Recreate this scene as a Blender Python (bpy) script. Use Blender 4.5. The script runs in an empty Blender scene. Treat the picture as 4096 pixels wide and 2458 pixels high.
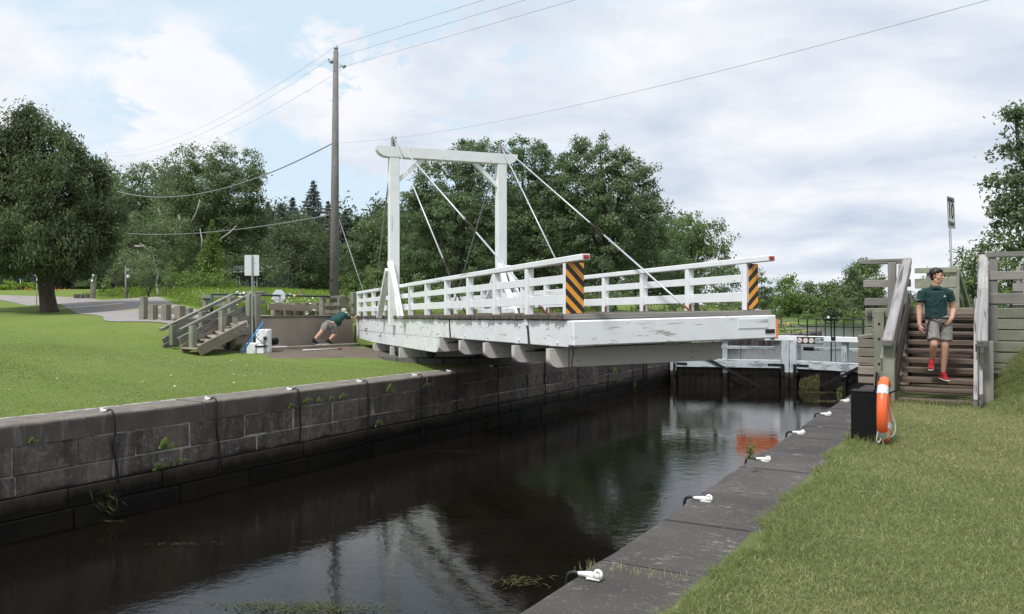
import bpy, bmesh, math, random
import numpy as np
from mathutils import Vector, Matrix
R = math.radians
rnd = random.Random(7)
scene = bpy.context.scene
col = scene.collection

# ---------------------------------------------------------------- camera
# world axes: +X across the canal to the right bank, +Y up the canal, Z up; z = 0 is the coping
YAW = 30.06
CC, SS = math.cos(R(YAW)), math.sin(R(YAW))
cam_d = bpy.data.cameras.new('camera')
cam_d.sensor_width = 36.0
cam_d.lens = 36.0 * 3200 / 4096
cam_d.shift_y = 16 / 4096
cam_d.clip_start = 0.1
cam_d.clip_end = 3000
cam = bpy.data.objects.new('camera', cam_d)
cam.location = (0, 0, 1.5)
cam.rotation_euler = (R(90), 0, R(YAW))
col.objects.link(cam)
scene.camera = cam

# ---------------------------------------------------------------- light
SUN_EL = 58.0
sun_cam = Vector((-0.62, -0.78))            # where the sun stands, seen from above, camera frame
sx, sy = sun_cam.x * CC - sun_cam.y * SS, sun_cam.x * SS + sun_cam.y * CC
sun_az = math.atan2(sx, sy)                 # clockwise from +Y
sun_d = bpy.data.lights.new('sun', 'SUN')
sun_d.energy = 3.0
sun_d.angle = R(9)
sun_d.color = (1.0, 0.98, 0.945)
sun = bpy.data.objects.new('sun', sun_d)
sv = Vector((math.sin(sun_az) * math.cos(R(SUN_EL)), math.cos(sun_az) * math.cos(R(SUN_EL)), math.sin(R(SUN_EL))))
sun.rotation_euler = sv.to_track_quat('Z', 'Y').to_euler()
sun.location = (0, 0, 60)
col.objects.link(sun)

scene.view_settings.view_transform = 'Standard'
scene.view_settings.look = 'None'
scene.view_settings.exposure = 0.32
scene.view_settings.gamma = 1.0
scene.view_settings.use_curve_mapping = False

class NT:
    """small wrapper for building node trees"""
    def __init__(s, tree):
        s.t = tree
    def n(s, typ, ins=None, **props):
        nd = s.t.nodes.new(typ)
        for k, v in props.items():
            setattr(nd, k, v)
        for k, v in (ins or {}).items():
            if isinstance(v, bpy.types.NodeSocket):
                s.t.links.new(v, nd.inputs[k])
            else:
                nd.inputs[k].default_value = v
        return nd
    def math(s, op, a, b=0.0, clamp=False):
        nd = s.n('ShaderNodeMath', {0: a, 1: b}, operation=op)
        nd.use_clamp = clamp
        return nd.outputs[0]
    def mix(s, f, a, b, blend='MIX'):
        nd = s.n('ShaderNodeMix', data_type='RGBA', blend_type=blend)
        for i, v in ((0, f), (6, a), (7, b)):
            if isinstance(v, bpy.types.NodeSocket):
                s.t.links.new(v, nd.inputs[i])
            else:
                nd.inputs[i].default_value = v if i == 0 else (*v[:3], 1)
        return nd.outputs[2]
    def ramp(s, f, lo, hi):
        nd = s.n('ShaderNodeMapRange', {0: f, 1: lo, 2: hi, 3: 0.0, 4: 1.0})
        nd.clamp = True
        return nd.outputs[0]
    def noise(s, vec, scale, detail=3.0, rough=0.5, dist=0.0):
        return s.n('ShaderNodeTexNoise', {'Vector': vec, 'Scale': scale, 'Detail': detail, 'Roughness': rough, 'Distortion': dist}).outputs[0]
    def mapv(s, vec, scale=(1, 1, 1), loc=(0, 0, 0), rot=(0, 0, 0)):
        return s.n('ShaderNodeMapping', {'Vector': vec, 'Scale': scale, 'Location': loc, 'Rotation': rot}).outputs[0]

world = bpy.data.worlds.new('World')
scene.world = world
world.use_nodes = True
world.node_tree.nodes.clear()
w = NT(world.node_tree)
sky = w.n('ShaderNodeTexSky', sky_type='NISHITA')
sky.sun_disc = False
sky.sun_elevation = R(SUN_EL)
sky.sun_rotation = sun_az
sky.air_density = 1.0
sky.dust_density = 1.6
sky.ozone_density = 1.0
gen = w.n('ShaderNodeTexCoord').outputs['Generated']
sep = w.n('ShaderNodeSeparateXYZ', {0: gen})
zc = w.math('ADD', w.math('MAXIMUM', sep.outputs[2], 0.0), 0.16)
px = w.math('DIVIDE', sep.outputs[0], zc)
py = w.math('DIVIDE', sep.outputs[1], zc)
pl = w.n('ShaderNodeCombineXYZ', {0: px, 1: py, 2: 0.0}).outputs[0]
n1 = w.noise(w.mapv(pl, (1, 1, 1), (3.1, 1.7, 0.3)), 0.62, 7.0, 0.52, 0.25)
n2 = w.noise(w.mapv(pl, (1, 1, 1), (7.4, 2.2, 1.3)), 1.5, 6.0, 0.55, 0.2)
# a clearer opening in the cloud deck, centred over the far left bank
def dirv(xs, ys):
    v = Vector((xs - 2048, 3200, 1245 - ys)).normalized()
    return (v.x * CC - v.y * SS, v.x * SS + v.y * CC, v.z)
dot = w.n('ShaderNodeVectorMath', {0: gen, 1: dirv(1050, 330)}, operation='DOT_PRODUCT').outputs['Value']
opening = w.ramp(dot, 0.86, 0.985)
dot2 = w.n('ShaderNodeVectorMath', {0: gen, 1: dirv(150, 260)}, operation='DOT_PRODUCT').outputs['Value']
bank = w.ramp(dot2, 0.95, 0.995)
cover = w.math('ADD', w.math('SUBTRACT', w.math('ADD', n1, 0.13), w.math('MULTIPLY', opening, 0.20)), w.math('MULTIPLY', bank, 0.17))
cover = w.math('ADD', cover, w.math('MULTIPLY', w.math('SUBTRACT', n2, 0.5), 0.22))
n3 = w.noise(w.mapv(gen, (1, 1, 1.8)), 9.0, 7.0, 0.6, 0.3)
for (qx, qy, c0, c1, amt) in ((1500, 380, .9930, .9990, .42), (1820, 330, .9930, .9990, .42), (690, 440, .9955, .9992, .30)):
    dq = w.n('ShaderNodeVectorMath', {0: gen, 1: dirv(qx, qy)}, operation='DOT_PRODUCT').outputs['Value']
    cover = w.math('ADD', cover, w.math('MULTIPLY', w.math('MULTIPLY', w.ramp(dq, c0, c1), w.ramp(n3, 0.40, 0.62)), amt))
cover = w.math('ADD', cover, w.math('MULTIPLY', w.math('SUBTRACT', n3, 0.5), 0.24))
mask = w.ramp(cover, 0.47, 0.58)
shade = w.math('ADD', w.ramp(w.math('ADD', w.math('MULTIPLY', n2, 0.6), w.math('MULTIPLY', n1, 0.4)), 0.45, 0.66), w.math('MULTIPLY', w.math('SUBTRACT', n3, 0.5), 0.5), True)
SK = 0.1
skyc = w.mix(0.8, sky.outputs[0], (0.62 / SK, 0.755 / SK, 0.86 / SK))
cloudc = w.mix(shade, (0.78 / SK, 0.785 / SK, 0.81 / SK), (0.45 / SK, 0.52 / SK, 0.64 / SK))
skyc = w.mix(w.math('MULTIPLY', mask, 0.93), skyc, cloudc)
bg = w.n('ShaderNodeBackground', {'Color': skyc, 'Strength': SK})
wo = w.n('ShaderNodeOutputWorld')
world.node_tree.links.new(bg.outputs[0], wo.inputs[0])

# ---------------------------------------------------------------- frame helpers
def W(X, Y, z):
    """metres right of / in front of the camera -> world"""
    return Vector((X * CC - Y * SS, X * SS + Y * CC, z))
def P(xs, ys, Y):
    return W((xs - 2048) / 3200 * Y, Y, 1.5 - (ys - 1245) / 3200 * Y)
def camxy(a, b):
    return a * CC + b * SS, -a * SS + b * CC

# ---------------------------------------------------------------- mesh helpers
def link(o, parent=None, loc=None):
    col.objects.link(o)
    if parent is not None:
        o.parent = parent
    return o
def tag(o, label=None, cat=None, group=None, kind=None):
    if label: o['label'] = label
    if cat: o['category'] = cat
    if group: o['group'] = group
    if kind: o['kind'] = kind
    return o
def thing(name, loc, label, cat, group=None):
    o = bpy.data.objects.new(name, None)
    o.empty_display_size = 0.2
    o.location = loc
    col.objects.link(o)
    return tag(o, label, cat, group)
def wloc(o):
    l = Vector((0, 0, 0))
    while o is not None:
        l = l + o.location
        o = o.parent
    return l
def put(name, verts, faces, mat, parent=None, smooth=False):
    """one mesh object from world coordinates"""
    v = np.array(verts, dtype=float)
    c = (v.min(0) + v.max(0)) / 2
    v = v - c
    me = bpy.data.meshes.new(name)
    me.from_pydata(v.tolist(), [], faces)
    me.materials.append(mat)
    if smooth:
        me.polygons.foreach_set('use_smooth', [True] * len(me.polygons))
    me.update()
    o = bpy.data.objects.new(name, me)
    o.location = Vector(c) - (wloc(parent) if parent else Vector((0, 0, 0)))
    return link(o, parent)
def putq(name, V, nper, mat, parent=None, tint=None, tri=None):
    """big mesh of n-gons given as an array (n, nper, 3); tint one value per polygon"""
    n = len(V)
    v = V.reshape(-1, 3).astype(np.float32)
    c = (v.min(0) + v.max(0)) / 2
    v = v - c
    me = bpy.data.meshes.new(name)
    me.vertices.add(len(v)); me.vertices.foreach_set('co', v.ravel())
    me.loops.add(n * nper); me.loops.foreach_set('vertex_index', np.arange(n * nper, dtype=np.int32))
    me.polygons.add(n); me.polygons.foreach_set('loop_start', np.arange(0, n * nper, nper, dtype=np.int32))
    me.polygons.foreach_set('loop_total', np.full(n, nper, dtype=np.int32))
    if tint is not None:
        at = me.attributes.new('tint', 'FLOAT', 'POINT')
        at.data.foreach_set('value', np.repeat(tint, nper).astype(np.float32))
    me.materials.append(mat)
    me.update(calc_edges=True)
    o = bpy.data.objects.new(name, me)
    o.location = Vector(c.tolist()) - (wloc(parent) if parent else Vector((0, 0, 0)))
    return link(o, parent)

def cbox_data(dx, dy, dz, b):
    hx, hy, hz = dx / 2, dy / 2, dz / 2
    b = min(b, hx * .45, hy * .45, hz * .45)
    vs, idx = [], {}
    for X in (-1, 1):
        for Y in (-1, 1):
            for Z in (-1, 1):
                for ax in range(3):
                    p = [X * (hx - b), Y * (hy - b), Z * (hz - b)]
                    p[ax] = (X * hx, Y * hy, Z * hz)[ax]
                    idx[(X, Y, Z, ax)] = len(vs); vs.append(p)
    fs = []
    for s in (-1, 1):
        f = [idx[(s, y, z, 0)] for y, z in ((-1, -1), (1, -1), (1, 1), (-1, 1))]
        fs.append(f if s > 0 else f[::-1])
        f = [idx[(x, s, z, 1)] for x, z in ((-1, -1), (-1, 1), (1, 1), (1, -1))]
        fs.append(f if s > 0 else f[::-1])
        f = [idx[(x, y, s, 2)] for x, y in ((-1, -1), (1, -1), (1, 1), (-1, 1))]
        fs.append(f if s > 0 else f[::-1])
    def outward(f):
        c = sum((Vector(vs[i]) for i in f), Vector()) / len(f)
        nrm = (Vector(vs[f[1]]) - Vector(vs[f[0]])).cross(Vector(vs[f[2]]) - Vector(vs[f[0]]))
        return f if nrm.dot(c) > 0 else f[::-1]
    for s in (-1, 1):
        for t in (-1, 1):
            fs.append(outward([idx[(s, t, -1, 0)], idx[(s, t, 1, 0)], idx[(s, t, 1, 1)], idx[(s, t, -1, 1)]]))
            fs.append(outward([idx[(s, -1, t, 0)], idx[(s, 1, t, 0)], idx[(s, 1, t, 2)], idx[(s, -1, t, 2)]]))
            fs.append(outward([idx[(-1, s, t, 1)], idx[(1, s, t, 1)], idx[(1, s, t, 2)], idx[(-1, s, t, 2)]]))
            for u in (-1, 1):
                fs.append(outward([idx[(s, t, u, 0)], idx[(s, t, u, 1)], idx[(s, t, u, 2)]]))
    return vs, fs
_cache = {}
def cbox_mesh(dx, dy, dz, b, mat, name):
    k = (round(dx, 3), round(dy, 3), round(dz, 3), round(b, 4), mat.name)
    if k not in _cache:
        vs, fs = cbox_data(dx, dy, dz, b)
        me = bpy.data.meshes.new(name)
        me.from_pydata(vs, [], fs); me.materials.append(mat); me.update()
        _cache[k] = me
    return _cache[k]
def beam(name, p0, p1, wd, ht, mat, parent=None, up=(0, 0, 1), bev=.008, roll=0.0):
    """squared timber from p0 to p1: wd across, ht along 'up'; local X is the grain"""
    p0, p1 = Vector(p0), Vector(p1)
    d = (p1 - p0); L = d.length; x = d / L
    u = Vector(up)
    y = u.cross(x)
    if y.length < 1e-4: y = Vector((0, 1, 0)).cross(x)
    y.normalize(); z = x.cross(y)
    M = Matrix((x, y, z)).transposed().to_4x4()
    if roll: M = M @ Matrix.Rotation(roll, 4, 'X')
    o = bpy.data.objects.new(name, cbox_mesh(L, wd, ht, bev, mat, name))
    M.translation = (p0 + p1) / 2 - (wloc(parent) if parent else Vector((0, 0, 0)))
    o.matrix_basis = M
    return link(o, parent)
def tube_data(pts, r, sides=8):
    pts = [Vector(p) for p in pts]
    n = len(pts)
    rs = r if isinstance(r, (list, tuple)) else [r] * n
    vs, fs = [], []
    prev = None
    for i, p in enumerate(pts):
        t = (pts[min(i + 1, n - 1)] - pts[max(i - 1, 0)]).normalized()
        if prev is None:
            a = Vector((0, 0, 1)) if abs(t.z) < .9 else Vector((1, 0, 0))
            u = t.cross(a).normalized()
        else:
            u = (prev - t * prev.dot(t)).normalized()
        prev = u
        v = t.cross(u)
        for k in range(sides):
            an = 2 * math.pi * k / sides
            vs.append(p + (u * math.cos(an) + v * math.sin(an)) * rs[i])
    for i in range(n - 1):
        for k in range(sides):
            k2 = (k + 1) % sides
            fs.append([i * sides + k, i * sides + k2, (i + 1) * sides + k2, (i + 1) * sides + k])
    fs.append(list(range(sides))[::-1]); fs.append([(n - 1) * sides + k for k in range(sides)])
    return [tuple(v) for v in vs], fs
def tube(name, pts, r, mat, parent=None, sides=8, smooth=True):
    vs, fs = tube_data(pts, r, sides)
    return put(name, vs, fs, mat, parent, smooth)
def join_data(parts):
    V, F = [], []
    for vs, fs in parts:
        o = len(V); V += [tuple(v) for v in vs]; F += [[i + o for i in f] for f in fs]
    return V, F
def ring_pts(c, r, ax1, ax2, n=24, a0=0, a1=2 * math.pi):
    c, ax1, ax2 = Vector(c), Vector(ax1), Vector(ax2)
    return [c + ax1 * r * math.cos(a0 + (a1 - a0) * i / n) + ax2 * r * math.sin(a0 + (a1 - a0) * i / n) for i in range(n + 1)]
def torus_data(c, Rr, r, ax1, ax2, n=32, m=10, squash=1.0):
    c, ax1, ax2 = Vector(c), Vector(ax1).normalized(), Vector(ax2).normalized()
    ax3 = ax1.cross(ax2)
    vs, fs = [], []
    for i in range(n):
        a = 2 * math.pi * i / n
        d = ax1 * math.cos(a) + ax2 * math.sin(a)
        for k in range(m):
            b = 2 * math.pi * k / m
            vs.append(c + d * (Rr + r * math.cos(b)) + ax3 * r * squash * math.sin(b))
    for i in range(n):
        for k in range(m):
            fs.append([i * m + k, ((i + 1) % n) * m + k, ((i + 1) % n) * m + (k + 1) % m, i * m + (k + 1) % m])
    return vs, fs
def prism(name, outline, off, mat, parent=None):
    """extrude a closed planar outline (world points) by vector off"""
    n = len(outline)
    vs = [tuple(Vector(p)) for p in outline] + [tuple(Vector(p) + Vector(off)) for p in outline]
    fs = [list(range(n))[::-1], [n + i for i in range(n)]]
    for i in range(n):
        j = (i + 1) % n
        fs.append([i, j, n + j, n + i])
    # make the winding point outwards
    nv = (Vector(vs[1]) - Vector(vs[0])).cross(Vector(vs[2]) - Vector(vs[1]))
    if nv.dot(Vector(off)) < 0:
        fs = [f[::-1] for f in fs]
    return put(name, vs, fs, mat, parent)
def copy_tree(o, parent=None):
    c = o.copy(); col.objects.link(c)
    if parent is not None: c.parent = parent
    for ch in [x for x in o.children]:
        copy_tree(ch, c)
    return c
def sag(p0, p1, s, n=24):
    p0, p1 = Vector(p0), Vector(p1)
    return [p0.lerp(p1, i / n) - Vector((0, 0, 4 * s * (i / n) * (1 - i / n))) for i in range(n + 1)]

# ---------------------------------------------------------------- materials
def newmat(name):
    m = bpy.data.materials.new(name); m.use_nodes = True
    m.node_tree.nodes.clear()
    t = NT(m.node_tree)
    out = t.n('ShaderNodeOutputMaterial')
    bs = t.n('ShaderNodeBsdfPrincipled')
    m.node_tree.links.new(bs.outputs[0], out.inputs[0])
    return m, t, bs, out
def setin(t, bs, name, v):
    if isinstance(v, bpy.types.NodeSocket): t.t.links.new(v, bs.inputs[name])
    else: bs.inputs[name].default_value = v
def coords(t, rand=True):
    tc = t.n('ShaderNodeTexCoord').outputs['Object']
    if not rand: return tc
    oi = t.n('ShaderNodeObjectInfo').outputs['Random']
    off = t.n('ShaderNodeCombineXYZ', {0: t.math('MULTIPLY', oi, 37.0), 1: t.math('MULTIPLY', oi, 91.0), 2: t.math('MULTIPLY', oi, 17.0)}).outputs[0]
    return t.n('ShaderNodeVectorMath', {0: tc, 1: off}, operation='ADD').outputs[0]
def geo(t):
    return t.n('ShaderNodeNewGeometry').outputs['Position']
def bump(t, bs, h, strength=.3, dist=.01):
    b = t.n('ShaderNodeBump', {'Height': h, 'Strength': strength, 'Distance': dist})
    t.t.links.new(b.outputs[0], bs.inputs['Normal'])
def plain(name, c, rough=.5, metal=0.0, var=.12, scale=8.0, bmp=.15):
    m, t, bs, o = newmat(name)
    v = coords(t)
    n = t.noise(v, scale, 5)
    cc = t.mix(t.math('MULTIPLY', n, var * 2, True), c, tuple(x * .55 for x in c))
    setin(t, bs, 'Base Color', cc)
    bs.inputs['Roughness'].default_value = rough
    bs.inputs['Metallic'].default_value = metal
    if bmp: bump(t, bs, n, bmp, .004)
    return m
def wood(name, c1, c2, dark=(.03, .028, .025), grain=26.0, crack=.60, var=.35, lichen=None):
    m, t, bs, o = newmat(name)
    v = coords(t)
    g = t.noise(t.mapv(v, (1.2, grain, grain)), 1.0, 6, .6, .3)
    g2 = t.noise(t.mapv(v, (.6, grain * .45, grain * .45)), 1.0, 4, .55, .6)
    big = t.noise(v, 1.3, 3)
    cc = t.mix(t.ramp(g, .3, .7), c1, c2)
    cc = t.mix(t.math('MULTIPLY', t.ramp(big, .35, .7), var), cc, tuple(x * .5 for x in c2))
    if lichen:
        cc = t.mix(t.math('MULTIPLY', t.ramp(t.noise(v, 2.2, 6, .65), .48, .66), .55), cc, lichen)
    cr = t.ramp(g2, crack, crack + .08)
    cc = t.mix(t.math('MULTIPLY', cr, .8), cc, dark)
    ri = t.n('ShaderNodeObjectInfo').outputs['Random']
    cc = t.mix(1.0, cc, t.mix(ri, (.78, .78, .78), (1.12, 1.1, 1.08)), 'MULTIPLY')
    setin(t, bs, 'Base Color', cc)
    bs.inputs['Roughness'].default_value = .85
    bump(t, bs, t.math('SUBTRACT', g, t.math('MULTIPLY', cr, 1.5)), .5, .006)
    return m
def painted(name, c=(.78, .80, .82), peel=.68, wood_c=(.20, .18, .15), grime=.35):
    m, t, bs, o = newmat(name)
    v = coords(t)
    g = t.noise(t.mapv(v, (2.0, 16, 16)), 1.0, 7, .68, .4)
    g3 = t.noise(t.mapv(v, (.9, 2.4, 2.4)), 1.6, 4, .6)
    big = t.noise(v, .8, 4)
    cc = t.mix(t.math('MULTIPLY', t.ramp(t.noise(v, 3.0, 6, .6), .45, .75), grime), c, (.56, .55, .50))
    cc = t.mix(t.math('MULTIPLY', t.ramp(big, .45, .8), .18), cc, (.60, .60, .58))
    thr = t.math('ADD', g, t.math('MULTIPLY', t.math('SUBTRACT', g3, .5), .55))
    pk = t.ramp(thr, peel, peel + .03)
    cc = t.mix(pk, cc, wood_c)
    cr = t.ramp(t.noise(t.mapv(v, (.5, 7.0, 7.0)), 1.0, 3, .5, .8), .665, .685)
    cc = t.mix(t.math('MULTIPLY', cr, .6), cc, (.22, .21, .2))
    setin(t, bs, 'Base Color', cc)
    bs.inputs['Roughness'].default_value = .5
    bump(t, bs, t.math('SUBTRACT', t.math('MULTIPLY', g, .4), t.math('ADD', pk, cr)), .35, .004)
    return m
M = {}
M['white'] = painted('white_weathered_paint', peel=.715, grime=.3)
M['white_worn'] = painted('white_peeling_paint', (.76, .78, .80), peel=.63, wood_c=(.36, .34, .31), grime=.4)
M['white_under'] = painted('dirty_shaded_white_paint', (.56, .54, .50), peel=.66, wood_c=(.16, .14, .11), grime=.8)  # grime, with the underside's shade put into a greyer base white
M['gate_paint'] = painted('grey_flaking_paint', (.46, .51, .53), peel=.54, wood_c=(.22, .25, .26), grime=.4)
M['gate_white'] = painted('gate_white_paint', (.80, .82, .84), peel=.72, grime=.25)
M['wood_grey'] = wood('grey_weathered_timber', (.30, .29, .27), (.20, .19, .175), lichen=(.24, .26, .20))
M['wood_silver'] = wood('silver_weathered_timber', (.42, .41, .41), (.26, .25, .25), crack=.57)
M['wood_green'] = wood('green_treated_timber', (.27, .28, .215), (.19, .20, .15), crack=.64, lichen=(.31, .33, .26))
M['wood_tread'] = wood('brown_worn_treads', (.185, .135, .105), (.085, .062, .050), crack=.58)
M['wood_deck'] = wood('brown_deck_planks', (.17, .145, .12), (.085, .07, .056), crack=.58, var=.5)
M['wood_dry'] = wood('pale_dry_timber', (.34, .30, .245), (.22, .19, .155), crack=.63)
M['wood_dark'] = wood('dark_timber', (.10, .09, .075), (.05, .045, .04))  # darkest of the timber colours
M['pole_wood'] = wood('grey_pole_timber', (.25, .24, .235), (.16, .15, .145), grain=14, crack=.62)
M['black_metal'] = plain('black_painted_iron', (.013, .014, .016), .45, .2)
M['iron'] = plain('rusty_dark_iron', (.05, .036, .03), .7, .3, .5)
M['rust'] = plain('orange_rust', (.24, .085, .04), .85, 0, .5, 20)
M['galv'] = plain('galvanised_steel', (.42, .44, .45), .42, .7, .2)
M['alu'] = plain('sheet_metal_sign_back', (.66, .68, .72), .45, .25, .06, 3)
M['cable'] = plain('steel_cable', (.30, .31, .32), .5, .5)
M['rod_paint'] = plain('silver_painted_rod', (.62, .64, .68), .4, .3, .25, 6)
M['wire'] = plain('aluminium_wire', (.34, .34, .35), .6, .3)
M['white_paint'] = plain('gloss_white_paint', (.82, .82, .80), .4, 0, .35, 70)
M['rubber'] = plain('black_rubber_hose', (.012, .012, .013), .55, 0, .2)
M['orange'] = plain('orange_plastic', (.86, .14, .035), .38, 0, .08, 6, 0)
M['orange_board'] = plain('orange_panel', (.85, .20, .06), .55, 0, .1, 3, 0)
M['reflect_tape'] = plain('white_reflective_tape', (.62, .64, .66), .4, .1, .1)
M['red_reflector'] = plain('red_reflector', (.42, .03, .03), .3, 0, .2, 10)
M['black_paint'] = plain('satin_black_paint', (.005, .005, .0055), .6, 0, .4, 14, .4)
M['black_paint'].node_tree.nodes['Principled BSDF'].inputs['Specular IOR Level'].default_value = .22
M['red_paint'] = plain('red_paint', (.30, .02, .015), .5)
M['blue_plastic'] = plain('blue_pipe', (.03, .24, .72), .35, 0, .15, 9, 0)
M['rope'] = plain('white_rope', (.60, .60, .57), .85, 0, .3, 60, .3)
M['sign_green'] = plain('dark_green_sign_face', (.008, .055, .035), .45, 0, .1, 4, 0)
M['sign_white'] = plain('white_sign_face', (.78, .80, .80), .4, 0, .06, 4, 0)
M['sign_black'] = plain('black_sign_print', (.012, .012, .012), .5, 0, .1, 4, 0)
M['sign_red'] = plain('red_sign_print', (.50, .04, .04), .5, 0, .1, 4, 0)
M['green_pipe'] = plain('dark_green_steel', (.01, .035, .03), .45, .1)
M['concrete'] = plain('brownish_concrete', (.42, .36, .30), .9, 0, .55, 1.3, .3)
M['stone_base'] = plain('stone_platform', (.13, .125, .115), .9, 0, .5, 2.5, .4)
M['insulator'] = plain('grey_porcelain', (.45, .47, .5), .3)
M['siding'] = plain('slate_grey_siding', (.055, .06, .075), .7, 0, .15, 3)
M['dark_glass'] = plain('dark_window_glass', (.01, .012, .015), .08, 0, .1, 2, 0)
M['roofing'] = plain('grey_shingles', (.12, .12, .125), .9, 0, .4, 9)
M['yellow'] = plain('yellow_paint', (.80, .45, .08), .5)

def m_hazard(sgn):
    m, t, bs, o = newmat('black_and_amber_stripes')
    v = t.n('ShaderNodeTexCoord').outputs['Object']
    s = t.n('ShaderNodeSeparateXYZ', {0: v})
    u = t.math('ADD', s.outputs[0], t.math('MULTIPLY', s.outputs[1], sgn))   # local X is up the board
    f = t.math('FRACT', t.math('ADD', t.math('MULTIPLY', u, 4.9), 20.25))
    k = t.math('GREATER_THAN', f, .5)
    n = t.noise(v, 14, 5)
    cc = t.mix(k, (.016, .016, .017), (.80, .335, .035))
    cc = t.mix(t.math('MULTIPLY', t.ramp(n, .55, .8), .25), cc, (.2, .17, .12))
    setin(t, bs, 'Base Color', cc); bs.inputs['Roughness'].default_value = .42
    return m
M['hazard_down'] = m_hazard(1.0)
M['hazard_up'] = m_hazard(-1.0)

def m_mortar():
    m, t, bs, o = newmat('old_mortar')
    p = geo(t); zz = t.n('ShaderNodeSeparateXYZ', {0: p}).outputs[2]
    cc = t.mix(t.ramp(t.noise(p, 3.2, 6, .7), .40, .62), (.45, .44, .41), (.13, .12, .11))
    cc = t.mix(t.ramp(zz, -.93, -.98), cc, (.012, .011, .009))
    setin(t, bs, 'Base Color', cc); bs.inputs['Roughness'].default_value = .95
    return m
def m_stone(name, base, dark, streak=.5, wet=False, top=False):
    m, t, bs, o = newmat(name)
    v = coords(t); p = geo(t)
    big = t.noise(p, 1.1, 5, .6)
    fine = t.noise(p, 22, 8, .7)
    cc = t.mix(t.ramp(big, .3, .7), base, dark)
    ri = t.n('ShaderNodeObjectInfo').outputs['Random']
    cc = t.mix(1.0, cc, t.mix(ri, (.72, .72, .74), (1.25, 1.2, 1.14)), 'MULTIPLY')
    st = t.noise(t.mapv(p, (5.5, 5.5, .55)), 1.0, 5, .7)
    if not wet:
        cc = t.mix(t.math('MULTIPLY', t.ramp(st, .58, .72), streak), cc, (.33, .32, .31))          # lime streaks
        cc = t.mix(t.math('MULTIPLY', t.ramp(t.noise(t.mapv(p, (3, 3, .35)), 1.3, 4, .6), .5, .66), .75), cc, (.032, .028, .026))
        cc = t.mix(t.math('MULTIPLY', t.ramp(t.noise(p, 7.0, 8, .85), .51, .62), .55), cc, (.27, .255, .24))
        sp = t.n('ShaderNodeTexVoronoi', {'Vector': p, 'Scale': 9.0}).outputs[0]
        spots = t.math('MULTIPLY', t.ramp(sp, .22, .12), t.ramp(t.noise(p, 1.7, 3), .52, .62))
        cc = t.mix(t.math('MULTIPLY', spots, .6), cc, (.36, .36, .34))
        fl = t.ramp(t.noise(t.mapv(p, (1, 1, 3)), 42, 3, .7), .66, .72)
        cc = t.mix(t.math('MULTIPLY', fl, .55), cc, (.42, .41, .40))
    zz = t.n('ShaderNodeSeparateXYZ', {0: p}).outputs[2]
    if not wet:
        lim = t.math('ADD', -.955, t.math('MULTIPLY', t.math('SUBTRACT', t.noise(t.mapv(p, (1, 1, .3)), 2.2, 6, .7), .5), .26))
        wetm = t.ramp(t.math('SUBTRACT', zz, lim), .03, -.03)
        cc = t.mix(t.math('MULTIPLY', wetm, .92), cc, (.012, .011, .009))
    else:
        lm = t.ramp(t.math('ADD', zz, t.math('MULTIPLY', t.noise(t.mapv(p, (1, 1, .4)), 2.6, 7, .75), .42)), -.96, -.80)
        cc = t.mix(t.math('MULTIPLY', lm, .75), cc, (.075, .066, .058))
    setin(t, bs, 'Base Color', cc)
    bs.inputs['Roughness'].default_value = .7 if wet else .9
    if wet: bs.inputs['Specular IOR Level'].default_value = .2
    bump(t, bs, t.math('ADD', t.math('MULTIPLY', big, 1.6), fine), .65, .02)
    return m
M['mortar'] = m_mortar()
M['stone'] = m_stone('lock_wall_limestone', (.150, .127, .112), (.052, .045, .041))
M['stone_brown'] = m_stone('rust_brown_limestone', (.135, .108, .090), (.050, .042, .037))
M['stone_wet'] = m_stone('algae_dark_wet_stone', (.016, .014, .011), (.007, .006, .005), wet=True)

def m_coping():
    m, t, bs, o = newmat('coping_stone')
    p = geo(t)
    big = t.noise(p, .9, 5, .6)
    fine = t.noise(p, 30, 8, .75)
    cc = t.mix(t.ramp(big, .3, .72), (.080, .070, .066), (.034, .030, .030))
    ri = t.n('ShaderNodeObjectInfo').outputs['Random']
    cc = t.mix(1.0, cc, t.mix(ri, (.8, .8, .82), (1.2, 1.17, 1.14)), 'MULTIPLY')
    fl = t.ramp(t.noise(t.mapv(p, (1.2, 3.0, 1)), 7, 8, .8), .545, .62)
    patch = t.ramp(t.noise(p, 2.6, 4), .45, .62)
    cc = t.mix(t.math('MULTIPLY', t.math('MULTIPLY', fl, patch), .75), cc, (.34, .33, .31))
    cc = t.mix(t.math('MULTIPLY', t.ramp(t.noise(p, 48, 4, .75), .60, .68), .65), cc, (.30, .29, .28))
    cc = t.mix(t.math('MULTIPLY', t.ramp(t.noise(p, 1.3, 6, .7), .62, .70), .7), cc, (.20, .19, .18))
    setin(t, bs, 'Base Color', cc)
    bs.inputs['Roughness'].default_value = .85
    bump(t, bs, t.math('ADD', t.math('MULTIPLY', big, 2.0), fine), .6, .012)
    return m
M['coping'] = m_coping()
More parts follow.
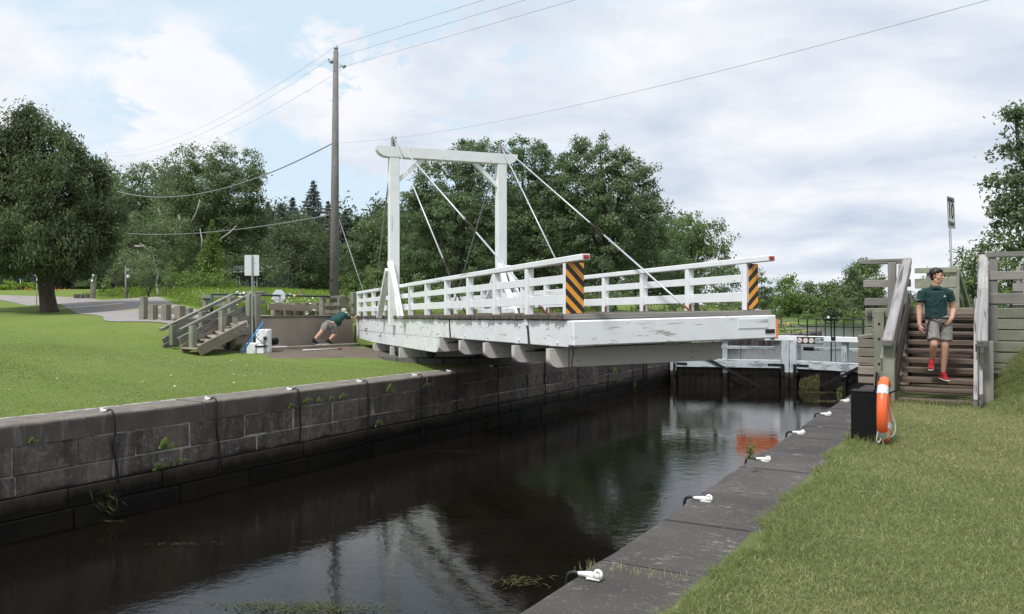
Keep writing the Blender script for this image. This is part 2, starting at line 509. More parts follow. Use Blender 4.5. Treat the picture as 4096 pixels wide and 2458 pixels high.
def m_coping_l():
    m, t, bs, o = newmat('pale_topped_coping_stone')
    p = geo(t)
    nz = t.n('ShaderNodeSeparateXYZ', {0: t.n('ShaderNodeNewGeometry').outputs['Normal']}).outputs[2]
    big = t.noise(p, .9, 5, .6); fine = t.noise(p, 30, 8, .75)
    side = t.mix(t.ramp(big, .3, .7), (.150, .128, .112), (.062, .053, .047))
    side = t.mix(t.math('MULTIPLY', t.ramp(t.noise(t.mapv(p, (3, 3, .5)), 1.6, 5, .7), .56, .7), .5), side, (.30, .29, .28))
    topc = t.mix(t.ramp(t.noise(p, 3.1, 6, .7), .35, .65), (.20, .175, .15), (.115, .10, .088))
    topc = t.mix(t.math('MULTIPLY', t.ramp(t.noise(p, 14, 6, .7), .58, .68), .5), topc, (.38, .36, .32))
    setin(t, bs, 'Base Color', t.mix(t.ramp(nz, .3, .8), side, topc))  # top faces coloured paler than the sides
    bs.inputs['Roughness'].default_value = .9
    bump(t, bs, t.math('ADD', t.math('MULTIPLY', big, 2.0), fine), .6, .015)
    return m
M['coping_l'] = m_coping_l()

def m_ground(name, a, b, c, dry, dryamt=.3, sc=1.0):
    m, t, bs, o = newmat(name)
    p = geo(t)
    n0 = t.noise(p, .25 * sc, 4, .6); n1_ = t.noise(p, 1.6 * sc, 5, .65); n2_ = t.noise(p, 34 * sc, 6, .75)
    cc = t.mix(t.ramp(n0, .35, .65), a, b)
    cc = t.mix(t.math('MULTIPLY', t.ramp(n1_, .45, .7), .6), cc, c)
    cc = t.mix(t.math('MULTIPLY', t.ramp(n2_, .52, .7), dryamt), cc, dry)
    cc = t.mix(t.math('MULTIPLY', t.ramp(n2_, .47, .3), .7), cc, tuple(x * .35 for x in a))
    setin(t, bs, 'Base Color', cc)
    bs.inputs['Roughness'].default_value = 1.0
    bs.inputs['Specular IOR Level'].default_value = .15
    bump(t, bs, n2_, .8, .04)
    return m
M['lawn'] = m_ground('mown_lawn', (.140, .205, .044), (.180, .225, .062), (.115, .185, .036), (.30, .30, .14), .35)
M['lawn_r'] = m_ground('trodden_lawn', (.14, .175, .060), (.18, .19, .085), (.12, .165, .05), (.36, .32, .2), .5, 1.3)
M['rough_ground'] = m_ground('rough_grass_ground', (.11, .17, .035), (.09, .14, .03), (.14, .15, .06), (.24, .20, .12), .3)
M['far_ground'] = m_ground('far_meadow', (.10, .15, .05), (.09, .13, .045), (.08, .12, .04), (.2, .2, .1), .15)
M['earth'] = m_ground('bare_earth', (.17, .14, .11), (.13, .105, .08), (.20, .17, .14), (.30, .27, .23), .5)
def m_road():
    m, t, bs, o = newmat('bleached_asphalt')
    p = geo(t)
    n0 = t.noise(p, .5, 5, .6); n1_ = t.noise(p, 50, 5, .8)
    cr = t.n('ShaderNodeTexVoronoi', {'Vector': t.n('ShaderNodeVectorMath', {0: p, 1: t.n('ShaderNodeTexNoise', {'Vector': p, 'Scale': .6}).outputs[1]}, operation='ADD').outputs[0], 'Scale': .35}, feature='DISTANCE_TO_EDGE').outputs[0]
    cc = t.mix(t.ramp(n0, .3, .7), (.31, .29, .275), (.25, .235, .225))
    cc = t.mix(t.math('MULTIPLY', t.ramp(n1_, .4, .7), .35), cc, (.16, .155, .15))
    cc = t.mix(t.math('MULTIPLY', t.ramp(cr, .012, .004), .6), cc, (.08, .078, .075))
    setin(t, bs, 'Base Color', cc); bs.inputs['Roughness'].default_value = .95
    return m
M['asphalt'] = m_road()
M['road_white'] = plain('white_road_paint', (.62, .62, .60), .7, 0, .3, 5)
M['road_yellow'] = plain('faded_yellow_road_paint', (.48, .34, .12), .8, 0, .5, 5)

def m_water(name, base, ripple, sc, rough):
    m, t, bs, o = newmat(name)
    p = geo(t)
    n1_ = t.noise(t.mapv(p, (1, 1.0, 1), rot=(0, 0, R(-30))), 3.6 * sc, 4, .6, .6)
    n2_ = t.noise(t.mapv(p, (2.2, 1, 1)), 15 * sc, 3, .6, .3)
    calm = t.ramp(t.noise(p, .16, 3, .5), .38, .62)
    h = t.math('ADD', t.math('MULTIPLY', n1_, 1.2), t.math('MULTIPLY', n2_, t.math('ADD', t.math('MULTIPLY', calm, .5), .08)))
    setin(t, bs, 'Base Color', (*base, 1))
    bs.inputs['Roughness'].default_value = rough
    bs.inputs['IOR'].default_value = 1.33
    bs.inputs['Specular IOR Level'].default_value = .40 if 'dark' in name else .5
    bump(t, bs, h, ripple, .02)
    return m
M['water'] = m_water('dark_tannin_water', (.006, .005, .0035), .12, 1.0, .004)
M['water_up'] = m_water('open_water', (.050, .055, .048), 1.0, .8, .10)

def m_leaf(name, dark, light, trans=.25):
    m, t, bs, o = newmat(name)
    at = t.n('ShaderNodeAttribute', attribute_name='tint')
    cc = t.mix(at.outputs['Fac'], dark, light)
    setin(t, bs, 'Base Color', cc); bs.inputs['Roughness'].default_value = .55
    bs.inputs['Specular IOR Level'].default_value = .3
    tr = t.n('ShaderNodeBsdfTranslucent', {'Color': t.mix(.5, cc, light)})
    mx = t.n('ShaderNodeMixShader', {0: trans})
    t.t.links.new(bs.outputs[0], mx.inputs[1]); t.t.links.new(tr.outputs[0], mx.inputs[2])
    t.t.links.new(mx.outputs[0], o.inputs[0])
    return m
M['leaf_cedar'] = m_leaf('cedar_sprays', (.036, .060, .028), (.160, .205, .088), .4)
M['leaf_maple'] = m_leaf('maple_leaves', (.050, .082, .038), (.215, .290, .140), .42)
M['leaf_birch'] = m_leaf('birch_leaves', (.064, .100, .042), (.220, .285, .130), .42)
M['leaf_bright'] = m_leaf('bright_young_leaves', (.07, .13, .028), (.22, .31, .08), .35)
M['leaf_light'] = m_leaf('light_green_leaves', (.066, .110, .038), (.210, .290, .100), .42)
M['leaf_dark'] = m_leaf('dark_understorey_leaves', (.034, .055, .027), (.110, .150, .070), .3)  # darker green range than the other broad leaves
M['leaf_spruce'] = m_leaf('blue_spruce_needles', (.048, .070, .060), (.200, .235, .210), .2)
M['leaf_weed'] = m_leaf('weed_leaves', (.13, .22, .028), (.32, .46, .08), .4)
M['grass_blade'] = m_leaf('grass_blades', (.125, .190, .042), (.52, .48, .27), .4)
M['lawn_blade'] = m_leaf('lawn_blades', (.135, .185, .042), (.31, .335, .125), .4)
M['algae'] = m_leaf('floating_weed', (.025, .028, .010), (.15, .16, .05), .2)
M['flower_white'] = plain('white_flower_heads', (.75, .75, .70), .8, 0, .05)
M['flower_orange'] = plain('orange_lily_petals', (.75, .16, .03), .8, 0, .05)
M['seed_head'] = plain('pale_grass_seed_heads', (.38, .30, .22), .9, 0, .2)
def m_bark(name, c, d, band=False):
    m, t, bs, o = newmat(name)
    p = geo(t)
    n = t.noise(t.mapv(p, (9, 9, 1.2)), 1.2, 6, .7, .4)
    cc = t.mix(t.ramp(n, .35, .6), d, c)
    if band: cc = t.mix(t.ramp(t.noise(t.mapv(p, (2, 2, 9)), 1, 4), .62, .68), cc, (.03, .03, .03))
    setin(t, bs, 'Base Color', cc); bs.inputs['Roughness'].default_value = .95
    bump(t, bs, n, .9, .03)
    return m
M['bark'] = m_bark('grey_brown_bark', (.085, .068, .055), (.030, .025, .021))
M['bark_birch'] = m_bark('white_birch_bark', (.50, .48, .45), (.30, .28, .26), True)
M['skin'] = plain('skin', (.52, .29, .205), .5, 0, .12, 6, 0)
M['skin_pale'] = plain('face_skin', (.52, .30, .225), .5, 0, .1, 9, 0)
M['hair'] = plain('dark_brown_hair', (.014, .009, .007), .5, 0, .3, 60, .4)
def m_cloth(name, c, sc=5.0, am=.3):
    m, t, bs, o = newmat(name)
    v = coords(t)
    n = t.noise(t.mapv(v, (1, 1, .7)), sc, 4, .55, 1.2)
    fn = t.noise(v, 220, 2)
    setin(t, bs, 'Base Color', t.mix(t.math('MULTIPLY', t.ramp(n, .45, .7), am), c, tuple(x * .6 for x in c)))
    bs.inputs['Roughness'].default_value = .9
    bump(t, bs, t.math('ADD', t.math('MULTIPLY', n, 6), t.math('MULTIPLY', fn, .3)), .55, .02)
    return m
M['shirt'] = m_cloth('dark_green_cotton', (.006, .038, .037), 9, .45)
M['shirt_teal'] = m_cloth('teal_cotton', (.008, .062, .056), 7)
M['shorts'] = m_cloth('light_grey_cotton', (.235, .225, .21), 9)
M['shoe_red'] = m_cloth('red_knit', (.36, .012, .016), 12)
M['sole'] = plain('white_sole', (.68, .66, .62), .6, 0, .1, 5, 0)
M['shoe_black'] = plain('black_shoe', (.012, .012, .012), .6)
M['strap'] = plain('black_webbing', (.012, .013, .018), .8)
M['hat'] = m_cloth('khaki_canvas', (.46, .43, .37), 9)
M['brick'] = plain('none', (.3, .2, .1))
# ================================================================ terrain
WATER_Z, UP_Z = -1.56, -0.50
AL, AR = -11.03, -1.965          # canal faces of the two lock walls
COPE_L, COPE_R = AL - .72, AR + .70
def sm(x, a, b):
    t_ = np.clip((np.asarray(x, float) - a) / (b - a), 0, 1)
    return t_ * t_ * (3 - 2 * t_)
_ctl = []
def ctl(xs, ys, Y):
    p = P(xs, ys, Y); _ctl.append((p.x, p.y, p.z))
def ctw(a, b, z): _ctl.append((a, b, z))
for b in (-12, 0, 6, 12, 16, 20, 26, 32): ctw(COPE_L, b, -.03)
ctl(199, 1246, 45); ctl(145, 1232, 60); ctl(0, 1197, 71); ctl(0, 1162, 85); ctl(210, 1175, 79); ctl(343, 1189, 73)
ctl(556, 1213, 65); ctl(311, 1253, 44); ctl(404, 1264, 36); ctl(0, 1232, 48)
ctl(-600, 1225, 50); ctl(-600, 1190, 72); ctl(-900, 1170, 95)
ctl(560, 1272, 32); ctl(650, 1270, 30); ctl(740, 1272, 28.5)
ctl(1150, 1266, 31.2); ctl(1330, 1268, 34); ctl(1000, 1263, 34)
ctl(780, 1408, 24.3); ctl(690, 1396, 24.8); ctl(560, 1392, 24.0)
ctl(300, 1385, 22.0); ctl(0, 1395, 19.0); ctl(300, 1320, 27); ctl(60, 1300, 30); ctl(560, 1330, 26)
ctl(900, 1412, 24.6); ctl(1060, 1412, 25.0)
ctl(450, 1205, 58); ctl(640, 1185, 56); ctl(900, 1190, 62); ctl(1200, 1205, 66); ctl(700, 1222, 46); ctl(1000, 1215, 45); ctl(1300, 1215, 50)
ctl(400, 1165, 80); ctl(900, 1172, 80); ctl(1300, 1180, 90)
ctw(-20.2, 8, .35); ctw(-30, 4, .7); ctw(-45, 10, 1.2); ctw(-80, 5, 1.8); ctw(-120, 0, 2.5); ctw(-150, 60, 4); ctw(-110, 90, 4)
for a, b, z in ((-14, 40, .1), (-14, 60, .1), (-14, 90, .1), (-22, 40, .8), (-25, 60, 1.3), (-30, 90, 2.0), (-11.8, 110, 0), (-50, 140, 3)): ctw(a, b, z)
_C = np.array(_ctl)
def _tps(r2): return np.where(r2 > 1e-9, .5 * r2 * np.log(np.maximum(r2, 1e-9)), 0)
_K = _tps(((_C[:, None, :2] - _C[None, :, :2]) ** 2).sum(-1)) + np.eye(len(_C)) * 4.0
_Q = np.c_[np.ones(len(_C)), _C[:, :2]]
_A = np.block([[_K, _Q], [_Q.T, np.zeros((3, 3))]])
_S = np.linalg.solve(_A, np.r_[_C[:, 2], 0, 0, 0])
def zhigh(a, b):
    a, b = np.asarray(a, float), np.asarray(b, float)
    r2 = (a[..., None] - _C[:, 0]) ** 2 + (b[..., None] - _C[:, 1]) ** 2
    return _tps(r2) @ _S[:len(_C)] + _S[-3] + _S[-2] * a + _S[-1] * b
def zleft(a, b):
    a, b = np.asarray(a, float), np.asarray(b, float)
    h = zhigh(a, b)
    low = np.clip((-11.7 - a) / 8.7, 0, 1.2) * .26
    k = sm(b, 16.6, 17.6) * (1 - sm(b, 25, 36)) * (a > -20.7)
    z = h * (1 - k) + low * k
    z = z * sm(-a, -COPE_L - .3, -COPE_L + .5) - .03
    shore = np.interp(b, [70, 71, 75, 79, 112, 150], [-11.6, -12.2, -15, -21, -25, -40])
    return z - 1.6 * (b > 70.5) * sm(a - shore, -.6, .6)
def zright(a, b):
    a, b = np.asarray(a, float), np.asarray(b, float)
    z = .72 * sm(b, 12.6, 17.4) * sm(a, .12, 1.0)
    z = z + .015 * np.sin(a * 1.9) * np.cos(b * 1.3) + .012 * np.sin(a * 4.1 + b * 3.1)
    z = z + 1.0 * sm(b, 22.9, 24)
    return z * sm(a, COPE_R - .1, COPE_R + .35) - .012 + .03 * sm(a, COPE_R - .09, COPE_R + .08)
def grid(name, avals, bvals, f, mat):
    A, B = np.meshgrid(avals, bvals, indexing='ij')
    Z = f(A, B)
    V = np.stack([A, B, Z], -1).reshape(-1, 3)
    na, nb = len(avals), len(bvals)
    i = np.arange(na * nb).reshape(na, nb)
    F = np.stack([i[:-1, :-1], i[1:, :-1], i[1:, 1:], i[:-1, 1:]], -1).reshape(-1, 4)
    return put(name, V.tolist(), F.tolist(), mat, None, True)
av = np.unique(np.round(np.r_[COPE_L + .02, -np.arange(11.9, 62, .5), -20.65, -20.75, -np.arange(62, 70, 1.5), -np.arange(70, 170, 6)], 3))
bv = np.unique(np.round(np.r_[np.arange(-20, 10, 2), np.arange(10, 52, .5), np.arange(52, 82, 1.0), np.arange(80, 150, 6)], 3))
land_l = grid('lawn', av, bv, zleft, M['lawn'])
tag(land_l, 'mown lawn rising from the lock wall to the road', None, None, 'structure')
av = np.unique(np.round(np.r_[COPE_R - .12, np.arange(COPE_R, 6, .22), np.arange(6, 60, 3)], 3))
bv = np.unique(np.round(np.r_[np.arange(-12, 18.0, .3), 18.4], 3))
land_r = grid('lawn', av, bv, zright, M['lawn_r'])
tag(land_r, 'trodden lawn on the near bank beside the stairs', None, None, 'structure')
av = np.r_[AR, np.arange(-1, 80, 4)]
bv = np.r_[23.0, 24, np.arange(26, 150, 6)]
o = grid('ground', av, bv, lambda a, b: 1.0 + 0 * a, M['rough_ground']); tag(o, None, None, None, 'structure')

def sheet(name, pts, z, mat, th=0.0):
    o = put(name, [(p[0], p[1], z) for p in pts], [list(range(len(pts)))], mat)
    return tag(o, None, None, None, 'structure')
# canal water, still dark, and the open water above the gates
sheet('water', [(AL - .3, -30), (AR + .3, -30), (AR + .3, 35), (AL - .3, 35)], WATER_Z, M['water'])
sheet('canal_bed', [(AL - .3, -30), (AR + .3, -30), (AR + .3, 36), (AL - .3, 36)], -3.2, M['stone_wet'])
sheet('open_water', [(AL - .2, 32.3), (-6.45, 33.9), (AR + .2, 32.3), (90, 33), (260, 200), (120, 330), (-60, 250), (AL - 30, 150)], UP_Z, M['water_up'])
# land across the water, far away, out to the horizon
def ringland():
    pts = []
    A0 = [(-160, 130), (-60, 128), (-24, 134), (-12, 152), (10, 160), (30, 162), (60, 160), (110, 150), (170, 110)]
    V, F = [], []
    for k, (a, b) in enumerate(A0):
        V.append((a, b, UP_Z - .3)); V.append((a * 1.02, b + 3, .3)); V.append((a * 1.6, b + 60, 1.2)); V.append((a * 14, b * 5 + 1300, 3))
    for k in range(len(A0) - 1):
        for j in range(3):
            i = k * 4 + j
            F.append([i, i + 4, i + 5, i + 1])
    o = put('far_ground', V, F, M['far_ground']); tag(o, None, None, None, 'structure')
ringland()
sheet('ground', [(-1500, -900), (1500, -900), (1500, 2200), (-1500, 2200)], -3.6, M['far_ground'])

# road, laid on the terrain
def zroad(a, b): return zleft(a, b)
def strip(name, left, right, n_across, mat, lift, sub=8, kind='structure', closed_edge=True):
    """left/right: matched polylines (a,b); drapes a surface between them"""
    V, F = [], []
    rows = []
    for k in range(len(left) - 1):
        for s in range(sub):
            t_ = s / sub
            rows.append((Vector(left[k]).lerp(Vector(left[k + 1]), t_), Vector(right[k]).lerp(Vector(right[k + 1]), t_)))
    rows.append((Vector(left[-1]), Vector(right[-1])))
    for l, r_ in rows:
        for j in range(n_across + 1):
            q = l.lerp(r_, j / n_across); V.append((q.x, q.y))
    A = np.array(V); Z = zroad(A[:, 0], A[:, 1]) + lift
    V = np.c_[A, Z]
    n = n_across + 1
    for i in range(len(rows) - 1):
        for j in range(n_across):
            F.append([i * n + j, i * n + j + 1, (i + 1) * n + j + 1, (i + 1) * n + j])
    me_o = put(name, V.tolist(), F, mat, None, True)
    nz = me_o.data.polygons[len(F) // 2].normal.z
    if nz < 0: me_o.data.flip_normals()
    return tag(me_o, None, None, None, kind)
def ab(xs, Y):
    p = P(xs, 1245, Y); return (p.x, p.y)
near_e = [(-20.72, 18.0), (-24.6, 18.05), (-28, 18.3), ab(404, 36), ab(311, 43), ab(170, 58), ab(0, 70), ab(-400, 84)]
far_e = [(-20.72, 22.8), (-24.6, 22.9), (-28, 23.2), ab(930, 35), ab(800, 39.5), ab(640, 54), ab(556, 63.5), ab(343, 73), ab(-60, 98)]
def smooth_poly(pts, n=4):
    P_ = [Vector(p) for p in pts]; out = []
    for i in range(len(P_) - 1):
        p0 = P_[max(i - 1, 0)]; p1 = P_[i]; p2 = P_[i + 1]; p3 = P_[min(i + 2, len(P_) - 1)]
        for k in range(n):
            t_ = k / n
            out.append(tuple(.5 * ((2 * p1) + (-p0 + p2) * t_ + (2 * p0 - 5 * p1 + 4 * p2 - p3) * t_ ** 2 + (-p0 + 3 * p1 - 3 * p2 + p3) * t_ ** 3)))
    return out + [tuple(P_[-1])]
near_e, far_e = smooth_poly(near_e), smooth_poly(far_e)
strip('road', near_e, far_e, 16, M['asphalt'], .022, 3)
def line_on(name, p0, p1, wd, mat):
    p0, p1 = Vector(p0), Vector(p1)
    d = (p1 - p0).normalized(); n = Vector((-d.y, d.x)) * wd / 2
    o = strip(name, [p0 + n, p1 + n], [p0 - n, p1 - n], 1, mat, .030, 24)
    return o
line_on('road_marking', ab(240, 47.0), ab(497, 49.5), .45, M['road_white'])
line_on('road_marking', ab(215, 60), ab(480, 47), .16, M['road_yellow'])
line_on('road_marking', ab(480, 47), ab(560, 40), .16, M['road_yellow'])

# gravel patches at the swing pit
def patch(name, cx, cy, rx, ry, rot, z, mat, seed):
    q = random.Random(seed); pts = []
    ph = [q.uniform(0, 6) for _ in range(4)]
    n = 40
    for i in range(n):
        an = 2 * math.pi * i / n
        rr = 1 + .10 * math.sin(3 * an + ph[0]) + .08 * math.sin(5 * an + ph[1]) + .05 * math.sin(11 * an + ph[2]) + q.uniform(-.03, .03)
        x, y = rx * rr * math.cos(an), ry * rr * math.sin(an)
        pts.append((cx + x * math.cos(rot) - y * math.sin(rot), cy + x * math.sin(rot) + y * math.cos(rot)))
    V = [(cx, cy)]
    for f_ in (.35, .7, .93, 1.0):
        V += [(cx + (p_[0] - cx) * f_, cy + (p_[1] - cy) * f_) for p_ in pts]
    A = np.array(V)
    Z = zleft(A[:, 0], A[:, 1]) + np.r_[[.03] * (1 + 3 * n), [-.03] * n]
    F = [[0, i + 1, (i + 1) % n + 1] for i in range(n)]
    for r_ in range(3):
        F += [[1 + r_ * n + i, 1 + (r_ + 1) * n + i, 1 + (r_ + 1) * n + (i + 1) % n, 1 + r_ * n + (i + 1) % n] for i in range(n)]
    o = put(name, np.c_[A, Z].tolist(), F, mat)
    return tag(o, None, None, None, 'structure')
patch('gravel_patch', -17.6, 19.6, 3.0, 2.4, .1, .02, M['earth'], 3)
patch('gravel_patch', *ab(850, 25.3), .95, .62, .2, .02, M['earth'], 4)

# ================================================================ lock walls, stone by stone
def stone_course(parent, a_face, z0, z1, b0, b1, lens, mats, depth, side, seed, rough=.012, name='stone'):
    q = random.Random(seed)
    b = b0 - q.uniform(0, lens[0])
    out = []
    while b < b1:
        L = q.uniform(*lens)
        proud = q.uniform(-rough * .6, rough)
        c = a_face + side * (depth / 2 + .01) - side * proud
        h = z1 - z0 - .014
        mat = q.choice(mats)
        dz = q.uniform(-.004, .004) if side else 0
        vs, fs = cbox_data(depth, L - q.uniform(.012, .026), h, .014)
        # nudge the corners so no two blocks are alike
        vs2 = []
        jit = {}
        for v in vs:
            key = (v[0] > 0, v[1] > 0, v[2] > 0)
            if key not in jit: jit[key] = (q.uniform(-.011, .011), q.uniform(-.010, .010), q.uniform(-.009, .005))
            j = jit[key]
            vs2.append((v[0] + j[0] + c, v[1] + j[1] + b + L / 2, v[2] + j[2] + (z0 + z1) / 2 + dz))
        out.append(put(name, vs2, fs, mat, parent))
        b += L
    return out
def rounded_coping(parent, a_face, z0, z1, b0, b1, lens, mat, depth, side, seed, rad=.05):
    """coping stones with a worn, rounded arris towards the water"""
    q = random.Random(seed); b = b0
    while b < b1:
        L = q.uniform(*lens); g = q.uniform(.012, .022)
        pr = q.uniform(-.015, .012)
        prof = []
        zt = z1 + q.uniform(-.008, .004)
        n = 5
        nb = 6
        V, F = [], []
        for i in range(nb + 1):
            y = b + g / 2 + (L - g) * i / nb
            e = q.uniform(-.008, .008)
            rr = rad * q.uniform(.75, 1.2)
            row = [(a_face - side * (pr + e) * 1.0, y, z0 + .007)]
            for k in range(n + 1):
                an = math.pi / 2 * k / n
                row.append((a_face - side * (pr + e) + side * rr * (1 - math.cos(an)), y, zt - rr + rr * math.sin(an)))
            row.append((a_face + side * depth, y, zt)); row.append((a_face + side * depth, y, z0 + .007))
            V += row
        m_ = n + 4
        for i in range(nb):
            for k in range(m_):
                k2 = (k + 1) % m_
                F.append([i * m_ + k, i * m_ + k2, (i + 1) * m_ + k2, (i + 1) * m_ + k])
        F.append(list(range(m_))[::-1]); F.append([nb * m_ + k for k in range(m_)])
        if side > 0: F = [f[::-1] for f in F]
        put('coping_stone', V, F, mat, parent)
        b += L
wall_l = thing('lock_wall', (AL, 0, -1), None, None); wall_l['kind'] = 'structure'
put('wall_core', *(lambda v, f: ([(x[0] + AL - .475, x[1] + 9, x[2] - 1.597) for x in v], f))(*cbox_data(.9, 49, 3.16, .001)), M['mortar'], wall_l)
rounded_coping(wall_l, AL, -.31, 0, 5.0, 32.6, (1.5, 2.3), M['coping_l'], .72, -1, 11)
stone_course(wall_l, AL, -.70, -.31, 3, 32.6, (.8, 1.25), [M['stone']] * 5 + [M['stone_brown']], .3, -1, 12)
stone_course(wall_l, AL, -.99, -.70, 3, 32.6, (.9, 1.7), [M['stone']] * 4 + [M['stone_brown']], .3, -1, 13)
stone_course(wall_l, AL + .02, -1.28, -.99, 3, 32.6, (1.1, 2.0), [M['stone_wet']], .3, -1, 14, .008)
stone_course(wall_l, AL + .025, -1.62, -1.28, 3, 32.6, (1.1, 2.0), [M['stone_wet']], .3, -1, 15, .008)
stone_course(wall_l, AL + .03, -3.1, -1.62, 3, 32.6, (3, 5.0), [M['stone_wet']], .3, -1, 16, .008)
wall_r = thing('lock_wall', (AR, 0, -1), None, None); wall_r['kind'] = 'structure'
put('wall_core', *(lambda v, f: ([(x[0] + AR + .475, x[1] + 12, x[2] - 1.60) for x in v], f))(*cbox_data(.9, 44, 3.16, .001)), M['mortar'], wall_r)
rounded_coping(wall_r, AR, -.33, 0, 1.2, 32.6, (.95, 1.25), M['coping'], .95, 1, 21, .035)
stone_course(wall_r, AR, -.72, -.33, 0, 32.6, (.9, 1.4), [M['stone']], .3, 1, 22)
stone_course(wall_r, AR, -1.0, -.72, 0, 32.6, (.9, 1.7), [M['stone']], .3, 1, 23)
stone_course(wall_r, AR - .02, -1.62, -1.0, 0, 32.6, (1.5, 2.6), [M['stone_wet']], .3, 1, 24)
stone_course(wall_r, AR - .03, -3.1, -1.62, 0, 32.6, (3, 5), [M['stone_wet']], .3, 1, 25)
# masonry above the gates on the far side
wall_u = thing('lock_wall', (AL, 45, -.3), None, None); wall_u['kind'] = 'structure'
stone_course(wall_u, AL, -.32, 0.0, 33.0, 46, (.9, 1.6), [M['stone'], M['stone_brown']], .7, -1, 31, .04)
stone_course(wall_u, AL, -.75, -.32, 33.0, 46, (.9, 1.6), [M['stone']], .7, -1, 32, .04)
def curved_edge():
    pts = [(AL, 46), (AL + .1, 50), (AL + .5, 55), (AL + .9, 60), (AL + .4, 66), (AL - 1.2, 71), (AL - 4, 75), (AL - 10, 79)]
    q = random.Random(5)
    for i in range(len(pts) - 1):
        a, b = Vector(pts[i]), Vector(pts[i + 1])
        L = (b - a).length; n = int(L / 1.0)
        for k in range(n):
            c = a.lerp(b, (k + .5) / n)
            d = (b - a).normalized()
            beam('edge_stone', (c.x - d.x * L / n * .48, c.y - d.y * L / n * .48, -.32 + q.uniform(-.05, .03)), (c.x + d.x * L / n * .48, c.y + d.y * L / n * .48, -.32 + q.uniform(-.05, .03)), q.uniform(.6, .9), q.uniform(.6, .74), M['stone'], wall_u, bev=.06)
    V = [(p[0] - .25, p[1], .0) for p in pts[:6]] + [(-12.4, 71, .0), (-12.0, 46, .0)]
    o = put('lawn', V, [list(range(len(V)))], M['lawn']); tag(o, None, None, None, 'structure')
curved_edge()
# ================================================================ swing bridge
def BR(s, w_, z=None):
    """metres back from the tip along the bridge, metres from the near side -> world"""
    X = .9 - .3562 * s + .934 * w_
    Y = 12.3 + .9344 * s + .356 * w_
    if z is None: z = 0
    p = W(X, Y, 0)
    p.z = 1.453 - .0070 * s + .018 * w_ + z
    return p
BW, BL, TS = 3.775, 18.9, 12.47
NS, FS = .06, 3.44                      # lines of the two railings
wdir = (BR(0, 1) - BR(0, 0)).normalized(); sdir = (BR(1, 0) - BR(0, 0)).normalized(); bup = sdir.cross(wdir)
if bup.z < 0: bup = -bup
bridge = thing('swing_bridge', (BR(TS, BW / 2).x, BR(TS, BW / 2).y, .1), 'white timber swing bridge with gallows frame, swung half open over the canal', 'swing bridge')
WP, WW, WU = M['white'], M['white_worn'], M['white_under']
# deck
q = random.Random(2)
s = 0.0
first = True
while s < BL - .1:
    wd = .235 if first else q.choice((.20, .205, .195, .21))
    e0, e1 = q.uniform(-.06, -.01), q.uniform(.01, .05)
    if first: e0, e1 = -.02, .02
    beam('deck_plank', BR(s + wd / 2, e0, -.045), BR(s + wd / 2, BW + e1, -.045), wd - .008, .09 + (q.uniform(-.008, .006)), M['wood_grey'] if first else M['wood_deck'], bridge, up=bup, bev=.012)
    s += wd; first = False
# side stringers and the deeper tail beam
def girder(wc, nm, mat):
    beam(nm, BR(.13, wc, -.31), BR(7.6, wc, -.325), .26, .43, mat, bridge, up=bup, bev=.015)
    beam(nm, BR(7.61, wc, -.325), BR(BL - .1, wc, -.32), .26, .46, mat, bridge, up=bup, bev=.015)
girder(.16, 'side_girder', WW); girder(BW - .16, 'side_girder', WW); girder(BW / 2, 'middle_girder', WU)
def tail_beam(wc):
    o0 = wc - .13
    zt, zb = -.556, -.915
    prof = [(7.62, zt), (BL - .1, zt - .005), (BL - .1, zb + .10)]
    prof += [(BL - 3.0, zb + .02), (8.0, zb), (7.82, zb + .015), (7.68, zb + .07), (7.63, zb + .16)]
    prism('tail_beam', [BR(s_, o0, z_) for s_, z_ in prof], wdir * .26, WW, bridge)
tail_beam(.162); tail_beam(BW - .162)
beam('end_girder', BR(0.0, -.01, -.297), BR(0.0, BW + .01, -.285), .24, .395, WW, bridge, up=bup, bev=.02)
beam('end_girder', BR(BL, .02, -.45), BR(BL, BW - .02, -.45), .24, .70, WW, bridge, up=bup, bev=.02)
beam('corner_block', BR(.02, .06, -.30), BR(.02, .36, -.30), .262, .402, M['white_worn'], bridge, up=bup, bev=.02)
def floor_beam(s_, h, mat, z0, ext=0.0):
    pr = []
    r_ = .15
    a, b = -.03 - ext, BW - .05 + ext
    if s_ < 1: b = 3.28
    n = 6
    for k in range(n + 1):
        an = math.pi / 2 * k / n
        pr.append((a + r_ - r_ * math.sin(an), z0 - h + r_ - r_ * math.cos(an)))
    pr = pr + [(a, z0), (b, z0)]
    for k in range(n + 1):
        an = math.pi / 2 * k / n
        pr.append((b - r_ + r_ * math.cos(an), z0 - h + r_ - r_ * math.sin(an)))
    prism('floor_beam', [BR(s_ - .075, w_, z_) for w_, z_ in pr], sdir * .15, mat, bridge)
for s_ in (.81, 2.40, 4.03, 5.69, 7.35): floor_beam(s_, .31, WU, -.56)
floor_beam(12.8, .42, WU, -.93); floor_beam(11.6, .42, WU, -.93); floor_beam(15.5, .30, WU, -.93)
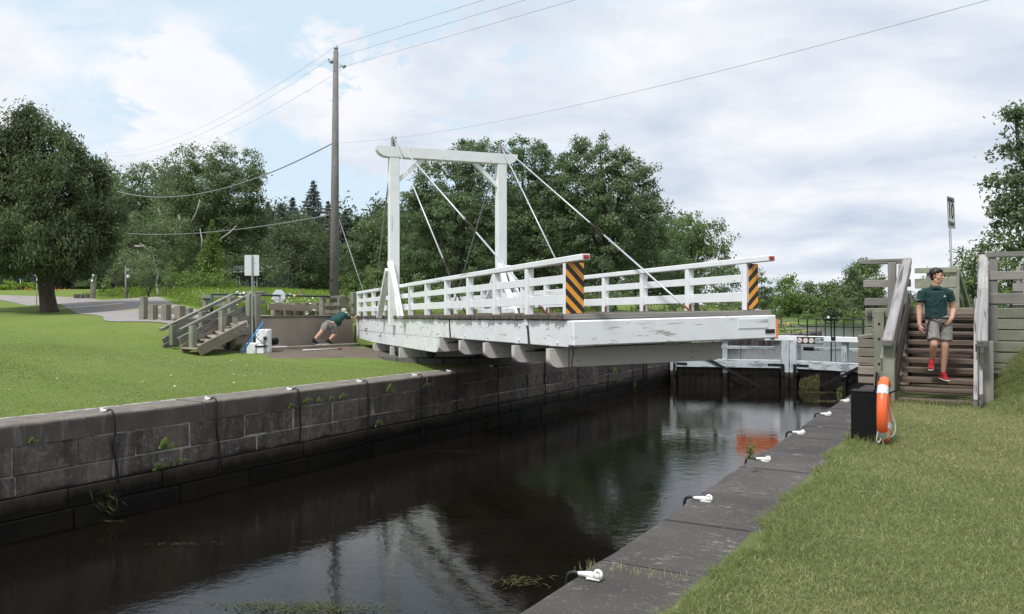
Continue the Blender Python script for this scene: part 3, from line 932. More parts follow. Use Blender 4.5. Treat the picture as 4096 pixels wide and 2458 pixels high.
# railings
near_posts = [.22, 1.84, 3.54, 5.23, 6.95, 8.77, 10.56, 14.3, 15.85, 17.4, 18.72]
far_posts = [.22, 1.98, 3.70, 5.45, 7.2, 8.9, 10.65, 14.3, 15.85, 17.4, 18.72]
def railing(posts, wc, out):
    for s_ in posts:
        low = -.20 if (wc < 1 and s_ > .3) else -.02
        beam('rail_post', BR(s_, wc, low if s_ in posts[1:2] + posts[9:] and wc < 1 else -.002), BR(s_, wc, .80), .13, .125, WP, bridge, up=sdir, bev=.008)
        if s_ < 10 and wc > 1:
            beam('angle_bracket', BR(s_ - .075, wc - .03, 0), BR(s_ - .075, wc - .03, .13), .045, .02, M['rust'], bridge, up=sdir, bev=.002)
        elif s_ < 12:
            beam('angle_bracket', BR(s_ + .02, wc + .085, 0), BR(s_ + .02, wc + .085, .16), .04, .03, M['rust'], bridge, up=sdir, bev=.002)
    ends = [(-.40, 3.62), (3.625, 10.3), (10.305, TS - .16), (TS + .16, 18.85)]
    for a, b in ends:
        beam('top_rail', BR(a, wc, .85), BR(b, wc, .85), .15, .095, WP, bridge, up=bup, bev=.01)
    allp = sorted(posts + [TS])
    for i in range(len(allp) - 1):
        a, b = allp[i], allp[i + 1]
        g = .16 if TS in (a, b) else .066
        ga = .15 if a == TS else .066
        gb = .15 if b == TS else .066
        for zc, h in ((.233, .165), (.553, .135)):
            beam('rail_board', BR(a + ga, wc, zc), BR(b - gb, wc, zc), .042, h, WP, bridge, up=bup, bev=.005)
railing(near_posts, NS, -1)
railing(far_posts, FS, 1)
for wc in (NS, FS):
    c = BR(-.412, wc, .85)
    o = beam('reflector_backing', c - sdir * .004, c + sdir * .008, .13, .085, M['sign_white'], bridge, up=bup, bev=.002)
    beam('reflector', c - sdir * .022, c - sdir * .005, .095, .06, M['red_reflector'], bridge, up=bup, bev=.004)
def hazard(wc, lo, hi, mat, z0, z1):
    beam('hazard_board', BR(.10, wc, z0), BR(.10, wc, z1), hi - lo, .006, mat, bridge, up=sdir, bev=.002)
    for z_ in (z0 + .05, z1 - .05):
        beam('board_bolt', BR(.085, wc, z_), BR(.096, wc, z_), .018, .018, M['galv'], bridge, up=bup, bev=.006)
hazard(NS + .06, 0, .31, M['hazard_down'], .01, .795)
hazard(FS + .04, 0, .19, M['hazard_up'], .02, .79)
# gallows frame
def tower_post(wc, nm='tower_post'):
    base = BR(TS, wc); top = Vector((base.x, base.y, 6.085 + .01 * wc))
    base.z -= .30
    beam(nm, base, top, .30, .28, WP, bridge, up=sdir, bev=.012)
tower_post(-.0); tower_post(3.42)
def tower_beam():
    z0, z1 = 6.09, 6.40
    prof = [(-.53, z1), (3.93, z1 + .03)]
    n = 6
    for k in range(n + 1):
        an = math.pi / 2 * k / n
        prof.append((3.93 - .32 * math.sin(an) * 1.0 if False else 3.93 - .30 * (1 - math.cos(an)), z1 + .01 - .29 * math.sin(an)))
    prof.append((-.20, z0))
    for k in range(n + 1):
        an = math.pi / 2 * k / n
        prof.append((-.20 - .33 * math.sin(an), z0 + .26 * (1 - math.cos(an))))
    pts = []
    for w_, z_ in prof:
        p = BR(TS - .15, w_); p.z = z_; pts.append(p)
    prism('cross_beam', pts, sdir * .30, WP, bridge)
tower_beam()
def zset(p, z): p = Vector(p); p.z = z; return p
beam('knee_brace', zset(BR(TS, .13), 5.42), zset(BR(TS, .90), 6.10), .13, .12, WP, bridge, up=sdir)
beam('knee_brace', zset(BR(TS, 3.29), 5.42), zset(BR(TS, 2.52), 6.12), .13, .12, WP, bridge, up=sdir)
for wc, o_ in ((-.16, 0), (3.30, 0)):
    beam('raking_brace', BR(10.95, wc + .02, -.05), zset(BR(12.33, wc + .02), 2.95), .12, .17, WW, bridge, up=wdir)
    beam('raking_brace', BR(13.95, wc + .02, -.05), zset(BR(12.62, wc + .02), 2.75), .12, .17, WW, bridge, up=wdir)
for wc in (3.58,):
    beam('raking_brace', BR(11.0, wc + .02, -.05), zset(BR(12.33, wc + .02), 2.9), .12, .15, WW, bridge, up=wdir)
beam('low_brace', BR(10.9, 3.2, .08), BR(14.0, 3.2, .08), .12, .14, WW, bridge, up=bup)
# saddles and stays
def saddle(wc):
    c = zset(BR(TS, wc), 6.41 + .01 * wc)
    V = [cbox_data(.16, .30, .05, .01)]
    vs, fs = V[0]
    M4 = Matrix((wdir, sdir, Vector((0, 0, 1)))).transposed()
    base = ([tuple(M4 @ Vector(v) + c + Vector((0, 0, .03))) for v in vs], fs)
    parts = [base]
    for sg in (-1, 1):
        vs, fs = cbox_data(.03, .19, .27, .02)
        parts.append(([tuple(M4 @ (Vector(v) + Vector((sg * .05, 0, .16))) + c) for v in vs], fs))
    parts.append(torus_data(c + Vector((0, 0, .20)), .10, .038, sdir, Vector((0, 0, 1)), 18, 8))
    parts.append(torus_data(c + Vector((0, 0, .21)), .03, .03, sdir, Vector((0, 0, 1)), 12, 6))
    v, f = join_data(parts)
    put('saddle', v, f, M['cable'], bridge)
    return c + Vector((0, 0, .26))
def turnbuckle(p, d, mat, L=.42):
    u = d.cross(wdir).normalized()
    parts = []
    for sg in (-1, 1):
        parts.append(tube_data([p - d * L * .36 + u * .0, p - d * L * .30 + u * sg * .035, p + d * L * .30 + u * sg * .035, p + d * L * .36], .012, 6))
    parts.append(tube_data([p - d * L * .5, p - d * L * .30], .022, 8)); parts.append(tube_data([p + d * L * .30, p + d * L * .5], .022, 8))
    v, f = join_data(parts)
    put('turnbuckle', v, f, mat, bridge, True)
for wc, wa in ((0.0, .30), (3.42, 3.22)):
    top = saddle(wc)
    for s_, tt in ((1.62, .64), (6.25, .80)):
        foot = BR(s_, wa, 0)
        d = (foot - top).normalized(); L = (foot - top).length
        side = sdir * (-.03 if s_ < 3 else .02)
        a = top + side
        tb = a + d * L * tt
        tube('tie_rod', [a, tb - d * .35], .019, M['rod_paint'], bridge, 8)
        tube('rod_joint', [tb - d * .5, tb - d * .28], .026, M['iron'], bridge, 8)
        turnbuckle(tb, d, M['iron'], .62)
        tube('tie_rod', [tb + d * .28, foot], .019, M['rod_paint'] if s_ < 3 else M['iron'], bridge, 8)
        tube('rust_sleeve', [foot - d * .28, foot + d * .02], .022, M['rust'], bridge, 8)
    foot = BR(17.3, wa, 0)
    mid = top.lerp(foot, .74)
    for sg in (-1, 1):
        tube('back_stay', [top + wdir * .02 * sg, mid, foot + sdir * .10 * sg], .014, M['cable'], bridge, 6)
    tube('stay_clamp', [mid - (foot - top).normalized() * .15, mid + (foot - top).normalized() * .15], .032, M['iron'], bridge, 8)
for s_ in [.5, 2.2, 3.9, 5.4, 7.1, 8.3, 9.8, 11.4, 13.2, 14.8, 16.2, 17.7]:
    for zz_ in (-.20, -.46):
        o_ = BR(s_ + (.05 if zz_ < -.3 else 0), .024, zz_)
        tube('bolt_head', [o_, o_ - wdir * .018], .020, M['white_worn'], bridge, 8, False)
beam('end_patch', BR(-.124, 3.0, -.22), BR(-.124, 3.6, -.22), .012, .16, M['white_worn'], bridge, up=bup, bev=.002)
beam('splice_plate', BR(-.125, 3.55, -.36), BR(-.125, 3.74, -.36), .012, .07, M['iron'], bridge, up=bup, bev=.002)
# hanger straps, hooks, chain
for s_ in (6.6, 1.77):
    beam('hanger_strap', BR(s_ + .06, .02, -.09), BR(s_ - .05, .015, -.62), .05, .02, M['iron'], bridge, up=wdir, bev=.003)
    beam('strap_foot', BR(s_ - .05, -.06, -.63), BR(s_ - .05, .75, -.62), .06, .05, M['iron'], bridge, up=bup, bev=.006)
tube('iron_hook', [BR(16.8, .02, -.45), BR(16.9, -.02, -.45), BR(17.0, -.03, -.50), BR(16.85, -.03, -.54), BR(16.75, -.03, -.50)], .014, M['iron'], bridge, 6)
tube('iron_hook', [BR(14.2, .0, -.56), BR(14.2, -.03, -.56), BR(14.25, -.03, -.66), BR(14.42, -.03, -.68), BR(14.5, -.03, -.62)], .012, M['iron'], bridge, 6)
beam('latch_rod', BR(18.95, -.03, -.35), BR(18.95, -.03, -1.25), .05, .03, M['iron'], bridge, up=sdir, bev=.004)
beam('latch_block', BR(19.02, .08, -.62), BR(19.02, .08, -.40), .10, .12, M['wood_dry'], bridge, up=sdir, bev=.01)
def chain(name, top, n, parent, link_l=.055, mat=None, swing=0.0):
    parts = []
    for i in range(n):
        c = Vector(top) - Vector((0, 0, (i + .5) * link_l * .78)) + wdir * swing * math.sin(i * .8)
        ax = wdir if i % 2 else sdir
        vs, fs = torus_data((0, 0, 0), .015, .0055, ax, (0, 0, 1), 10, 5)
        vs = [(v[0], v[1], v[2] * 1.5) for v in vs]
        parts.append(([tuple(Vector(v) + c) for v in vs], fs))
    v, f = join_data(parts)
    return put(name, v, f, mat or M['iron'], parent, True)
ct = BR(.10, .02, -.50)
chain('hanging_chain', ct, 12, bridge); chain('hanging_chain', ct + wdir * .06, 8, bridge, swing=.01)
tube('chain_hook', [ct - Vector((0, 0, .50)), ct - Vector((0, 0, .54)) + wdir * .025, ct - Vector((0, 0, .59)) + wdir * .0, ct - Vector((0, 0, .575)) - wdir * .025], .008, M['iron'], bridge, 6)
# pivot gear
pc = BR(TS, BW / 2 - .15); 
def cyl(name, c, r, z0, z1, mat, parent, n=40, r2=None):
    r2 = r if r2 is None else r2
    pr = [(0, z0), (r, z0), (r2, z1), (0, z1)]
    V, F = [], []
    for i in range(n):
        a = 2 * math.pi * i / n
        V.append((c.x + r * math.cos(a), c.y + r * math.sin(a), z0)); V.append((c.x + r2 * math.cos(a), c.y + r2 * math.sin(a), z1))
    for i in range(n):
        j = (i + 1) % n
        F.append([2 * i, 2 * j, 2 * j + 1, 2 * i + 1])
    F.append([2 * i for i in range(n)][::-1]); F.append([2 * i + 1 for i in range(n)])
    return put(name, V, F, mat, parent)
cyl('pivot_drum', pc, .75, .30, .45, M['iron'], bridge)
cyl('pivot_post', pc, .28, .16, .32, M['iron'], bridge, 20)
for k in range(8):
    an = k * math.pi / 4 + .3
    d = Vector((math.cos(an), math.sin(an), 0)); c = zset(pc, .31) + d * 1.75
    u = Vector((-d.y, d.x, 0))
    v, f = join_data([torus_data(c, .11, .03, u, (0, 0, 1), 18, 6), tube_data([c - d * .05, c + d * .05], .05, 8), tube_data([c, c - d * .9], .02, 5)])
    put('roller_wheel', v, f, M['iron'], bridge, True)
base = thing('pivot_platform', (pc.x, pc.y, 0), 'round stone platform under the middle of the white bridge', 'platform')
for k in range(18):
    a0, a1 = 2 * math.pi * k / 18 + .008, 2 * math.pi * (k + 1) / 18 - .008
    V = []
    for r_, z_ in ((1.2, .16), (2.15, .16), (2.15, -.12), (1.2, -.12)):
        for a in (a0, (a0 + a1) / 2, a1):
            V.append((pc.x + r_ * math.cos(a), pc.y + r_ * math.sin(a), z_ + (.004 if k % 2 else 0)))
    F = []
    for j in range(4):
        for i in range(2):
            x0, x1 = j * 3 + i, j * 3 + i + 1; y0, y1 = ((j + 1) % 4) * 3 + i, ((j + 1) % 4) * 3 + i + 1
            F.append([x0, y0, y1, x1])
    F.append([0, 3, 6, 9][::-1]); F.append([2, 5, 8, 11])
    put('stone', V, F, M['stone_base'], base)
cyl('slab', pc, 1.21, -.1, .155, M['stone_base'], base)
# ================================================================ right bank: timber abutment, stairs, fences
DZ = 1.565; BF = 17.68
X3, Y3, Z3 = Vector((1, 0, 0)), Vector((0, 1, 0)), Vector((0, 0, 1))
ab_r = thing('timber_abutment', (AR, BF, 0), 'stacked grey green timber crib holding the far end of the road on the near bank', 'retaining wall')
def timber_stack(a0, a1, zb, zt, n, seed, mat, y=BF, dep=.24):
    q = random.Random(seed); h = (zt - zb) / n
    for k in range(n):
        o = q.uniform(-.02, .02)
        beam('timber', (a0, y + dep / 2 + o, zb + h * (k + .5)), (a1 + q.uniform(-.03, .0), y + dep / 2 + o, zb + h * (k + .5)), dep, h - .012, mat, ab_r, bev=.014)
timber_stack(AR + .16, -1.12, .93, DZ, 3, 1, M['wood_green'])
timber_stack(AR - .10, -1.12, .02, .93, 5, 2, M['wood_dry'], BF - .03)
beam('broken_timber', (AR - .12, BF + .1, .95), (AR + .30, BF + .12, 1.02), .26, .10, M['wood_dry'], ab_r, bev=.03)
timber_stack(-1.10, -.02, -.1, DZ, 10, 3, M['wood_tread'], BF + .02)
timber_stack(.0, 7.5, .30, DZ, 6, 4, M['wood_green'])
for k in range(8):                                    # the side that faces the canal
    h = DZ / 8
    beam('timber', (AR + .10, BF + .22, h * (k + .5)), (AR + .10, 23.0, h * (k + .5)), .2, h - .012, M['wood_green'], ab_r, bev=.014)
for a_, zt in ((-1.66, 1.50),):
    beam('crib_post', (a_, BF - .10, -.1), (a_, BF - .10, zt), .19, .17, M['wood_green'], ab_r, up=Y3)
put('road_fill', *(lambda v, f: ([(x[0] + 19.1, x[1] + 20.5, x[2] + .72) for x in v], f))(*cbox_data(41.8, 4.9, 1.66, .001)), M['earth'], ab_r)
bolt_pts = [(-1.66, .45), (-1.66, .95), (-1.66, 1.25)]
for a_, z_ in bolt_pts:
    tube('bolt', [(a_, BF - .20, z_), (a_, BF - .185, z_)], .022, M['iron'], ab_r, 10)
o = sheet('road', [(AR + .2, 17.95), (42, 17.95), (42, 22.95), (AR + .2, 22.95)], DZ + .004, M['asphalt'])

# stairs
st = thing('timber_stairs', (-.56, 14.4, 0), 'flight of worn brown plank stairs with a man walking down it', 'stairs')
NT_, RISE, RUN, SB = 10, .147, .332, 14.36
SLn = RISE / RUN
SLeft, SRight = -1.13, -.02
for k in range(NT_):
    b = SB + RUN * k; z = .09 + RISE * k
    q = random.Random(50 + k)
    beam('tread', (SLeft + .04 + (.0), b + .13, z - .035), (SRight - .0, b + .13 + q.uniform(-.01, .01), z - .035 + q.uniform(-.006, .006)), .26, .068, M['wood_tread'], st, bev=.014)
    beam('nosing', (SLeft + .03, b + .02, z - .045), (SRight + .01, b + .02, z - .045), .03, .085, M['wood_tread'], st, bev=.01)
beam('top_board', (SLeft, BF - .02, DZ - .07), (SRight, BF - .02, DZ - .07), .05, .14, M['wood_dry'], st)
beam('top_board', (SLeft, BF - .02, DZ - .22), (SRight, BF - .02, DZ - .22), .05, .13, M['wood_green'], st)
def stringer(a_, w_, h_, zo, mat, b0=13.95, b1=BF, nm='stringer'):
    z0 = .09 + SLn * (b0 - SB); z1 = .09 + SLn * (b1 - SB)
    beam(nm, (a_, b0, z0 + zo), (a_, b1, z1 + zo), w_, h_, mat, st)
stringer(SLeft - .02, .06, .30, .05, M['wood_tread'], 14.2)
stringer(SLeft - .10, .05, .24, .22, M['wood_silver'], 13.9)
stringer(SLeft - .17, .05, .24, .62, M['wood_silver'], 14.2, BF + .3, 'side_board')
stringer(SRight + .03, .06, .30, .05, M['wood_silver'], 14.1)
stringer(SRight + .10, .05, .24, .24, M['wood_silver'], 13.95)
stringer(SRight + .11, .05, .22, .62, M['wood_silver'], 14.5, BF + .1, 'side_board')
# posts
beam('newel_post', zset(P(3556, 1630, 12.9), -.1), zset(P(3556, 1400, 12.9), 1.02), .17, .17, M['wood_green'], st, up=Y3)
beam('newel_post', zset(P(3942, 1600, 12.75), -.1), zset(P(3942, 1390, 12.75), 1.02), .22, .20, M['wood_grey'], st, up=Y3)
beam('newel_post', (SLeft - .10, 17.5, .6), (SLeft - .10, 17.5, 2.42), .15, .15, M['wood_silver'], st, up=Y3)
beam('newel_post', (SRight + .13, 17.55, .5), (SRight + .13, 17.55, 2.42), .15, .15, M['wood_grey'], st, up=Y3)
# thick hand rails
h0, h1 = P(3549, 1374, 12.7), P(3630, 1043, 15.75)
beam('hand_rail', h0, h1, .155, .13, M['wood_silver'], st, bev=.02)
beam('under_rail', h0 + Vector((.03, .5, -.02)), h1 + Vector((.04, 0, -.12)), .05, .17, M['wood_silver'], st)
h2, h3 = P(3929, 1376, 12.35), P(3933, 1170, 14.0)
h4 = P(3934, 1030, 15.35)
beam('hand_rail', h2, h3, .155, .13, M['wood_silver'], st, bev=.02)
beam('hand_rail', h3 + Vector((0, .01, 0)), h4, .155, .13, M['wood_silver'], st, bev=.02)
beam('under_rail', h2 + Vector((-.07, .8, -.1)), h4 + Vector((-.06, 0, -.14)), .045, .16, M['wood_silver'], st)

def fence(label, posts, rails, bval=None, nm='timber_fence', mat=None, pmat=None, psz=.15, rsz=(.05, .15), up=Z3, cat='fence', group=None):
    t_ = thing(nm, posts[0][0], label, cat, group)
    for p0, p1 in posts:
        beam('post', p0, p1, psz, psz, pmat or M['wood_grey'], t_, up=Y3, bev=.01)
    for r_ in rails:
        a, b = r_[0], r_[1]
        sz = r_[2] if len(r_) > 2 else rsz
        beam('rail', a, b, sz[0], sz[1], mat or M['wood_grey'], t_, bev=.008)
    return t_
def V3(a, b, z): return Vector((a, b, z))
fence('short grey fence with three rails between the crib corner and the stairs',
      [(V3(-1.43, BF - .09, .85), V3(-1.43, BF - .09, DZ + .90))],
      [(V3(-2.02, BF + .03, DZ + .93), V3(-1.16, BF + .03, DZ + .93), (.13, .10)),
       (V3(-1.97, BF + .03, DZ + .49), V3(-1.10, BF + .03, DZ + .49)), (V3(-1.95, BF + .03, DZ + .12), V3(-1.10, BF + .03, DZ + .12))])
fence('grey three rail fence running off to the right of the stairs above the grass bank',
      [(V3(.30, BF + .07, .6), V3(.30, BF + .07, DZ + .93)), (V3(1.75, BF + .14, .6), V3(1.75, BF + .14, DZ + .78)), (V3(3.6, BF + .14, .6), V3(3.6, BF + .14, DZ + .93)), (V3(5.4, BF + .14, .6), V3(5.4, BF + .14, DZ + .93))],
      [(V3(.18, BF + .04, DZ + 1.0), V3(7.2, BF + .04, DZ + 1.0), (.14, .10)),
       (V3(.22, BF, DZ + .60), V3(7.2, BF, DZ + .60), (.05, .16)), (V3(.22, BF, DZ + .17), V3(7.2, BF, DZ + .17), (.05, .2))])
# fence on the far side of the road with its own sloping rail
def PB(xs, ys, b):
    """pixel ray met with the plane y = b"""
    k = (xs - 2048) / 3200
    Y = b / (k * SS + CC)
    return P(xs, ys, Y)
FB = 23.1
fence('pale fence across the road behind the walking man, with a sloping end rail',
      [(PB(3726, 1250, FB), PB(3726, 1085, FB)), (PB(3818, 1260, FB), PB(3818, 1078, FB))],
      [(PB(3659, 1084, FB - .1), PB(3826, 1080, FB - .1), (.14, .13)), (PB(3659, 1136, FB - .1), PB(3826, 1130, FB - .1), (.05, .25)),
       (PB(3661, 1190, FB - .1), PB(3826, 1188, FB - .1), (.05, .22)),
       (PB(3830, 1082, FB), PB(3878, 1240, FB + 3.0), (.10, .16)), (PB(3826, 1150, FB), PB(3862, 1250, FB + 3.0), (.05, .2))], mat=M['wood_green'], pmat=M['wood_green'], psz=.22)
fence('far grey fence across the road at the right edge of the view',
      [(PB(4078, 1245, FB), PB(4078, 1068, FB)), (PB(4300, 1245, FB), PB(4300, 1068, FB))],
      [(PB(4050, 1095, FB - .1), PB(4700, 1090, FB - .1), (.1, .14)), (PB(4050, 1150, FB - .1), PB(4700, 1150, FB - .1), (.05, .2)), (PB(4050, 1205, FB - .1), PB(4700, 1205, FB - .1), (.05, .2))])

# load limit sign on a post
sg = thing('load_limit_sign', PB(3806, 1245, 25.5), 'tall white sign reading MAXIMUM 10 TONNES on a steel post behind the stairs', 'sign')
sp = PB(3806, 1245, 25.5)
Ys = camxy(sp.x, sp.y)[1]
zt = 1.5 + (1245 - 790) / 3200 * Ys; zb = 1.5 + (1245 - 915) / 3200 * Ys
ptop = P(3796, 800, Ys)
tube('sign_post', [(sp.x, sp.y, .9), (sp.x, sp.y, 2.6), (ptop.x, ptop.y, zt - .1)], .035, M['galv'], sg, 6)
view = Vector((sp.x, sp.y, 0)).normalized()
rightv = Vector((view.y, -view.x, 0))
face = (rightv * .27 + view * .96).normalized()          # direction along the sign face, running away from the viewer
nrm = Vector((face.y, -face.x, 0))
if nrm.dot(view) > 0: nrm = -nrm
sc_ = P(3796, 852, Ys)
upv = Vector((ptop - Vector((sp.x, sp.y, 2.6)))).normalized()
SW_, SH_ = .66, zt - zb
beam('sign_plate', sc_ - upv * SH_ / 2 + nrm * .05, sc_ + upv * SH_ / 2 + nrm * .05, SW_, .006, M['sign_white'], sg, up=nrm, bev=.002)
def text(body, size, center, right, up, mat, parent, xs=1.0, name='lettering', bold=0.0):
    cu = bpy.data.curves.new(name, 'FONT'); cu.body = body; cu.size = size; cu.align_x = 'CENTER'; cu.align_y = 'CENTER'
    cu.extrude = .0008; cu.offset = bold; cu.resolution_u = 3
    cu.materials.append(mat)
    o = bpy.data.objects.new(name, cu)
    n = right.cross(up).normalized()
    Mx = Matrix((right.normalized() * xs, up.normalized(), n)).transposed().to_4x4()
    Mx.translation = Vector(center) - wloc(parent)
    col.objects.link(o)
    dg = bpy.context.evaluated_depsgraph_get(); dg.update()
    me = bpy.data.meshes.new_from_object(o.evaluated_get(dg))
    bpy.data.objects.remove(o)
    me.materials.clear(); me.materials.append(mat)
    o = bpy.data.objects.new(name, me)
    o.matrix_basis = Mx
    return link(o, parent)
fc = sc_ + nrm * .058
rdir = face
if rdir.cross(upv).dot(nrm) < 0: rdir = -rdir
text('MAXIMUM', .155, fc + upv * SH_ * .385, rdir, upv, M['sign_black'], sg, .8, bold=.004)
text('10', .62, fc + upv * SH_ * .03, rdir, upv, M['sign_black'], sg, .82, bold=.012)
text('TONNES', .165, fc - upv * SH_ * .37, rdir, upv, M['sign_black'], sg, .85, bold=.004)
for sgn in (-1, 1):
    beam('sign_border', fc + upv * sgn * SH_ * .475 - rdir * SW_ * .46, fc + upv * sgn * SH_ * .475 + rdir * SW_ * .46, .012, .002, M['sign_black'], sg, up=nrm, bev=.0005)
    beam('sign_border', fc + rdir * sgn * SW_ * .46 - upv * SH_ * .47, fc + rdir * sgn * SW_ * .46 + upv * SH_ * .47, .012, .002, M['sign_black'], sg, up=nrm, bev=.0005)

# black post box and the life ring beside it
bx = thing('black_bollard', P(3455, 1772, 9.0), 'square black timber bollard at the edge of the coping beside the life ring', 'bollard')
Yb = 9.0
c0 = P(3405, 1772, Yb); c1 = P(3499, 1772, Yb)
e = (c1 - c0); e.z = 0; wdt = e.length; ex = X3.copy()
ctr = Vector(((c0.x + c1.x) / 2, (c0.y + c1.y) / 2, 0)) + Vector((.01, .12, 0))
beam('box_body', (ctr.x, ctr.y, -.1), (ctr.x, ctr.y, .585), .27, .27, M['black_paint'], bx, up=Y3, bev=.006)
beam('box_cap', (ctr.x, ctr.y, .587), (ctr.x, ctr.y, .60), .278, .278, M['black_paint'], bx, up=Y3, bev=.004)
beam('red_edge', (ctr.x + .137, ctr.y - .05, .05), (ctr.x + .137, ctr.y - .05, .55), .03, .004, M['red_paint'], bx, up=X3, bev=.001)
tube('ring_bracket', [(ctr.x + .10, ctr.y - .10, .60), (ctr.x + .15, ctr.y - .13, .66), (ctr.x + .15, ctr.y - .13, .80), (ctr.x + .13, ctr.y - .13, .82), (ctr.x + .12, ctr.y - .13, .64)], .010, M['black_metal'], bx, 6)
tube('ring_bracket', [(ctr.x + .14, ctr.y + .05, .52), (ctr.x + .34, ctr.y + .05, .62), (ctr.x + .36, ctr.y + .03, .76), (ctr.x + .40, ctr.y + .03, .82)], .010, M['black_metal'], bx, 6)
tube('ring_bracket', [(ctr.x + .13, ctr.y, .10), (ctr.x + .22, ctr.y, .10)], .010, M['black_metal'], bx, 6)
rg = thing('life_ring', P(3538, 1772, 8.9), 'orange life ring with white rope hanging on the side of the black bollard', 'life ring')
rc = P(3537, 1640, 8.95)
cl = Vector((rc.x, rc.y, 0)); 
vd = Vector((rc.x, rc.y, 0)).normalized(); rv = Vector((vd.y, -vd.x, 0))
axr = (rv * .996 - vd * .07).normalized()                   # ring axis, almost across the view
inp = Vector((axr.y, -axr.x, 0)); inp = -inp if inp.dot(vd) < 0 else inp
RR, rr_ = .322, .050
v, f = torus_data(rc, RR, rr_, inp, Z3, 64, 20, 1.1)
put('ring_body', v, f, M['orange'], rg, True)
axn = inp.cross(Z3)
def arc_band(a0, a1):
    V, F = [], []
    n, m = 8, 20
    for i in range(n + 1):
        a = a0 + (a1 - a0) * i / n
        d = inp * math.cos(a) + Z3 * math.sin(a)
        for k in range(m):
            b = 2 * math.pi * k / m
            V.append(rc + d * (RR + (rr_ + .003) * math.cos(b)) + axn * (rr_ + .003) * 1.1 * math.sin(b))
    for i in range(n):
        for k in range(m):
            F.append([i * m + k, (i + 1) * m + k, (i + 1) * m + (k + 1) % m, i * m + (k + 1) % m])
    put('reflective_band', V, F, M['reflect_tape'], rg, True)
for a in (45, 135, 225, 315): arc_band(R(a - 9), R(a + 9))
def rope(pts, parent, r=.0075, name='rope'):
    # twisted two-strand rope
    P_ = [Vector(p) for p in pts]
    dense = []
    for i in range(len(P_) - 1):
        p0 = P_[max(i - 1, 0)]; p1 = P_[i]; p2 = P_[i + 1]; p3 = P_[min(i + 2, len(P_) - 1)]
        n = max(4, int((p2 - p1).length / .012))
        for k in range(n):
            t_ = k / n
            dense.append(.5 * ((2 * p1) + (-p0 + p2) * t_ + (2 * p0 - 5 * p1 + 4 * p2 - p3) * t_ ** 2 + (-p0 + 3 * p1 - 3 * p2 + p3) * t_ ** 3))
    dense.append(P_[-1])
    parts = []
    for s_ in (0, 1, 2):
        pp = []; acc = 0
        for i, p in enumerate(dense):
            if i: acc += (p - dense[i - 1]).length
            t_ = (dense[min(i + 1, len(dense) - 1)] - dense[max(i - 1, 0)]).normalized()
            u = t_.cross(Vector((.3, .2, 1))).normalized(); w_ = t_.cross(u)
            an = acc * 130 + s_ * 2.094
            pp.append(p + (u * math.cos(an) + w_ * math.sin(an)) * r * .55)
        parts.append(tube_data(pp, r * .62, 5))
    v, f = join_data(parts)
    return put(name, v, f, M['rope'], parent, True)
def RP(x, y, d=-.0):     # crop pixels of the life-ring close-up -> world
    return P(3380 + x / 4.364, 1480 + y / 4.364, 8.78 + d)
rope([RP(640, 275, .05), RP(632, 320, -.02), RP(640, 440, -.04), RP(668, 620, -.07), RP(660, 780, -.06), RP(610, 960, -.05), RP(570, 1100, -.05), RP(553, 1220, -.04), RP(585, 1270, -.04), RP(630, 1200, -.04), RP(640, 1110, -.03)], rg)
rope([RP(640, 1110, -.03), RP(655, 1200, -.03), RP(665, 1265, -.03), RP(690, 1320, -.01)], rg)
rope([RP(628, 278, .05), RP(680, 272, .0), RP(735, 320, .0), RP(752, 400, .05), RP(730, 460, .05), RP(715, 400, .04), RP(740, 360, .03), RP(755, 460, .05), RP(770, 620, .06), RP(815, 780, .06), RP(868, 930, .06), RP(878, 1040, .06), RP(845, 1140, .06), RP(790, 1172, .06), RP(750, 1160, .06)], rg)
rope([RP(735, 460, .06), RP(720, 560, .05), RP(735, 680, .06), RP(752, 820, .07), RP(745, 900, .07), RP(732, 960, .06), RP(736, 1040, .05), RP(722, 1060, .05)], rg)

# ================================================================ mooring hooks with rubber hoses
def hook_thing(label, loc, group):
    """white horn and ring bolted to the coping, local +X points away from the water"""
    t_ = thing('mooring_hook', loc, label, 'mooring hook', group)
    return t_
def hook_meshes():
    v1, f1 = tube_data([(0.0, 0, .022), (-.03, 0, .026), (-.08, 0, .024), (-.115, 0, .022)], [.022, .021, .015, .012], 10)
    v1 = [(v[0], v[1], v[2]) for v in v1]
    ring = torus_data((.025, 0, .034), .022, .0115, (1, 0, 0), (0, .25, 1), 22, 10)
    disc = tube_data([(.026, -.014, .027), (.026, -.027, .026)], [.021, .018], 14)
    disc2 = tube_data([(.026, .014, .031), (.026, .026, .031)], [.022, .016], 14)
    plate = cbox_data(.09, .055, .010, .003)
    plate = ([(v[0] + .0, v[1], v[2] + .007) for v in plate[0]], plate[1])
    return (join_data([(v1, f1), plate])), (join_data([ring, disc, disc2]))
_hm = None
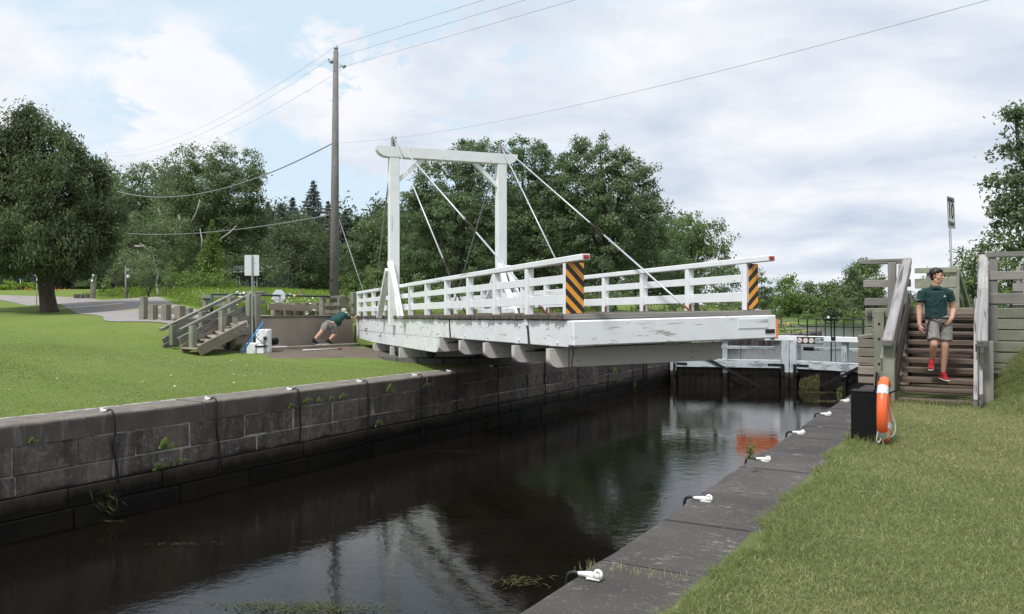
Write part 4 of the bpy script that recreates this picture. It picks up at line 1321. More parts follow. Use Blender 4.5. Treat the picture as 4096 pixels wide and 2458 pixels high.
def add_hook(label, b, side, group, hose_len, seed):
    global _hm
    q = random.Random(seed)
    face_a = AR if side > 0 else AL
    a = face_a + side * (.135 if side > 0 else .20) + q.uniform(-.03, .03)
    t_ = hook_thing(label, (a, b, .0), group)
    t_.rotation_euler = (0, 0, q.uniform(-.25, .25) + (0 if side > 0 else math.pi))
    if _hm is None:
        _hm = []
        for nm, d in (('hook_body', hook_meshes()[0]), ('hook_ring', hook_meshes()[1])):
            me = bpy.data.meshes.new(nm); me.from_pydata([tuple(Vector(v) * .9) for v in d[0]], [], d[1]); me.materials.append(M['white_paint'])
            me.polygons.foreach_set('use_smooth', [nm == 'hook_ring'] * len(me.polygons)); me.update(); _hm.append((nm, me))
    for nm, me in _hm:
        o = bpy.data.objects.new(nm, me); link(o, t_)
    Rm = Matrix.Rotation(t_.rotation_euler.z, 3, 'Z').inverted()
    def loc(p): return Rm @ (Vector(p) - Vector((a, b, 0)))
    edge = face_a - side * .03
    start = Vector((a, b, 0)) + Matrix.Rotation(t_.rotation_euler.z, 3, 'Z') @ Vector((-.095, 0, .019))
    yo = start.y + q.uniform(-.008, .008)
    pts = [start, Vector((edge + side * .025, yo, .020)) if side > 0 else start.lerp(Vector((edge, yo, .03)), .6) + Vector((0, 0, .015)), Vector((edge - side * .012, yo, -.03)), Vector((edge - side * .02, yo + q.uniform(-.02, .02), -.3))]
    n = 5
    for k in range(1, n + 1):
        pts.append(Vector((edge - side * .0, yo + math.sin(k * .7 + seed) * .03 + k * .012, -.3 - (hose_len - .3) * k / n)))
    dense = []
    for i in range(len(pts) - 1):
        p0 = pts[max(i - 1, 0)]; p1 = pts[i]; p2 = pts[i + 1]; p3 = pts[min(i + 2, len(pts) - 1)]
        for k in range(5):
            t1 = k / 5
            dense.append(.5 * ((2 * p1) + (-p0 + p2) * t1 + (2 * p0 - 5 * p1 + 4 * p2 - p3) * t1 ** 2 + (-p0 + 3 * p1 - 3 * p2 + p3) * t1 ** 3))
    dense.append(pts[-1])
    v, f = tube_data(dense, .012 if side > 0 else .015, 8)
    me = bpy.data.meshes.new('rubber_hose'); me.from_pydata([tuple(loc(x)) for x in v], [], f); me.materials.append(M['rubber'])
    me.polygons.foreach_set('use_smooth', [True] * len(me.polygons)); me.update()
    link(bpy.data.objects.new('rubber_hose', me), t_)
    return t_
ordn = ['first', 'second', 'third', 'fourth', 'fifth', 'sixth', 'seventh', 'eighth', 'ninth', 'tenth', 'eleventh']
def ground_b(xs, ys):
    Y = 1.5 * 3200 / (ys - 1245); p = P(xs, ys, Y); return p
rh = [(2345, 2313), (2825, 2008), (3048, 1846), (3222, 1740), (3330, 1664), (3402, 1610)]
rl = ['white mooring hook nearest the camera on the right coping, lichen patch beside it', 'second white mooring hook along the right coping', 'third white mooring hook on the right coping, beside the orange reflection', 'fourth white mooring hook on the right coping, rust stained hose', 'fifth white mooring hook on the right coping', 'farthest white mooring hook on the right coping, just behind the black bollard']
for i, (x_, y_) in enumerate(rh):
    p = ground_b(x_, y_)
    o = add_hook(rl[i], p.y, 1, 'white mooring hooks on the right coping', 1.45, 60 + i)
lh = [397, 812, 1143, 1420, 1640, 1782, 1950, 2140, 2275, 2395, 2500]
for i, x_ in enumerate(lh):
    # meet the ray with the line of the left wall top, .3 m behind its edge
    k = (x_ - 2048) / 3200
    a_ = AL - .30
    Y = a_ / (k * CC - SS); p = P(x_, 1245, Y)
    o = add_hook(('%s mooring hook from the left end of the far wall, hose hanging to the water' % ordn[i]) if i < 9 else '%s mooring hook of the far wall, beyond the bridge tip' % ('last' if i == 10 else 'next to last'), p.y, -1, 'mooring hooks along the far lock wall', [1.05, 1.25, 1.0, 1.2, 1.35, 1.1, 1.2, 1.3, 1.3, 1.3, 1.3][i], 80 + i)

# iron ladder set into the far wall
ld = thing('wall_ladder', (AL, 29.2, -.1), 'black iron ladder down the far lock wall near the gates', 'ladder')
for db in (-.17, .17):
    beam('ladder_rail', (AL + .05, 29.2 + db, -1.9), (AL + .05, 29.2 + db, .02), .04, .03, M['black_metal'], ld, up=X3, bev=.002)
for k in range(6):
    tube('rung', [(AL + .05, 29.03, -.15 - .28 * k), (AL + .05, 29.37, -.15 - .28 * k)], .012, M['black_metal'], ld, 6)

# ================================================================ lock gates
QL, MI, QR = Vector((AL + .02, 32.1, 0)), Vector((-6.45, 33.55, 0)), Vector((AR - .02, 32.1, 0))
GP, GW = M['gate_paint'], M['gate_white']
def leaf(name, label, A, B, sgn, zt, zb_, braces):
    """A: hinge side, B: mitre"""
    t_ = thing(name, (A.x, A.y, -1), label, 'lock gate', 'pair of lock gates')
    d = (B - A).normalized(); n = Vector((d.y, -d.x, 0))
    if n.y > 0: n = -n
    L = (B - A).length
    def pt(u, z, o=0.0): return A + d * u + n * o + Z3 * z
    for nm, uu, a_, b_ in (('mitre_post', L - .20, .30, .38), ('heel_post', .16, .26, .30)):
        beam(nm, pt(uu, -.98), pt(uu, .32), a_, b_, GP, t_, up=n, bev=.02)
        beam(nm, pt(uu, -3.0), pt(uu, -.984), a_ - .01, b_ - .01, M['stone_wet'], t_, up=n, bev=.02)
    beam('top_beam', pt(-.3, .41, .02), pt(L + .02, .41, .02), .34, .20, GW, t_, bev=.015)
    beam('middle_beam', pt(.30, -.64, .04), pt(L - .36, -.64, .04), .30, .33, GP, t_, bev=.015)
    n_pl = 16
    for k in range(n_pl):
        u0 = .32 + (L - .72) * k / n_pl; u1 = .32 + (L - .72) * (k + 1) / n_pl
        beam('gate_plank', pt((u0 + u1) / 2, -3.0, -.06), pt((u0 + u1) / 2, -.80, -.06), (u1 - u0) - .008, .06, M['stone_wet'], t_, up=n, bev=.006)
    for zz in (-1.75,):
        beam('lower_beam', pt(.30, zz, .04), pt(L - .36, zz, .04), .22, .22, M['stone_wet'], t_, bev=.01)
    ph = L * (.47 if sgn < 0 else .52)
    beam('middle_post', pt(ph, -2.8, .06), pt(ph, -.81, .06), .18, .16, M['stone_wet'], t_, up=n, bev=.01)
    beam('middle_post', pt(ph, -.47, -.02), pt(ph, .30, -.02), .20, .22, GP, t_, up=n, bev=.01)
    beam('post_cap', pt(ph, -1.02, .075), pt(ph, -.81, .075), .2, .16, GP, t_, up=n, bev=.01)
    beam('iron_brace', pt(L * .22, -.20, .24), pt(L * .93, -2.0, .24), .02, .10, M['black_metal'], t_, bev=.003)
    for (u, w_) in ((.5, .42), (L - .62, .52)):
        beam('corner_strap', pt(u - w_ / 2, -.66, .205), pt(u + w_ / 2, -.66, .205), .02, .085, M['black_metal'], t_, bev=.003)
    beam('corner_strap', pt(.20, -.62, .205), pt(.20, -1.15, .205), .10, .02, M['black_metal'], t_, up=n, bev=.003)
    beam('corner_strap', pt(L - .30, -.62, .235), pt(L - .30, -1.10, .235), .12, .02, M['black_metal'], t_, up=n, bev=.003)
    # hand rail on the walkway
    zr, zm = 1.19, .93
    r0, r1 = (.3, L - .15) if sgn < 0 else (.0, L - .42)
    if sgn < 0: r1 = L - .35
    tube('hand_rail', [pt(r0, zr, .1), pt(r1, zr, .1), pt(r1 + .02, zr - .02, .1), pt(r1 + .02, zm + .08, .1), pt(r1 - .05, zm - .01, .1), pt(r1 - .18, zm - .04, .1)], .022, M['black_metal'], t_, 6)
    tube('mid_rail', [pt(r1 - .16, zm - .04, .1), pt(r0, zm - .04, .1)], .022, M['black_metal'], t_, 6)
    k = 0
    u = r1 - .35
    while u > r0:
        beam('rail_stanchion', pt(u, .50, .1), pt(u, zr, .1), .05 if k % 3 == 0 else .035, .03, M['black_metal'], t_, up=n, bev=.003)
        if k % 3 == 0:
            beam('stanchion_foot', pt(u - .09, .44, .2), pt(u + .09, .44, .2), .03, .14, M['black_metal'], t_, bev=.005)
        u -= .37; k += 1
    for k_, uu in enumerate((L * .28, L * .37, L * .60)):
        tube('valve_rod', [pt(uu, -.5, .0), pt(uu, .30, .0)], .02 if k_ == 1 else .012, M['black_metal'], t_, 6)
    return t_, pt, L, d, n
gl, ptl, LL, dl, nl = leaf('lock_gate', 'left lock gate leaf, grey beams and black iron brace, behind the bridge tip', QL, MI + Vector((-.012, 0, 0)), -1, 0, 0, 1)
gr, ptr, LR, dr, nr = leaf('lock_gate', 'right lock gate leaf with green sign and black hand wheel', QR, MI + Vector((.012, 0, 0)), 1, 0, 0, 1)
# swing bar behind the gates
beam('push_bar', ptr(.2, -.02, -1.2) + Vector((0, .0, 0)), ptr(LR - .55, -.02, -.5), .16, .13, GP, gr, bev=.01)
beam('push_bar', ptl(.5, -.02, -1.0), ptl(LL - .55, -.02, -.5), .16, .13, GP, gl, bev=.01)
tube('pivot_pin', [ptr(LR - .75, -.02, -.5), ptr(LR - .35, -.02, -.4)], .08, M['black_metal'], gr, 10)
# hand wheel for the sluice
uw = LR * .40
def u_at(xs, pt, L, off=.2):
    best = min(((abs((camxy(pt(L * k / 200, 0, off).x, pt(L * k / 200, 0, off).y)[0] / camxy(pt(L * k / 200, 0, off).x, pt(L * k / 200, 0, off).y)[1]) * 3200 + 2048 - xs), L * k / 200) for k in range(201)))
    return best[1]
uw = u_at(3322, ptr, LR)
wh = thing('hand_wheel', ptr(uw, 1.2, .25), 'black iron sluice hand wheel above the right lock gate railing', 'hand wheel')
wc = ptr(uw, 1.26, .28)
ax2 = (dr * .9 + nr * .3).normalized()
parts = [torus_data(wc, .235, .028, ax2, Z3, 30, 8), tube_data([wc - ax2.cross(Z3) * .10, wc + ax2.cross(Z3) * .06], .045, 10)]
for k in range(6):
    an = k * math.pi / 3 + .5
    parts.append(tube_data([wc, wc + (ax2 * math.cos(an) + Z3 * math.sin(an)) * .235], .014, 6))
v, f = join_data(parts); put('wheel', v, f, M['black_metal'], wh, True)
beam('wheel_bearing', wc - dr * .30 - Z3 * .10 - nr * .10, wc + dr * .30 - Z3 * .10 - nr * .10, .08, .09, M['black_metal'], wh, bev=.008)
beam('wheel_cap', wc + nr * .11 - Z3 * .045, wc + nr * .11 + Z3 * .045, .09, .03, M['sign_white'], wh, up=nr, bev=.008)
beam('rack_rod', ptr(uw, -.45, .28) - nr * .12, wc - nr * .12, .04, .04, M['black_metal'], wh, up=nr, bev=.004)
parts = []
for k in range(26):
    vs, fs = cbox_data(.022, .03, .016, .002)
    parts.append(([tuple(Vector(v) + ptr(uw, .52 + k * .025, .28) - nr * .12 + dr * .02) for v in vs], fs))
v, f = join_data(parts); put('rack_teeth', v, f, M['black_metal'], wh)
# blower sign on the gate
us0, us1 = u_at(3294, ptr, LR, .25), u_at(3185, ptr, LR, .25)
sgb = thing('safety_sign', ptr((us0 + us1) / 2, .33, .25), 'dark green safety sign with four round symbols on the right lock gate', 'sign')
uc = (us0 + us1) / 2; hw = abs(us1 - us0) / 2
rd = -dr if (-dr).cross(Z3).dot(nr) > 0 else dr
sc0 = ptr(uc, .34, .215)
Zs = .29
beam('sign_border', sc0 - rd * hw, sc0 + rd * hw, .012, Zs + .03, M['sign_white'], sgb, bev=.003)
beam('sign_face', sc0 - rd * (hw - .018) + nr * .009, sc0 + rd * (hw - .018) + nr * .009, .006, Zs - .006, M['sign_green'], sgb, bev=.002)
def disc(c, r_, mat, nm, parent, o=0.0, n=28):
    pts = [c + nr * o + (rd * math.cos(2 * math.pi * i / n) + Z3 * math.sin(2 * math.pi * i / n)) * r_ for i in range(n)]
    return prism(nm, pts, nr * .0015, mat, parent)
rs = .105
for i in range(4):
    c = sc0 + nr * .013 + rd * (-hw + .14 + i * .245)
    disc(c, rs, M['sign_white'], 'symbol_disc', sgb)
    if i < 3:
        v, f = torus_data(c + nr * .0025, rs * .88, .007, rd, Z3, 26, 4, .3)
        put('symbol_ring', v, f, M['sign_red'], sgb)
        dg = (rd - Z3).normalized()
        beam('symbol_bar', c - dg * rs * .85 + nr * .004, c + dg * rs * .85 + nr * .004, .002, .014, M['sign_red'], sgb, up=dg.cross(nr), bev=.0004)
        if i == 0:
            disc(c - rd * .03, .03, M['sign_black'], 'symbol', sgb, .002)
            beam('symbol', c - rd * .01 + nr * .003, c + rd * .06 + nr * .003, .0015, .012, M['sign_black'], sgb, bev=.0003)
        elif i == 1:
            beam('symbol', c - rd * .03 - Z3 * .03 + nr * .003, c + rd * .03 + Z3 * .04 + nr * .003, .0015, .010, M['sign_black'], sgb, up=(Z3 - rd), bev=.0003)
        else:
            beam('symbol', c - rd * .06 + nr * .003, c + rd * .05 + nr * .003, .0015, .016, M['sign_black'], sgb, bev=.0003)
    else:
        disc(c, rs * .86, M['sign_black'], 'symbol', sgb, .002)
        for k in range(8):
            an = k * math.pi / 4
            u = rd * math.cos(an) + Z3 * math.sin(an); w_ = -rd * math.sin(an) + Z3 * math.cos(an)
            prism('fan_blade', [c + nr * .005 + u * .012, c + nr * .005 + u * .07 + w_ * .024, c + nr * .005 + u * .075 - w_ * .004], nr * .001, M['sign_white'], sgb)
tc = sc0 + nr * .014 + rd * (-hw + 1.09)
if hw < .6: tc = sc0 + nr * .014 + rd * (hw - .15)
text('Blower on', .062, tc + Z3 * .085, rd, Z3, M['sign_white'], sgb, .95, bold=.002)
text('Ventilation\nouverte', .062, tc - Z3 * .04, rd, Z3, M['sign_white'], sgb, .95, bold=.002)
# orange panel on the left leaf
ob = thing('orange_panel', P(3040, 1300, 32.0), 'orange information panel hanging on the left gate railing beside the bridge tip', 'sign')
u1 = u_at(3113, ptl, LL, .25); u0 = u_at(2945, ptl, LL, .25)
pa, pb = ptl(u0, .82, .20), ptl(u1, .82, .20)
pa.z = pb.z = .82
Yq = camxy(pb.x, pb.y)[1]
ztp = 1.5 - (1277 - 1245) / 3200 * Yq; zbt = 1.5 - (1353 - 1245) / 3200 * Yq
beam('panel', Vector((pa.x, pa.y, (ztp + zbt) / 2)), Vector((pb.x, pb.y, (ztp + zbt) / 2)), .02, ztp - zbt, M['orange_board'], ob, bev=.004)
text('événements', .10, Vector((pb.x, pb.y, zbt + .10)) - dl * .30 + nl * .014, dl, Z3, M['sign_black'], ob, .9, bold=.002)
beam('yellow_lamp', P(3151, 1300, 32.3), P(3151, 1292, 32.3), .10, .08, M['yellow'], gl, up=nl, bev=.01)

# picnic tables on the lawn beyond the gate
def picnic(label, loc, rz, group):
    t_ = thing('picnic_table', loc, label, 'picnic table', group)
    for k in range(4):
        beam('table_board', t_.location + Vector((-.9, -.30 + .2 * k, .74)), t_.location + Vector((.9, -.30 + .2 * k, .74)), .18, .04, M['wood_grey'], t_)
    for sgn in (-1, 1):
        beam('bench', t_.location + Vector((-.9, sgn * .78, .45)), t_.location + Vector((.9, sgn * .78, .45)), .26, .04, M['wood_grey'], t_)
    for xx in (-.6, .6):
        L0 = t_.location
        tube('frame', [L0 + Vector((xx, -.9, .0)), L0 + Vector((xx, -.78, .43)), L0 + Vector((xx, -.2, .30)), L0 + Vector((xx, -.25, .72)), L0 + Vector((xx, .25, .72)), L0 + Vector((xx, .2, .30)), L0 + Vector((xx, .78, .43)), L0 + Vector((xx, .9, .0))], .025, M['black_metal'], t_, 6)
    t_.rotation_euler.z = rz
    return t_
picnic('picnic table with grey boards just past the orange panel', zset(P(3130, 1340, 46), .02), R(75), 'picnic tables on the far lawn')
picnic('farther picnic table behind the other one on the lawn', zset(P(3115, 1320, 56), .02), R(70), 'picnic tables on the far lawn')
# ================================================================ left bank
def GL(xs, Y, dz=0.0):
    p = P(xs, 1245, Y); return Vector((p.x, p.y, float(zleft(p.x, p.y)) + dz))
# concrete abutment
abl = thing('concrete_abutment', (-20.55, 20.4, 0), 'low brownish concrete wall behind the man pushing the bridge', 'retaining wall')
put('wall_face', *(lambda v, f: ([(x[0] - 20.62, x[1] + 20.45, x[2] + .60) for x in v], f))(*cbox_data(.42, 5.6, 1.40, .02)), M['concrete'], abl)
put('cap_strip', *(lambda v, f: ([(x[0] - 20.60, x[1] + 20.45, x[2] + 1.31) for x in v], f))(*cbox_data(.50, 5.62, .05, .01)), M['stone_base'], abl)
put('side_wall', *(lambda v, f: ([(x[0] - 22.0, x[1] + 17.66, x[2] + .55) for x in v], f))(*cbox_data(2.6, .25, 1.40, .02)), M['wood_dark'], abl)
for k in range(3):
    beam('timber', (-20.4, 17.62, .82 + .19 * k), (-20.4, 18.15, .82 + .19 * k), .26, .18, M['wood_green'], abl)
for k in range(6):
    beam('timber', (-22.9, 17.50, .02 + .2 * k), (-20.65, 17.50, .02 + .2 * k), .16, .19, M['wood_dark'], abl)
for b_ in (19.3, 21.4):
    cyl('bearing_plate', Vector((-20.22, b_, 0)), .30, .24, .32, M['gate_white'], abl, 20)
ws = thing('timber_walk', (-20.0, 20, 0), 'squared timber edging at the foot of the concrete wall', 'timber')
beam('edge_timber', (-19.72, 17.3, .25), (-19.65, 20.0, .24), .20, .17, M['wood_dry'], ws, bev=.015)
beam('edge_timber', (-19.648, 20.02, .24), (-19.58, 22.6, .24), .20, .17, M['wood_dry'], ws, bev=.015)
put('walk_boards', *(lambda v, f: ([(x[0] - 20.07, x[1] + 20.1, x[2] + .27) for x in v], f))(*cbox_data(.62, 5.2, .07, .01)), M['stone_base'], ws)
hk = thing('boat_hook', GL(1240, 25.6), 'long pale pole with a red tipped hook lying below the timber edging', 'pole')
a, b = P(1212, 1408, 25.7), P(1366, 1398, 26.9)
a.z, b.z = float(zleft(a.x, a.y)) + .06, float(zleft(b.x, b.y)) + .06
tube('shaft', [a, a.lerp(b, .9)], .022, M['reflect_tape'], hk, 8); tube('red_tip', [a.lerp(b, .9), b], .026, M['red_paint'], hk, 8)

# stairs down from the road to the lawn
sl = thing('timber_stairs', P(760, 1400, 24.2), 'weathered wooden stairs with double handrails on the far bank beside the sign', 'stairs')
WG, WR = M['wood_green'], M['wood_grey']
def PL(x, y, Y): return P(600 + x / 2.7478, 1000 + y / 2.7478, Y)
beam('hand_rail', PL(335, 885, 23.9), PL(1125, 482, 26.5), .14, .10, WR, sl)
beam('hand_rail', PL(118, 880, 24.6), PL(900, 500, 27.3), .14, .10, WG, sl)
beam('mid_rail', PL(140, 1010, 24.6), PL(860, 655, 27.1), .05, .20, WG, sl)
beam('mid_rail', PL(320, 1000, 23.95), PL(1065, 640, 26.3), .05, .20, WR, sl)
beam('stringer', PL(150, 1082, 24.6), PL(940, 700, 27.0), .06, .24, WR, sl)
beam('stringer', PL(345, 1105, 24.0), PL(1065, 730, 26.2), .06, .30, M['wood_dry'], sl)
beam('stringer', PL(540, 1112, 23.5), PL(1072, 840, 25.1), .06, .32, M['wood_dry'], sl)
for (x, yt, yb, Y, wd) in ((470, 835, 1105, 23.95, .17), (795, 670, 1060, 25.0, .17), (250, 830, 1050, 24.6, .15), (575, 680, 950, 25.7, .17), (885, 520, 800, 27.0, .2), (920, 510, 780, 27.2, .15)):
    beam('rail_post', PL(x, yb, Y), PL(x, yt, Y), wd, wd, WG, sl, up=Y3)
beam('tall_post', PL(1095, 1060, 26.1), PL(1095, 500, 26.1), .18, .2, WG, sl, up=Y3)
beam('tall_post', PL(1172, 1050, 26.2), PL(1172, 492, 26.2), .20, .2, WG, sl, up=Y3)
beam('short_post', PL(1215, 1050, 26.4), PL(1215, 770, 26.4), .16, .16, WG, sl, up=Y3)
beam('landing_rail', PL(1135, 487, 26.2), PL(1250, 475, 27.0), .14, .11, WR, sl)
for yy in (575, 685):
    beam('landing_rail', PL(1200, yy, 26.4), PL(1266, yy, 26.9), .05, .14, WG, sl)
n = 8
for k in range(n):
    t_ = (k + .3) / n
    A_, B_ = PL(345, 1105, 24.05).lerp(PL(1065, 730, 26.2), t_), PL(540, 1112, 23.55).lerp(PL(1072, 840, 25.1), t_)
    beam('tread', A_ + Vector((0, 0, .03)), B_ + Vector((0, 0, .03)), .30, .05, M['wood_dry'], sl)
fence('two rail timber fence at the head of the far stairs behind the green barrier',
      [(PL(618, 705, 29), PL(618, 515, 29)), (PL(900, 740, 27.4), PL(900, 500, 27.4))],
      [(PL(582, 517, 29), PL(905, 500, 27.4), (.14, .12)), (PL(640, 600, 28.9), PL(870, 600, 27.6), (.05, .15)), (PL(640, 690, 28.9), PL(870, 700, 27.6), (.05, .15))], mat=WG, pmat=WG, psz=.19)

# guard posts and rails by the road
def gpost(label, xs, Y, h, wd, group, mat=None):
    t_ = thing('guard_post', GL(xs, Y), label, 'guard post', group)
    beam('post_body', t_.location - Vector((0, 0, .15)), t_.location + Vector((0, 0, h)), wd, wd * .85, mat or M['wood_dry'], t_, up=Y3, bev=.012)
    return t_
gpost('tall broken topped guard post, leftmost of the posts by the road', 576, 29.4, .85, .22, 'guard posts beside the near edge of the road', M['wood_green'])
gpost('squat split post leaning on the tall leftmost guard post', 563, 29.7, .50, .12, 'guard posts beside the near edge of the road', M['wood_green'])
gpost('second short guard post from the left, brown and slant cut', 613, 28.9, .56, .26, 'guard posts beside the near edge of the road')
gpost('third short guard post from the left, brown and slant cut', 665, 28.5, .58, .27, 'guard posts beside the near edge of the road')
gpost('guard post nearest the stairs, the widest of the slant cut ones', 720, 27.9, .62, .29, 'guard posts beside the near edge of the road')
t_ = thing('guard_rail', GL(600, 30), 'low squared timber rail laid behind the short guard posts', 'guard rail')
beam('timber', GL(592, 30.2, .28), GL(688, 29.5, .28), .18, .22, M['wood_grey'], t_)
beam('timber', GL(689, 29.5, .27), GL(765, 29.0, .27), .18, .24, M['wood_grey'], t_)
t_ = thing('guard_rail', GL(1150, 32), 'long timber guard rail on five posts across the road beneath the stop sign', 'guard rail')
for x_, Y in ((1101, 31.6), (1143, 31.9), (1180, 32.2), (1219, 32.5), (1263, 32.8)):
    g = GL(x_, Y)
    beam('post', zset(g, 1.1), zset(g, 1.5 + (1245 - 1212) / 3200 * Y), .26, .26, M['wood_dry'], t_, up=Y3, bev=.012)
def PH(x, y, Y): return PL(x, y, Y)
beam('rail', PL(1297, 625, 31.2), PL(1890, 650, 32.5), .12, .24, M['wood_dry'], t_)
beam('rail', PL(1600, 618, 32.3), PL(2025, 640, 33.0), .12, .14, M['wood_dark'], t_)
t_ = thing('parking_kerb', GL(340, 70), 'row of dark low timbers beside the leaning old pole', 'kerb')
for x0, x1 in ((298, 318), (320, 334), (343, 358)):
    beam('timber', GL(x0, 72, .2), GL(x1, 72, .2), .3, .35, M['wood_dark'] if x0 != 320 else M['stone_base'], t_)

# small stepped fence by the utility pole
def PM(x, y, Y): return P(1200 + x / 6.183, 1180 + y / 6.183, Y)
t_ = fence('pale timber fence corner at the bridge tail beside the utility pole',
      [(PM(560, 560, 31.0), PM(560, 50, 31.0)), (PM(1000, 480, 31.4), PM(1000, 30, 31.4)), (PM(1040, 480, 31.6), PM(1040, 30, 31.6)), (PM(1120, 480, 33), PM(1120, 60, 33)), (PM(1310, 520, 31.8), PM(1310, -60, 31.8))],
      [(PM(525, 75, 30.9), PM(980, 50, 31.2), (.12, .09)), (PM(500, 245, 30.9), PM(990, 235, 31.2), (.05, .13)), (PM(500, 430, 30.9), PM(985, 420, 31.2), (.05, .15)),
       (PM(1080, 50, 31.5), PM(1300, 150, 33.5), (.10, .09)), (PM(990, 235, 31.3), PM(1290, 370, 33.3), (.05, .13)), (PM(505, 525, 30.9), PM(830, 525, 31.1), (.10, .10)),
       (PM(1275, 195, 31.7), PM(1340, 195, 31.7), (.18, .13)), (PM(1275, 380, 31.7), PM(1340, 380, 31.7), (.18, .13)), (PM(1275, 450, 31.7), PM(1340, 450, 31.7), (.18, .06))],
      mat=M['wood_dry'], pmat=M['wood_green'], psz=.19)

# swing barrier with the back of a stop sign
br = thing('road_barrier', GL(846, 26.8), 'dark green steel swing barrier across the road behind the stairs', 'barrier')
g0, g1 = P(846, 1178, 26.8), P(1319, 1187, 31.0)
tube('boom', [g0, g1], .035, M['green_pipe'], br, 8)
tube('hinge_post', [zset(g0, 1.2), g0], .05, M['green_pipe'], br, 8)
tube('brace', [zset(g0, 1.35), g0.lerp(g1, .28)], .022, M['green_pipe'], br, 6)
for z_ in (1.45, 1.9):
    tube('hinge', [zset(g0, z_), zset(g0, z_) + (P(0, 0, 1) - P(300, 0, 1)).normalized() * .2], .04, M['green_pipe'], br, 6)
c = g0.lerp(g1, .60); d = (g1 - g0).normalized()
tube('red_band', [g0.lerp(g1, .655), g0.lerp(g1, .675)], .042, M['white_paint'], br, 8)
tube('red_band', [g0.lerp(g1, .676), g0.lerp(g1, .70)], .042, M['red_paint'], br, 8)
def octagon(name, c, r_, right, up, th, mat, parent, n=8):
    nv = right.cross(up)
    pts = [c + (right * math.cos(math.pi / 8 + k * math.pi / 4) + up * math.sin(math.pi / 8 + k * math.pi / 4)) * r_ for k in range(8)]
    return prism(name, pts, nv * th, mat, parent)
oc = g0.lerp(g1, .53); oc.z -= .02
rdir2 = Vector((CC, SS, 0))
st2 = thing('stop_sign', oc, 'grey back of an octagonal sign fixed to the green barrier', 'sign')
octagon('sign_plate', oc + Vector((-SS, CC, 0)) * .05, .25, rdir2, Z3, .004, M['alu'], st2)
beam('strap', oc + rdir2 * -.22 - Vector((-SS, CC, 0)) * .045 + Z3 * .05, oc + rdir2 * .22 - Vector((-SS, CC, 0)) * .045 + Z3 * .05, .01, .03, M['galv'], st2)

# plain back of a rectangular sign on its channel post
sb = thing('sign_board', PL(1122, 1040, 25.0), 'blank silver back of a rectangular sign on a steel post by the far stairs', 'sign')
tube('sign_post', [zset(PL(1124, 1050, 25.0), .1), PL(1121, 60, 25.0)], .028, M['galv'], sb, 4, False)
ca, cb2 = PL(1119, 58, 25.03), PL(1119, 284, 25.03)
beam('sign_plate', cb2, ca, .455, .004, M['alu'], sb, up=Vector((-SS, CC, 0)), bev=.001)
for y_ in (90, 250): tube('bolt', [PL(1121, y_, 24.93), PL(1121, y_, 24.96)], .012, M['galv'], sb, 6)
# stop sign seen from behind at the junction
ss_ = thing('stop_sign', GL(146, 58), 'dark back of an octagonal sign on a thin post beside the cedar trunk', 'sign')
def PS(x, y, Y): return P(x / 2.474, 900 + y / 2.474, Y)
tube('sign_post', [zset(PS(360, 822, 58), 1.5), PS(368, 465, 58)], .035, M['galv'], ss_, 6)
cs = PS(346, 515, 58.05)
octagon('sign_plate', cs, .42, (rdir2 * .8 + Vector((-SS, CC, 0)) * .6).normalized(), Z3, .01, M['siding'], ss_)
v, f = torus_data(cs - Vector((-SS, CC, 0)) * .05, .12, .02, rdir2, Z3, 10, 4)
put('sign_mark', v, f, M['alu'], ss_)

# lock control post with crank
wb = thing('winch_post', PL(1250, 1120, 24.9), 'white painted timber post with iron crank and ring by the far stairs', 'post')
def PW(x, y, Y): return P(940 + x / 8.728, 1260 + y / 8.728, Y)
Yw = 24.9
beam('post_body', zset(PW(1080, 1270, Yw), -.05), PW(1080, 500, Yw), .28, .30, M['white_worn'], wb, up=Vector((-SS, CC, 0)), bev=.03)
beam('post_body', zset(PW(870, 1270, Yw + .12), -.05), PW(870, 515, Yw + .12), .18, .26, M['white_worn'], wb, up=Vector((-SS, CC, 0)), bev=.02)
beam('low_block', PW(450, 1180, Yw - .1), PW(790, 1180, Yw - .1), .26, .36, M['white_worn'], wb, bev=.02)
beam('low_block', PW(795, 1200, Yw - .2), PW(1040, 1200, Yw - .2), .2, .28, M['white_worn'], wb, bev=.02)
tube('crank', [PW(845, 670, Yw - .25), PW(745, 775, Yw - .25), PW(1060, 1090, Yw - .25)], .012, M['iron'], wb, 6)
tube('shaft', [PW(700, 1110, Yw - .3), PW(1060, 1095, Yw - .3)], .03, M['iron'], wb, 8)
v, f = torus_data(PW(1110, 1098, Yw - .3), .038, .01, rdir2, Z3, 16, 6); put('iron_ring', v, f, M['iron'], wb, True)
beam('iron_latch', PW(990, 830, Yw - .19), PW(1110, 815, Yw - .19), .03, .10, M['iron'], wb)
chain('chain', PW(1010, 880, Yw - .21), 7, wb, .05); chain('chain', PW(1045, 880, Yw - .21), 7, wb, .05)
beam('black_drum', PW(1290, 1050, Yw + .5), PW(1290, 800, Yw + .5), .38, .30, M['black_paint'], wb, up=Vector((-SS, CC, 0)), bev=.06)
bp = thing('blue_pole', PW(230, 1350, 24.5), 'bright blue pole leaning on the white winch post', 'pole')
tube('pole_shaft', [PW(230, 1350, 24.45), PW(985, 255, 24.6)], [.030, .022], M['blue_plastic'], bp, 10)

